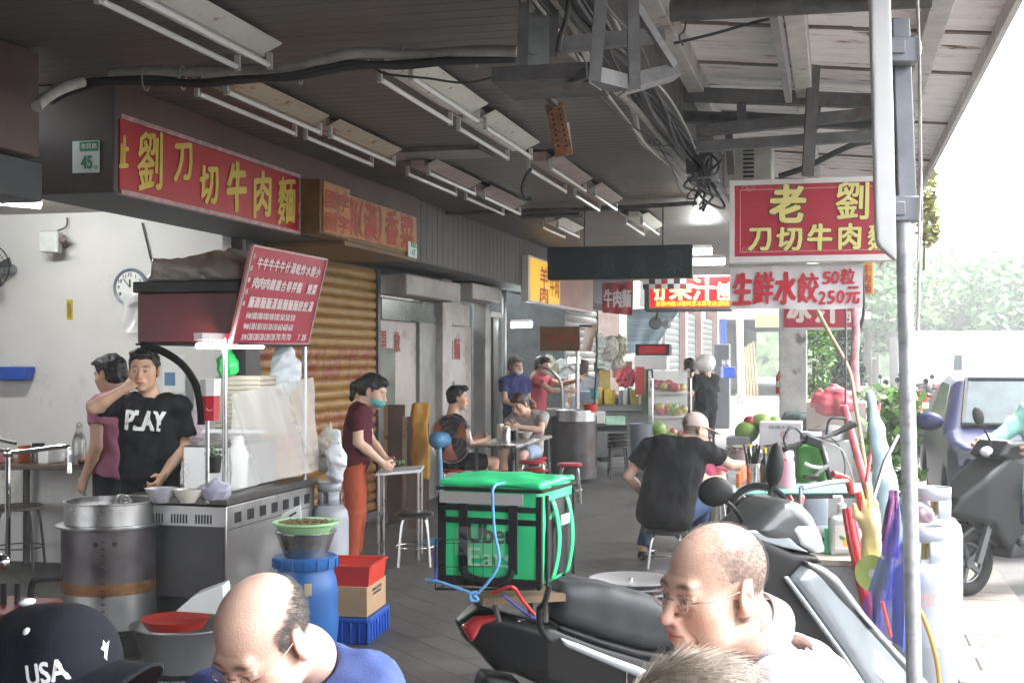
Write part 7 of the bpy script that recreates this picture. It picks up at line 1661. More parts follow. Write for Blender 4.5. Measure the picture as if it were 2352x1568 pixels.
MB().lathe([(.001,0),(.03,0),(.05,.012),(.085,.014),(.088,.02),(.05,.02),(.001,.01)],(0,0,0),30,axis=ax_).build('dish',mat('lime plastic',(.50,.60,.16),.4),t);MB().lathe([(.02,.0),(.02,.02),(.001,.022)],ax_*.008,14,axis=ax_).build('hub',M_whitep,t);MB().tube([(0,0,0),tuple(CR*.06+UP*.02)],.006,6).build('hook',M_iron,t)
t=thing('mop','purple and white string mop head hanging behind the blue net','mop',P(2045,1140,6.0));rr=random.Random(9)
for k in range(26):
 a=P(2052+rr.uniform(-8,8),1125,6.0+rr.uniform(-.06,.06));e=P(2042+rr.uniform(-16,22),1262+rr.uniform(-30,20),6.0+rr.uniform(-.08,.08));m_=a.lerp(e,.5)+Vector((rr.uniform(-.02,.02),rr.uniform(-.02,.02),0))
 MB().tube(catmull([a,m_,e],4),.007,5).build('string',mat('purple mop yarn',(.28,.10,.26),.9,var=.6,scale=60),t,world=True)
t=thing('blue_net','dark blue nylon net drawn up to a point on the grey pole','net',P(2060,1400,5.4));q0,q1,q2,q3=P(2078,1108,5.3),P(2086,1108,5.3),P(1980,1420,5.6),P(2092,1505,5.35)
def net(i,k):
 a=q0.lerp(q2,k);e=q1.lerp(q3,k);p=a.lerp(e,i);return p+CF*(.05*math.sin(i*12+k*2)*k)+CR*.01*math.sin(i*20)*k
b=MB();b.grid(net,40,30);b.build('mesh',mat('blue nylon net',(.05,.09,.55),.5,var=.3,scale=14,stretch=(6,6,1),alpha=.72),t,world=True)
MB().tube([P(2026,1380,5.25),P(2046,1460,5.25)],.007,6).build('red_cord',M_rred,t,world=True)
t=thing('canopy_pole','galvanised steel pole with square upper post and clamps holding the canopy edge','pole',F(2100,4.56))
a,e=P(2100,1568,4.56),P(2074,470,4.66);base=a+(a-e)*(a.z/(e.z-a.z));MB().tube([base,a,e],.028,24).build('pipe',M_galv,t,world=True)
M_sqp=mat('dark grey square post',(.16,.17,.19),.5,.3,var=.25,scale=5)
MB().beam(P(2080,500,4.66),P(2063,48,4.74),.068,.068,up=CF).build('square_post',M_sqp,t,world=True,bevel=.006)
for u,v in((2076,482),(2068,120)):MB().box(P(u,v,4.66),(.11,.10,.09),rot=(0,0,YAW)).build('clamp',M_sqp,t,world=True,bevel=.006)
b=MB();b.ball(P(2100,112,4.7),(.028,.028,.05),12,8);b.build('bolt_cap',M_sqp,t,world=True)
cable('thin white cord running down beside the pole from the canopy',[P(2107,-10,4.9),P(2112,160,4.8),P(2113,330,4.75),P(2116,480,4.7),P(2112,600,4.68),P(2108,760,4.66)],.006,M_cablew,'cord',6,'cord')
t=thing('street_sign','white metal sign panel seen from its rolled edge, clamped to the pole','sign',P(2030,300,4.6));S=SDF((-.12,-.07,-.02),(.14,.07,1.05),.007)
o_=P(2010,597,4.6);lx=lambda u:(u-2010)/FPX*4.6;lz=lambda v:(597-v)/FPX*4.6
S.poly([(lx(1995),lz(-30)),(lx(2044),lz(-30)),(lx(2052),lz(300)),(lx(2058),lz(602)),(lx(2050),lz(596)),(lx(2018),lz(568)),(lx(2010),lz(552))],.016,1,.005);S.build('panel',mat('white sign back',(.45,.45,.46),.45,.2,var=.12,scale=3),t,M=Matrix.Translation(o_-Vector(t.location))@Matrix.Rotation(YAW,4,'Z'))
for v in(110,480):MB().box(P(2056,v,4.62),(.06,.05,.05),rot=(0,0,YAW)).build('bracket',M_sqp,t,world=True,bevel=.004)
MB().tube([P(2108,-10,4.6),P(2113,150,4.6),P(2116,380,4.6),P(2108,600,4.58)],.004,6).build('stay_wire',M_cablew,t,world=True)
M_gasw=mat('pale grey cylinder paint',(.33,.36,.39),.4,.1,var=.12,scale=7,stain=(.4,.2,.14),stain_amt=.05)
gas('tall pale grey gas cylinder standing behind the galvanised pole',F(2122,5.85),.138,.74,M_gasw,.17,'CNY-77',txm=mat('faded red print',(.58,.34,.32),.6))
gas('second gas cylinder whose collar shows behind the first one',F(2142,6.5),.145,.86,M_gasw,.16)
cable('orange rubber gas hose looping down beside the pale cylinder',[P(2108,1390,5.6),P(2130,1440,5.6),P(2150,1510,5.6),P(2158,1570,5.6)],.010,mat('orange gas hose',(.55,.28,.06),.5),'hose',8,'hose')
S=SDF((-.1,-.1,-.06),(.1,.1,.1),.01);S.ell((0,0,0),(.06,.06,.05)).warp(.01,60,1);tag(S.build('rag',mat('purple white rag',(.42,.32,.38),.9,var=.4,scale=30),M=Matrix.Translation(P(2116,1178,6.4))),'crumpled rag lying on the rear gas cylinder','rag')
tag(MB().bb(Z(2205,1568,.002),Z(2352,1545,.01)).build('drain_grate',mat('drain grate',(.3,.3,.28),.6,.3,var=.5,scale=40)),'steel drain grate in the pavement at the bottom edge','grate')

# FAR STALLS
def it(name,label,cat,u0,v0,u1,v1,d,dep,m,bevel=.008):
 a,e=P(u0,v1,d),P(u1,v0,d);b=MB();q=[a,Vector((e.x,e.y,a.z)),Vector((e.x,e.y,a.z))+CF*dep,a+CF*dep]
 b.prism(q,UP*(e.z-a.z));return tag(b.build(name,m,bevel=bevel),label,cat)
def can(name,label,cat,u,v0,v1,w,d,m,flare=1.0):
 c=P(u,v1,d);r=w/FPX*d/2;h=(v1-v0)/FPX*d
 return tag(MB().lathe([(.001,0),(r/flare,0),(r,h),(r*.94,h),(r*.9/flare,.012),(.001,.012)],c,24).build(name,m),label,cat)
def heap(name,label,cat,u,v,w,h,d,m,seed=1,amp=.03):
 W,H=w/FPX*d/2,h/FPX*d/2;S=SDF((-W*1.5,-W*.9-.05,-H*1.5),(W*1.5,W*.9+.05,H*1.5),max(.012,W/14));S.ell((0,0,0),(W,W*.55,H)).warp(amp*W,14/W*.5,seed).warp(amp*W*.6,30/W*.5,seed+1);return tag(S.build(name,m,M=Matrix.Translation(P(u,v,d))@Matrix.Rotation(YAW,4,'Z')),label,cat)
can('steel_drum','big soot-dark steel drum stove at the kitchen counter','stove',1318,955,1096,106,17.2,M_soot);can('steel_pot','shiny steel pot ring on the dark drum stove','pot',1322,941,966,92,17.1,M_steel)
can('red_bowl','bright red bowl standing on the steel pot ring','bowl',1356,928,946,34,17.0,M_redp,1.2);it('white_tub','white tub right of the red bowl','tub',1362,945,1390,972,17.2,.25,M_whitep);it('green_tub','pale green plastic tub on the dark bench','tub',1392,957,1436,976,17.3,.3,mat('mint plastic',(.36,.62,.46),.4))
it('dark_bench','dark bench under the pale green tub','bench',1372,978,1442,990,17.4,.6,M_blk);it('kitchen_counter','steel kitchen counter in front of the masked cooks','counter',1190,940,1300,960,18.4,.7,M_steelw);it('dark_cupboard','dark cupboard front below the kitchen counter','cupboard',1194,961,1296,1060,18.45,.5,M_darkwall)
can('grey_bin','tall grey plastic bin beside the dark stool stack','bin',1478,972,1077,66,18.0,mat('grey blue bin',(.22,.24,.27),.45,var=.15),1.1)
t=thing('stall_menu_board','brown hanging stall menu board with a pale side panel','menu board',P(1290,780,18));a,e=P(1240,806,18),P(1335,750,18)
MB().bb((a.x,a.y,a.z),(e.x,a.y+.05,e.z)).build('brown_face',mat('brown menu board',(.2,.09,.03),.5,var=.3,stain=(.3,.06,.03),stain_amt=.3),t,world=True);MB().prism([P(1336,806,18),P(1358,806,17.6),P(1373,741,17.6),P(1345,748,18)],CF*.03).build('pale_face',mat('pale board',(.55,.42,.34),.6,var=.1),t,world=True)
b=MB();b.text('牛肉麵 水餃 小菜',((a.x+e.x)/2,a.y-.004,(a.z+e.z)/2),(1,0,0),UP,.08,.45,bold=.03);b.build('lettering',M_ortx,t,world=True)
tag(MB().tube([P(1326,800,18.1),P(1326,950,18.1)],.03,8).build('stall_post',M_steel),'steel post holding the brown stall menu board','post');tag(MB().tube(catmull([P(1236,838,18),P(1266,852,18),P(1287,876,18),P(1291,905,18),P(1291,960,18)],5),.022,8).build('bent_rail',M_steelw),'bent steel rail over the kitchen counter','rail')
tag(MB().tube(catmull([P(1330,748,17.8),P(1362,752,17.8),P(1371,790,17.8),P(1366,930,17.8)],5),.016,8).build('bent_rod',M_iron),'thin bent rod beside the pale menu panel','rod')
can('paper_roll','white paper towel roll behind the stall post','paper roll',1315,860,910,20,18.6,M_whitep);it('blue_scale','blue grey kitchen scale on the stall counter','scale',1325,898,1362,925,18.6,.2,mat('blue grey box',(.22,.27,.34),.5));can('teal_cup','teal plastic cup on the crowded stall counter','cup',1366,892,916,22,18.4,M_tealp,1.25)
it('stall_counter','long cluttered counter of the juice stall','counter',1330,928,1500,944,19.2,.7,M_steelw);it('pale_cupboard','pale cupboard front of the juice stall counter','cupboard',1335,945,1496,1050,19.25,.5,mat('pale grey panel',(.3,.3,.3),.5,var=.25))
rr=random.Random(21);cm=[mat('clutter cream',(.5,.45,.35),.6),M_whitep,mat('clutter green',(.16,.28,.1),.5),mat('clutter orange',(.55,.16,.04),.5),mat('clutter brown',(.2,.12,.07),.6),M_greyp,mat('clutter yellow',(.55,.42,.05),.5),M_tealp,mat('clutter pink',(.5,.16,.2),.5)]
wd=['cream','white','green','orange','brown','grey','yellow','teal','pink']
for k in range(17):
 u=1340+k*9.6;h=rr.uniform(16,42);i=rr.randrange(9);w=rr.uniform(10,17)
 if k%2:o=can('jar','','jar',u,930-h,929,w,18.9+.1*(k%3),cm[i],1.1)
 else:o=it('box','','box',u-w/2,930-h,u+w/2,929,18.9+.1*(k%3),.15,cm[i])
 tag(o,f'small {wd[i]} {"jar" if k % 2 else "box"} on the juice stall counter',None,'jars and boxes on the juice stall counter')
for k,(u,v,w,h)in enumerate(((1375,790,34,46),(1400,800,40,56),(1424,796,34,54),(1388,830,38,40),(1420,836,34,34),(1258,845,40,60),(1290,850,46,54))):heap('plastic_bag','pale plastic bags of goods hanging behind the stall','bags',u,v,w,h,19.6+.1*k,[mat('clear goods bag',(.48,.52,.5),.3,var=.35,scale=12),mat('milky goods bag',(.55,.52,.48),.35,var=.3,scale=14),mat('mixed goods bag',(.42,.40,.28),.35,var=.4,scale=9)][k%3],k,.10)['group']='goods bags hanging at the far stall'
it('yellow_notice','yellow cardboard notice on the juice stall','notice',1376,850,1402,905,20.0,.02,mat('yellow card',(.45,.32,.10),.7));it('brown_carton','brown carton stacked beside the red display','carton',1410,830,1452,868,20.2,.3,M_card);heap('flower_bunch','bunch of red-pink flowers on the juice stall','flowers',1438,866,44,46,19.0,mat('red pink petals',(.5,.07,.09),.6,var=.5,scale=14),5,.10)
it('red_paper_banner','vertical red paper banner beside the fruit case','banner',1459,842,1480,906,18.6,.01,M_redp);can('tall_green_bottle','tall dull green container behind the red paper banner','container',1488,848,950,22,18.8,mat('dull green',(.10,.16,.08),.5))
t=thing('red_display','dark machine with red lit display above the fruit case','machine',P(1500,805,19));a,e=P(1459,816,19),P(1540,790,19)
MB().bb((a.x,a.y,a.z),(e.x,a.y+.3,e.z)).build('housing',M_blk,t,world=True,bevel=.01);a2,e2=P(1468,812,18.98),P(1531,794,18.98);MB().bb((a2.x,a.y-.006,a2.z),(e2.x,a.y-.001,e2.z)).build('screen',mat('red display',(.2,.01,.015),.4,var=.6,scale=9,emit=(.4,.01,.02),estr=.05),t,world=True);a,e=P(1456,848,19),P(1534,817,19);MB().bb((a.x,a.y+.02,a.z),(e.x,a.y+.3,e.z)).build('body',M_whitep,t,world=True,bevel=.01)
t=thing('fruit_case','glass fronted fruit display case with rounded top and red fruit inside','display case',F(1542,18.4));o0,x1=F(1498,18.2),F(1590,18.2);w_=(x1-o0).length
xr=(x1-o0).normalized();yr=UP.cross(xr)
def fc(x,y,z):return o0+xr*x+yr*y+UP*z
sd_=lambda x:[fc(x,0,.0),fc(x,.55,.0),fc(x,.55,1.48),fc(x,.12,1.48),fc(x,.02,1.38)]
b=MB();b.prism(sd_(0)[:1]+[fc(0,.55,0),fc(0,.55,.42),fc(0,0,.42)],xr*w_);b.build('base',M_greyp,t,world=True,bevel=.01);b=MB();b.prism([fc(0,.5,.43),fc(0,.55,.43),fc(0,.55,1.46),fc(0,.5,1.46)],xr*w_);b.build('back_panel',M_steel,t,world=True)
b=MB()
for x in(0,w_-.02):b.prism([fc(x,0,.43),fc(x,.04,.43),fc(x,.07,1.36),fc(x,.03,1.36)],xr*.02);b.prism([fc(x,.03,1.36),fc(x,.07,1.36),fc(x,.14,1.46),fc(x,.5,1.46),fc(x,.5,1.49),fc(x,.12,1.49)],xr*.02)
b.build('case_frame',M_chrome,t,world=True);b=MB();b.grid(lambda i,k:fc(.02+(w_-.04)*i,[.005,.03,.05,.14][min(3,int(k*3.99))],[.44,.9,1.34,1.47][min(3,int(k*3.99))]),2,3);b.build('glass',_M['clear pocket film'],t,world=True)
for q,z in enumerate((.46,.80,1.14)):MB().prism([fc(.02,.06,z),fc(.02,.49,z),fc(.02,.49,z+.015),fc(.02,.06,z+.015)],xr*(w_-.04)).build('shelf',M_whitep,t,world=True)
for q,z in enumerate((.46,.80,1.14)):
 b=MB()
 for k in range(16):b.use([M_mred,M_mred,M_melon,mat('yellow fruit',(.5,.38,.08),.5)][rr.randrange(4)]).ball(fc(rr.uniform(.08,w_-.08),rr.uniform(.1,.42),z+.07+rr.uniform(0,.07)),rr.uniform(.045,.07),10,7)
 tag(b.build('fruit_row',None),['lower','middle','upper'][q]+' shelf of red, green and yellow fruit in the display case','fruit','fruit in the display case','stuff')
for u,v,r_,m in((1512,985,.11,M_melon),(1516,1010,.09,mat('pale melon',(.4,.42,.28),.5))):tag(MB().ball(P(u,v,17.9),r_,16,10).build('melon',m),'green melon left of the fruit case' if v<1000 else 'pale melon under the green one left of the fruit case','fruit')
heap('orange_cloth','orange-red cloth hanging by the grey bin','cloth',1512,1040,26,70,17.9,mat('orange red cloth',(.5,.08,.04),.7),3)
def hang(name,label,cat,pts,d,m,n=18,amp=.03):
 a,c,e,g=[P(*q,d)for q in pts];b=MB();b.grid(lambda i,k:a.lerp(c,i).lerp(g.lerp(e,i),k)+CF*amp*math.sin(i*14+k*2)*(.3+k),n,n);return tag(b.build(name,m),label,cat)
o=hang('cloth_banner','creased red and white cloth banner above the far stall','banner',[(1382,650),(1455,645),(1452,724),(1384,718)],20.5,mat('red banner cloth',(.40,.06,.07),.8,var=.35,scale=3));b=MB();b.text('牛肉麵',P(1418,685,20.38),CR,UP,.28,.42,bold=.03);b.build('lettering',M_pvc,o)
hang('striped_tarp','pale blue striped tarpaulin hung across the arcade end','tarpaulin',[(1440,712),(1568,700),(1500,806),(1440,812)],22,mat('pale blue tarp',(.42,.54,.62),.6,var=.5,scale=2.2,stretch=(.3,.3,6)),20,.02)
shutter('rolling_shutter','dark slatted shutter behind the hanging goods bags',-4.9,22.6,27,.1,3.0,mat('dark shutter',(.07,.065,.062),.5,var=.3),.14)
t=thing('ceiling_fan_pair','small grey fan hung below the lit juice sign','fan',P(1506,740,16));c=P(1506,742,16);MB().lathe([(.001,-.02),(.075,-.02),(.085,0),(.075,.02),(.001,.02)],c,20,axis=(-CF+UP*.3)).build('guard',M_greyp,t,world=True);MB().lathe([(.001,-.02),(.055,-.02),(.06,0),(.001,.02)],c+CR*.14-UP*.01,20,axis=(-CF+CR*.4)).build('motor',M_greyp,t,world=True);MB().tube([c,P(1510,715,16)],.012,6).build('stem',M_iron,t,world=True)
M_gsh=mat('pale green shutter',(.06,.07,.066),.5,var=.2);M_pk=mat('pinkish column',(.22,.135,.115),.7,var=.15)
for k,(y0,y1)in enumerate(((36.5,40.2),(41,45),(46,51.5))):shutter('rolling_shutter',['first','second','third'][k]+' pale closed shutter past the alley, counted from the tarpaulin',-4.7,y0,y1,.1,3.1,M_gsh,.2,.014);tag(MB().bb((-4.9,y1+.1,0),(-4.5,y1+.65,4)).build('column',M_pk),f'pinkish column right of the {["first", "second", "third"][k]} pale shutter past the alley','column')
wall('alley_wall','pale wall above the shutters past the alley',(-5.3,36,3.1),(-4.95,56,6),M_concbright);wall('alley_end_wall','pale wall panel behind the striped tarpaulin',(-8,30,0),(-4.9,30.2,4),mat('pinkish cream wall',(.26,.20,.175),.8))
t=thing('electric_cabinet','grey electric cabinet by the alley behind the white helmet','cabinet',F(1655,30));a,e=P(1640,905,30),P(1676,790,30);MB().bb((a.x,a.y,.0),(e.x,a.y+.4,e.z)).build('body',mat('grey cabinet',(.07,.075,.082),.5),t,world=True,bevel=.02);b=MB();b.text('台電',P(1668,832,29.7),CR,UP,.12,.2);b.build('lettering',M_whitetx,t,world=True);it('blue_tub','blue tub beside the grey electric cabinet','tub',1662,842,1688,868,29,.4,M_bluep)
t=thing('white_post','white painted post at the far arcade corner','post',F(1702,46));MB().tube([F(1702,46),F(1697,46)+UP*4],.13,10).build('post',M_white,t,world=True);a,e=P(1690,930,45.8),P(1712,905,45.8);MB().bb((a.x,a.y,0),(e.x,a.y+.3,e.z)).build('base',M_conc,t,world=True);it('blue_sign','narrow blue sign left of the white post','sign',1655,732,1668,790,40,.05,M_bluep)
for k in range(5):tag(MB().beam(F(1712+k*7,52+k),P(1706+k*6,800-4*k,52+k),.12,.08).build('timber',M_bam),'long timber leaning at the far arcade corner','timber','timbers leaning at the far arcade corner')
t=thing('far_arcade','far arcade with red-brown columns and a pale fascia beyond the alley','building',(-2,60,0))
for k in range(6):MB().bb((-2.1+.0*k,58+k*4,0),(-1.6,58.7+k*4,3.3)).build('column',mat('red brown column',(.20,.07,.05),.6),t,world=True)
MB().bb((-9,57,3.3),(1.5,85,3.6)).build('ceiling_slab',M_conc,t,world=True);MB().bb((-9,56.7,3.3),(1.2,56.99,4.1)).build('fascia',mat('beige fascia',(.5,.44,.36),.7,var=.15),t,world=True);MB().bb((-9,57,0),(-4.9,85,3.3)).build('side_wall',M_conc,t,world=True);a,e=P(1742,754,58),P(1796,728,58);MB().bb((a.x,56.5,a.z),(e.x,56.65,e.z)).build('yellow_sign',mat('pale yellow sign',(.65,.6,.15),.5),t,world=True)
t=thing('fire_extinguisher','red fire extinguisher hung on the left side of the concrete column','fire extinguisher',P(1789,903,17.9));c=P(1789,903,17.9);MB().lathe([(.001,0),(.042,.0),(.042,.24),(.015,.28),(.015,.30),(.001,.31)],c,14).build('tank',M_redp,t,world=True);MB().lathe([(.0425,.09),(.0425,.17)],c,14).build('label',M_whitep,t,world=True);MB().tube([c+UP*.29,c+UP*.33+CR*.04],.012,6).build('handle',M_blk,t,world=True)

# STREET: TREES, CAR, SCOOTERS, VAN
def leafmat(n,c):return mat(n,c,.55,var=.55,scale=1.3,trans=0)
def tree(label,base,h,blobs,m,n,s,group=None,name='tree',tr=.15,seed=1,tm=None):
 rg=random.Random(seed);t=thing(name,label,name.replace('_',' '),base,0,group);b=MB()
 tot=sum(q[1]**2 for q in blobs)
 for(c,r_,fz)in blobs:
  for k in range(int(n*r_*r_/tot)):
   d=Vector((rg.gauss(0,1),rg.gauss(0,1),rg.gauss(0,1))).normalized()*r_*(.55+.5*rg.random()**.6);d.z*=fz;p=Vector(c)+d
   a=Vector((rg.gauss(0,1),rg.gauss(0,1),rg.gauss(0,.6))).normalized()*s*rg.uniform(.6,1.3);e=a.cross(Vector((rg.gauss(0,1),rg.gauss(0,1),rg.gauss(0,1)))).normalized()*s*.45;b.add([p-a,p+e,p+a,p-e],[(0,1,2,3)])
 b.build('crown',m,t);b=MB();b.tube([(0,0,0),(.05*h*.1,0,h*.4),(0,.03*h,h*.75)],[tr,tr*.7,tr*.3],8)
 for c,r_,fz in blobs[:4]:b.tube([(0,0,h*.4),tuple(Vector(c)*.8+Vector((0,0,h*.08)))],[tr*.5,tr*.15],6)
 b.build('trunk',tm or mat('tree bark',(.08,.06,.045),.9,var=.4,scale=8),t);return t
G1,G2,G3,G4=leafmat('fresh green leaves',(.17,.33,.07)),leafmat('dark cypress green',(.022,.06,.028)),leafmat('mid green leaves',(.13,.24,.09)),leafmat('pale green leaves',(.24,.36,.16))
tree('bright leafy shrub tree right of the concrete column',F(1868,24),2.6,[((0,0,1.6),.42,1.5),((.1,0,2.1),.32,1.2),((-.1,0,1.0),.3,1.2)],G1,900,.07,tr=.05,seed=3)
tree('dark green cypress tree behind the juice board',F(1922,27),4,[((0,0,1.1),.48,1.5),((.05,0,1.9),.5,1.5),((0,0,2.8),.42,1.8),((.3,0,1.2),.3,1.4)],G2,3800,.07,seed=4)
for k,(u,d,h,rr_,m)in enumerate(((1990,62,7,3.0,G3),(2070,66,7.5,3.4,G4),(2170,72,8,3.8,G3),(2270,68,7,3.6,G4),(2370,64,6.5,3.6,G3),(2010,85,9,4.4,G4),(2130,90,10,5,G3),(2300,88,9.5,5,G4))):
 rg=random.Random(k);bl=[((rg.uniform(-.5,.5)*rr_,rg.uniform(-.4,.4)*rr_,h*rg.uniform(.4,.85)),rr_*rg.uniform(.35,.6),.8)for _ in range(9)]
 tree(['dense mid green tree standing at the far side of the street','pale green tree standing at the far side of the street'][k%2],F(u,d),h,bl,m,2600,.30,'trees on the far side of the street',tr=.25,seed=k)
hb_=MB();rg=random.Random(5)
for k in range(9000):x,z=rg.uniform(-30,110),rg.random();p=Vector((x,118+rg.uniform(-6,6)+8*z,15*z**.8*(.7+.3*math.sin(x*.12))));a=Vector((rg.gauss(0,1),rg.gauss(0,.5),rg.gauss(0,1))).normalized()*rg.uniform(.6,1.4);e=a.cross(Vector((0,1,.3))).normalized()*.6;hb_.add([p-a,p+e,p+a,p-e],[(0,1,2,3)])
tag(hb_.build('woods',G4),'hazy wooded slope beyond the street',None,None,'stuff')
tree('potted broad-leaf plant left of the grey pole',F(2045,12.2),1.5,[((0,0,.95),.24,.9),((.12,0,1.2),.2,.8),((-.12,0,.75),.2,.8),((.1,.1,.55),.2,.8)],G1,420,.085,name='plant',tr=.02,seed=8);tree('leafy potted plant behind the broad-leaf plant',F(2010,14.5),1.5,[((0,0,1.1),.3,.8),((.2,0,.8),.3,.8)],G4,380,.09,name='plant',tr=.02,seed=9)
tree('hanging creeper with orange-green tips at the canopy edge',P(2122,620,14),1.6,[((0,0,.9),.12,3),((.05,0,.5),.1,2.5)],mat('yellowish creeper',(.26,.26,.06),.6,var=.6,scale=4),420,.06,name='creeper',tr=.012,seed=10)
t=thing('car','dark blue-violet car parked beyond the gas cylinders, nose toward the viewer','car',(1.85,11.4,0));M_car=mat('dark violet car paint',(.014,.015,.055),.3,.0,var=.05,spec=.22);S=SDF((-1.05,-.15,.1),(1.05,4.4,1.6),.03)
S.poly([(0,.45),(.02,.72),(.18,.88),(.95,1.0),(1.75,1.44),(2.9,1.48),(4.1,1.2),(4.25,.9),(4.2,.3),(.1,.25)],.88,0,.10,taper=lambda X,Y:np.clip(1.02-np.clip(Y-.95,0,1)*.38,.7,1.02)*np.clip(.86+X*.3,.86,1.0));
for y in(.78,3.4):S.cap((-1.1,y,.31),(1.1,y,.31),.36,op='-')
S.build('body',M_car,t);M_gl=mat('car glass',(.025,.045,.05),.1,var=.5,scale=5,spec=.25)
b=MB();b.grid(lambda i,k:Vector((lerp(-.70,.70,i)*(1-.14*k),lerp(1.0,1.72,k)-.10*math.cos((i-.5)*2.6)*.6,lerp(1.03,1.43,k)+.012)),12,4);b.build('windscreen',M_gl,t)
ws=lambda i,k:Vector((lerp(-.72,.72,i)*(1-.14*k),lerp(1.0,1.72,k)-.10*math.cos((i-.5)*2.6)*.6,lerp(1.03,1.43,k)+.016))
for pts in([ws(i/8,0)for i in range(9)],[ws(0,0),ws(0,.5),ws(0,1)],[ws(1,0),ws(1,.5),ws(1,1)],[ws(i/8,1)for i in range(9)]):MB().tube(pts,.02,6).build('screen_seal',M_blk,t)
for s in(-1,1):
 b=MB();b.prism([(s*.86,1.25,1.02),(s*.86,2.9,1.06),(s*.75,2.8,1.40),(s*.75,1.85,1.39)],(s*.012,0,0));b.build('side_window',M_gl,t)
 S=SDF((-.2,-.15,-.12),(.2,.15,.12),.012);S.ell((0,0,0),(.13,.07,.085));S.build('wing_mirror',M_car,t,M=Matrix.Translation((s*1.0,1.15,1.06)))
 b=MB();b.grid(lambda i,k:Vector((s*lerp(.46,.83,i),.005+.16*i*i-.012+.05*k,lerp(.70,.83,k)+.04*i)),8,3);h_=b.build('headlight',mat('dark headlamp glass',(.12,.13,.15),.1,var=.3,scale=14),t)
 for q_ in(.56,.68):MB().ball((s*q_,.0+.16*((q_-.46)/.37)**2-.0,.775),(.045,.02,.035),12,8).build('bulb',M_chrome,h_)
 for y in(.78,3.4):w_=MB().torus((s*.78,y,.31),.24,.08,axis=(1,0,0),n=30,m=10).build('wheel',M_rubber,t);MB().lathe([(.001,-.03),(.19,-.03),(.19,.05),(.001,.05)],(s*.80,y,.31),20,axis=(s,0,0)).build('rim',M_greysteel,w_)
b=MB();b.bb((-.42,-.035,.50),(.42,.0,.66));b.build('grille',M_blk,t,bevel=.02);b=MB();b.bb((-.19,-.06,.36),(.19,-.04,.44));b.build('number_plate',M_whitep,t)
hx=(-CR*.86-CF*.5).normalized();hy=Vector((-hx.y,hx.x,0));fo=F(2222,8.95);RM=Matrix((hx,hy,UP)).transposed().to_4x4()
t=thing('scooter','black scooter ridden by a person in a mint raincoat at the right edge','scooter',fo);M_t=Matrix.Identity(4)
def rs(name,m,pts,w,rnd=.03,h=.012,taper=None):
 S=SDF((min(p[0]for p in pts)-.05,-w*1.3-.04,min(p[1]for p in pts)-.05),(max(p[0]for p in pts)+.05,w*1.3+.04,max(p[1]for p in pts)+.05),h);S.poly(pts,w,1,rnd,taper=taper);return S.build(name,m,t,M=RM)
rs('front_apron',M_sblack,[(.27,.58),(.18,.70),(-.08,.86),(-.30,.98),(-.44,.92),(-.38,.55),(-.44,.30),(-.24,.32),(-.10,.50),(.08,.53)],.145,.03,.011,lambda X,Y:np.clip(.95-(X-0)*1.6,.35,1));rs('front_fender',M_sblack,[(.25,.38),(.02,.50),(-.26,.36),(-.22,.32),(.0,.45),(.22,.33)],.07,.015);rs('handlebar_cowl',M_sblack,[(-.16,.97),(-.26,1.07),(-.46,1.07),(-.52,.96),(-.3,.91)],.15,.04,.011);rs('floorboard',M_smatt,[(-.25,.26),(-.85,.24),(-.9,.36),(-.3,.36)],.16);rs('rear_body',M_sblack,[(-.8,.34),(-.86,.72),(-1.45,.80),(-1.5,.62),(-1.1,.36)],.15);rs('seat',M_seat,[(-.72,.72),(-.75,.80),(-1.35,.84),(-1.4,.76)],.13)
wheel(0,parent=t,m=RM);wheel(-1.25,parent=t,m=RM)
b=MB()
for s in(-1,1):b.beam(Vector((0,.09*s,.24)),Vector((-.16,.09*s,.62)),.035,.05)
b.place(RM);b.build('fork',M_sgrey,t);S=SDF((-.1,-.05,-.12),(.1,.05,.12),.008);S.ell((0,0,0),(.045,.022,.07));mp_=P(2247,955,8.9);S.build('mirror',M_smatt,t,M=Matrix.Translation(mp_-fo)@Matrix.Rotation(YAW+.3,4,'Z')@Matrix.Rotation(-.3,4,'Y'));MB().tube(catmull([mp_-UP*.05+CR*.02,P(2275,1015,9.0),P(2284,1050,9.05)],5),.008,6).build('mirror_stem',M_smatt,t,world=True)
b=MB();b.ball(RM@Vector((-.20,0,.99)),(.05,.07,.04),12,8);b.build('headlight',M_lens,t)
M_rain=cloth('mint raincoat',(.26,.52,.44),var=.2);L=fo-hx*.86;rzr=math.atan2(hx.x,-hx.y)
person('rider in a mint raincoat and navy cap on the black scooter',L,rzr,dict(head=(0,-.05,1.47),neck=(0,0,1.31),chest=(0,0,1.12),pelvis=(0,.04,.84),sl=(.185,0,1.25),sr=(-.185,0,1.25),el=(.27,-.22,1.05),er=(-.27,-.22,1.05),wl=(.25,-.44,1.02),wr=(-.25,-.44,1.02),hl=(.09,-.04,.82),hr=(-.09,-.04,.82),kl=(.16,-.40,.74),kr=(-.16,-.40,.74),al=(.15,-.34,.42),ar=(-.15,-.34,.42)),'mid','short',M_rain,pants=M_rain,h=.015,hh=.008,long_sleeve=True,torso=1.1,warp=.008,hairm=C_navy)
t0=thing('scooter','scooter parked in the row behind the plants','scooter',F(2010,20),.6,'scooters parked behind the plants')
for nm,m,pts,w in(('front_body',M_redp,[(.5,.3),(.62,.7),(.5,1.0),(.38,.98),(.4,.5),(.2,.3)],.16),('rear_body',M_sblack,[(-.7,.4),(-.8,.8),(.1,.78),(.15,.4)],.15),('floorboard',M_smatt,[(.1,.28),(.5,.28),(.5,.36),(.1,.36)],.16)):
 S=SDF((-.9,-.25,.1),(.8,.25,1.2),.025);S.poly(pts,w,1,.04);S.build(nm,m,t0)
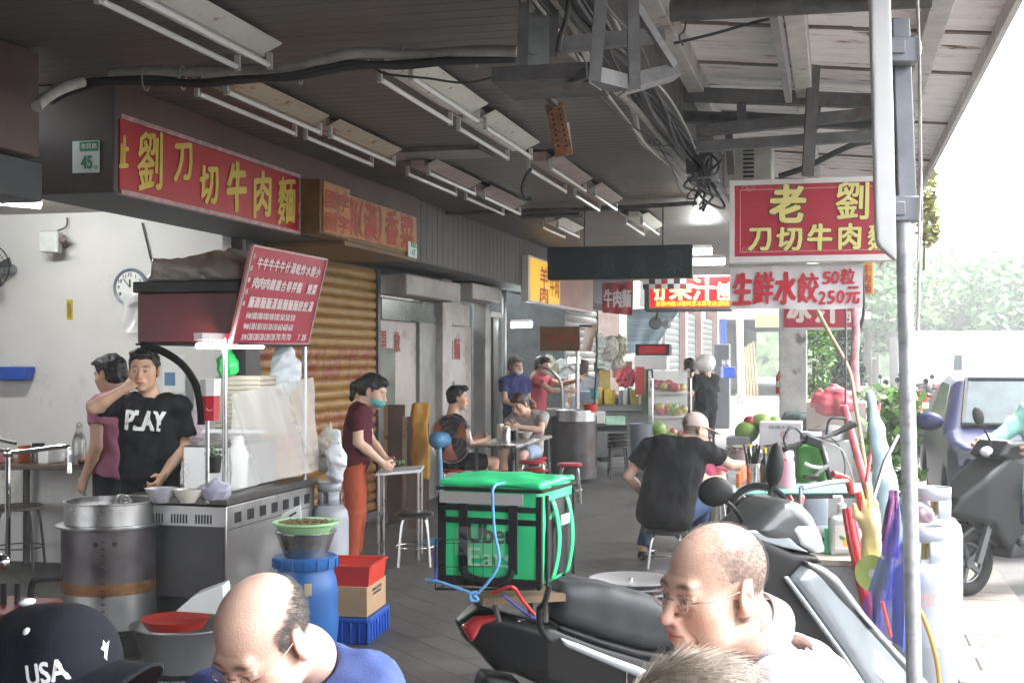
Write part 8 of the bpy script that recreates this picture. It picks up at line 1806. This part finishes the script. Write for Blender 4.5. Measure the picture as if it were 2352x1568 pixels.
for x in(-.5,.65):MB().torus((x,0,.24),.19,.05,axis=(0,1,0),n=24,m=8).build('wheel',M_rubber,t0)
MB().tube([(.42,-.3,1.02),(.45,0,1.0),(.42,.3,1.02)],.02,6).build('handlebar',M_blk,t0);MB().tube([(.42,.25,1.02),(.42,.3,1.22)],.01,6).ball((.42,.3,1.26),(.03,.07,.05)).build('mirror',M_blk,t0)
for k,(u,d)in enumerate(((2040,22),(2075,24),(2100,21),(2130,26),(1995,26),(2060,29))):copy_thing(t0,F(u,d),.6+.25*math.sin(k*3))
for k,(u0,u1,d,lb)in enumerate(((2100,2215,46,'white box truck with a red striped bumper across the street'),(2225,2420,50,'white delivery truck further right across the street'))):
 a,e=F(u0,d),F(u1,d);t=thing('truck',lb,'truck',a);M_tr=mat('white truck paint',(.7,.7,.7),.4,var=.05);q=lambda f,z:a.lerp(e,f)+UP*z
 for nm,f0,f1,z0,z1,m in(('cargo_box',0,.66,.7,2.35,M_tr),('cab',.68,1,.5,2.0,M_tr),('chassis',0,1,.35,.5,M_iron)):MB().prism([q(f0,z0),q(f1,z0),q(f1,z0)+CF*2,q(f0,z0)+CF*2],UP*(z1-z0)).build(nm,m,t,world=True,bevel=.06)
 MB().prism([q(.78,1.2),q(.95,1.2),q(.95,1.75),q(.8,1.75)],-CF*.02).build('window',M_gl,t,world=True);b=MB();[b.prism([q(f,.55),q(f+.03,.55),q(f+.03,.68),q(f,.68)],-CF*.03)for f in(.05,.13,.21,.29,.37,.45,.53)];b.build('striped_rail',M_redp,t,world=True)
 for f in(.15,.85):MB().torus(q(f,.38),.28,.1,axis=CF,n=24,m=8).build('wheel',M_rubber,t,world=True)
a,e=F(2105,56),F(2480,56);t=thing('shed','long white flat-roofed shed behind the trucks','building',a);MB().prism([a,e,e+CF*4,a+CF*4],UP*2.6).build('wall',M_white,t,world=True);MB().prism([a+UP*2.62-CR*.3,e+UP*2.62,e+UP*2.62+CF*4,a+UP*2.62+CF*4],UP*.2).build('roof',M_concbright,t,world=True);MB().prism([a.lerp(e,.3)+UP*.3,a.lerp(e,.42)+UP*.3,a.lerp(e,.42)+UP*2.3,a.lerp(e,.3)+UP*2.3],-CF*.04).build('door',M_iron,t,world=True)

t=MB().bb((-40,-8,-1.1),(120,160,32)).build('haze',None);t['kind']='stuff'
hm=bpy.data.materials.new('haze');hm.use_nodes=True;hn=hm.node_tree;hn.nodes.remove(hn.nodes['Principled BSDF'])
pv=hn.nodes.new('ShaderNodeVolumePrincipled');pv.inputs['Color'].default_value=(.92,.95,.97,1);pv.inputs['Density'].default_value=.003;pv.inputs['Anisotropy'].default_value=.3
hn.links.new(pv.outputs[0],hn.nodes['Material Output'].inputs['Volume']);t.data.materials.append(hm)
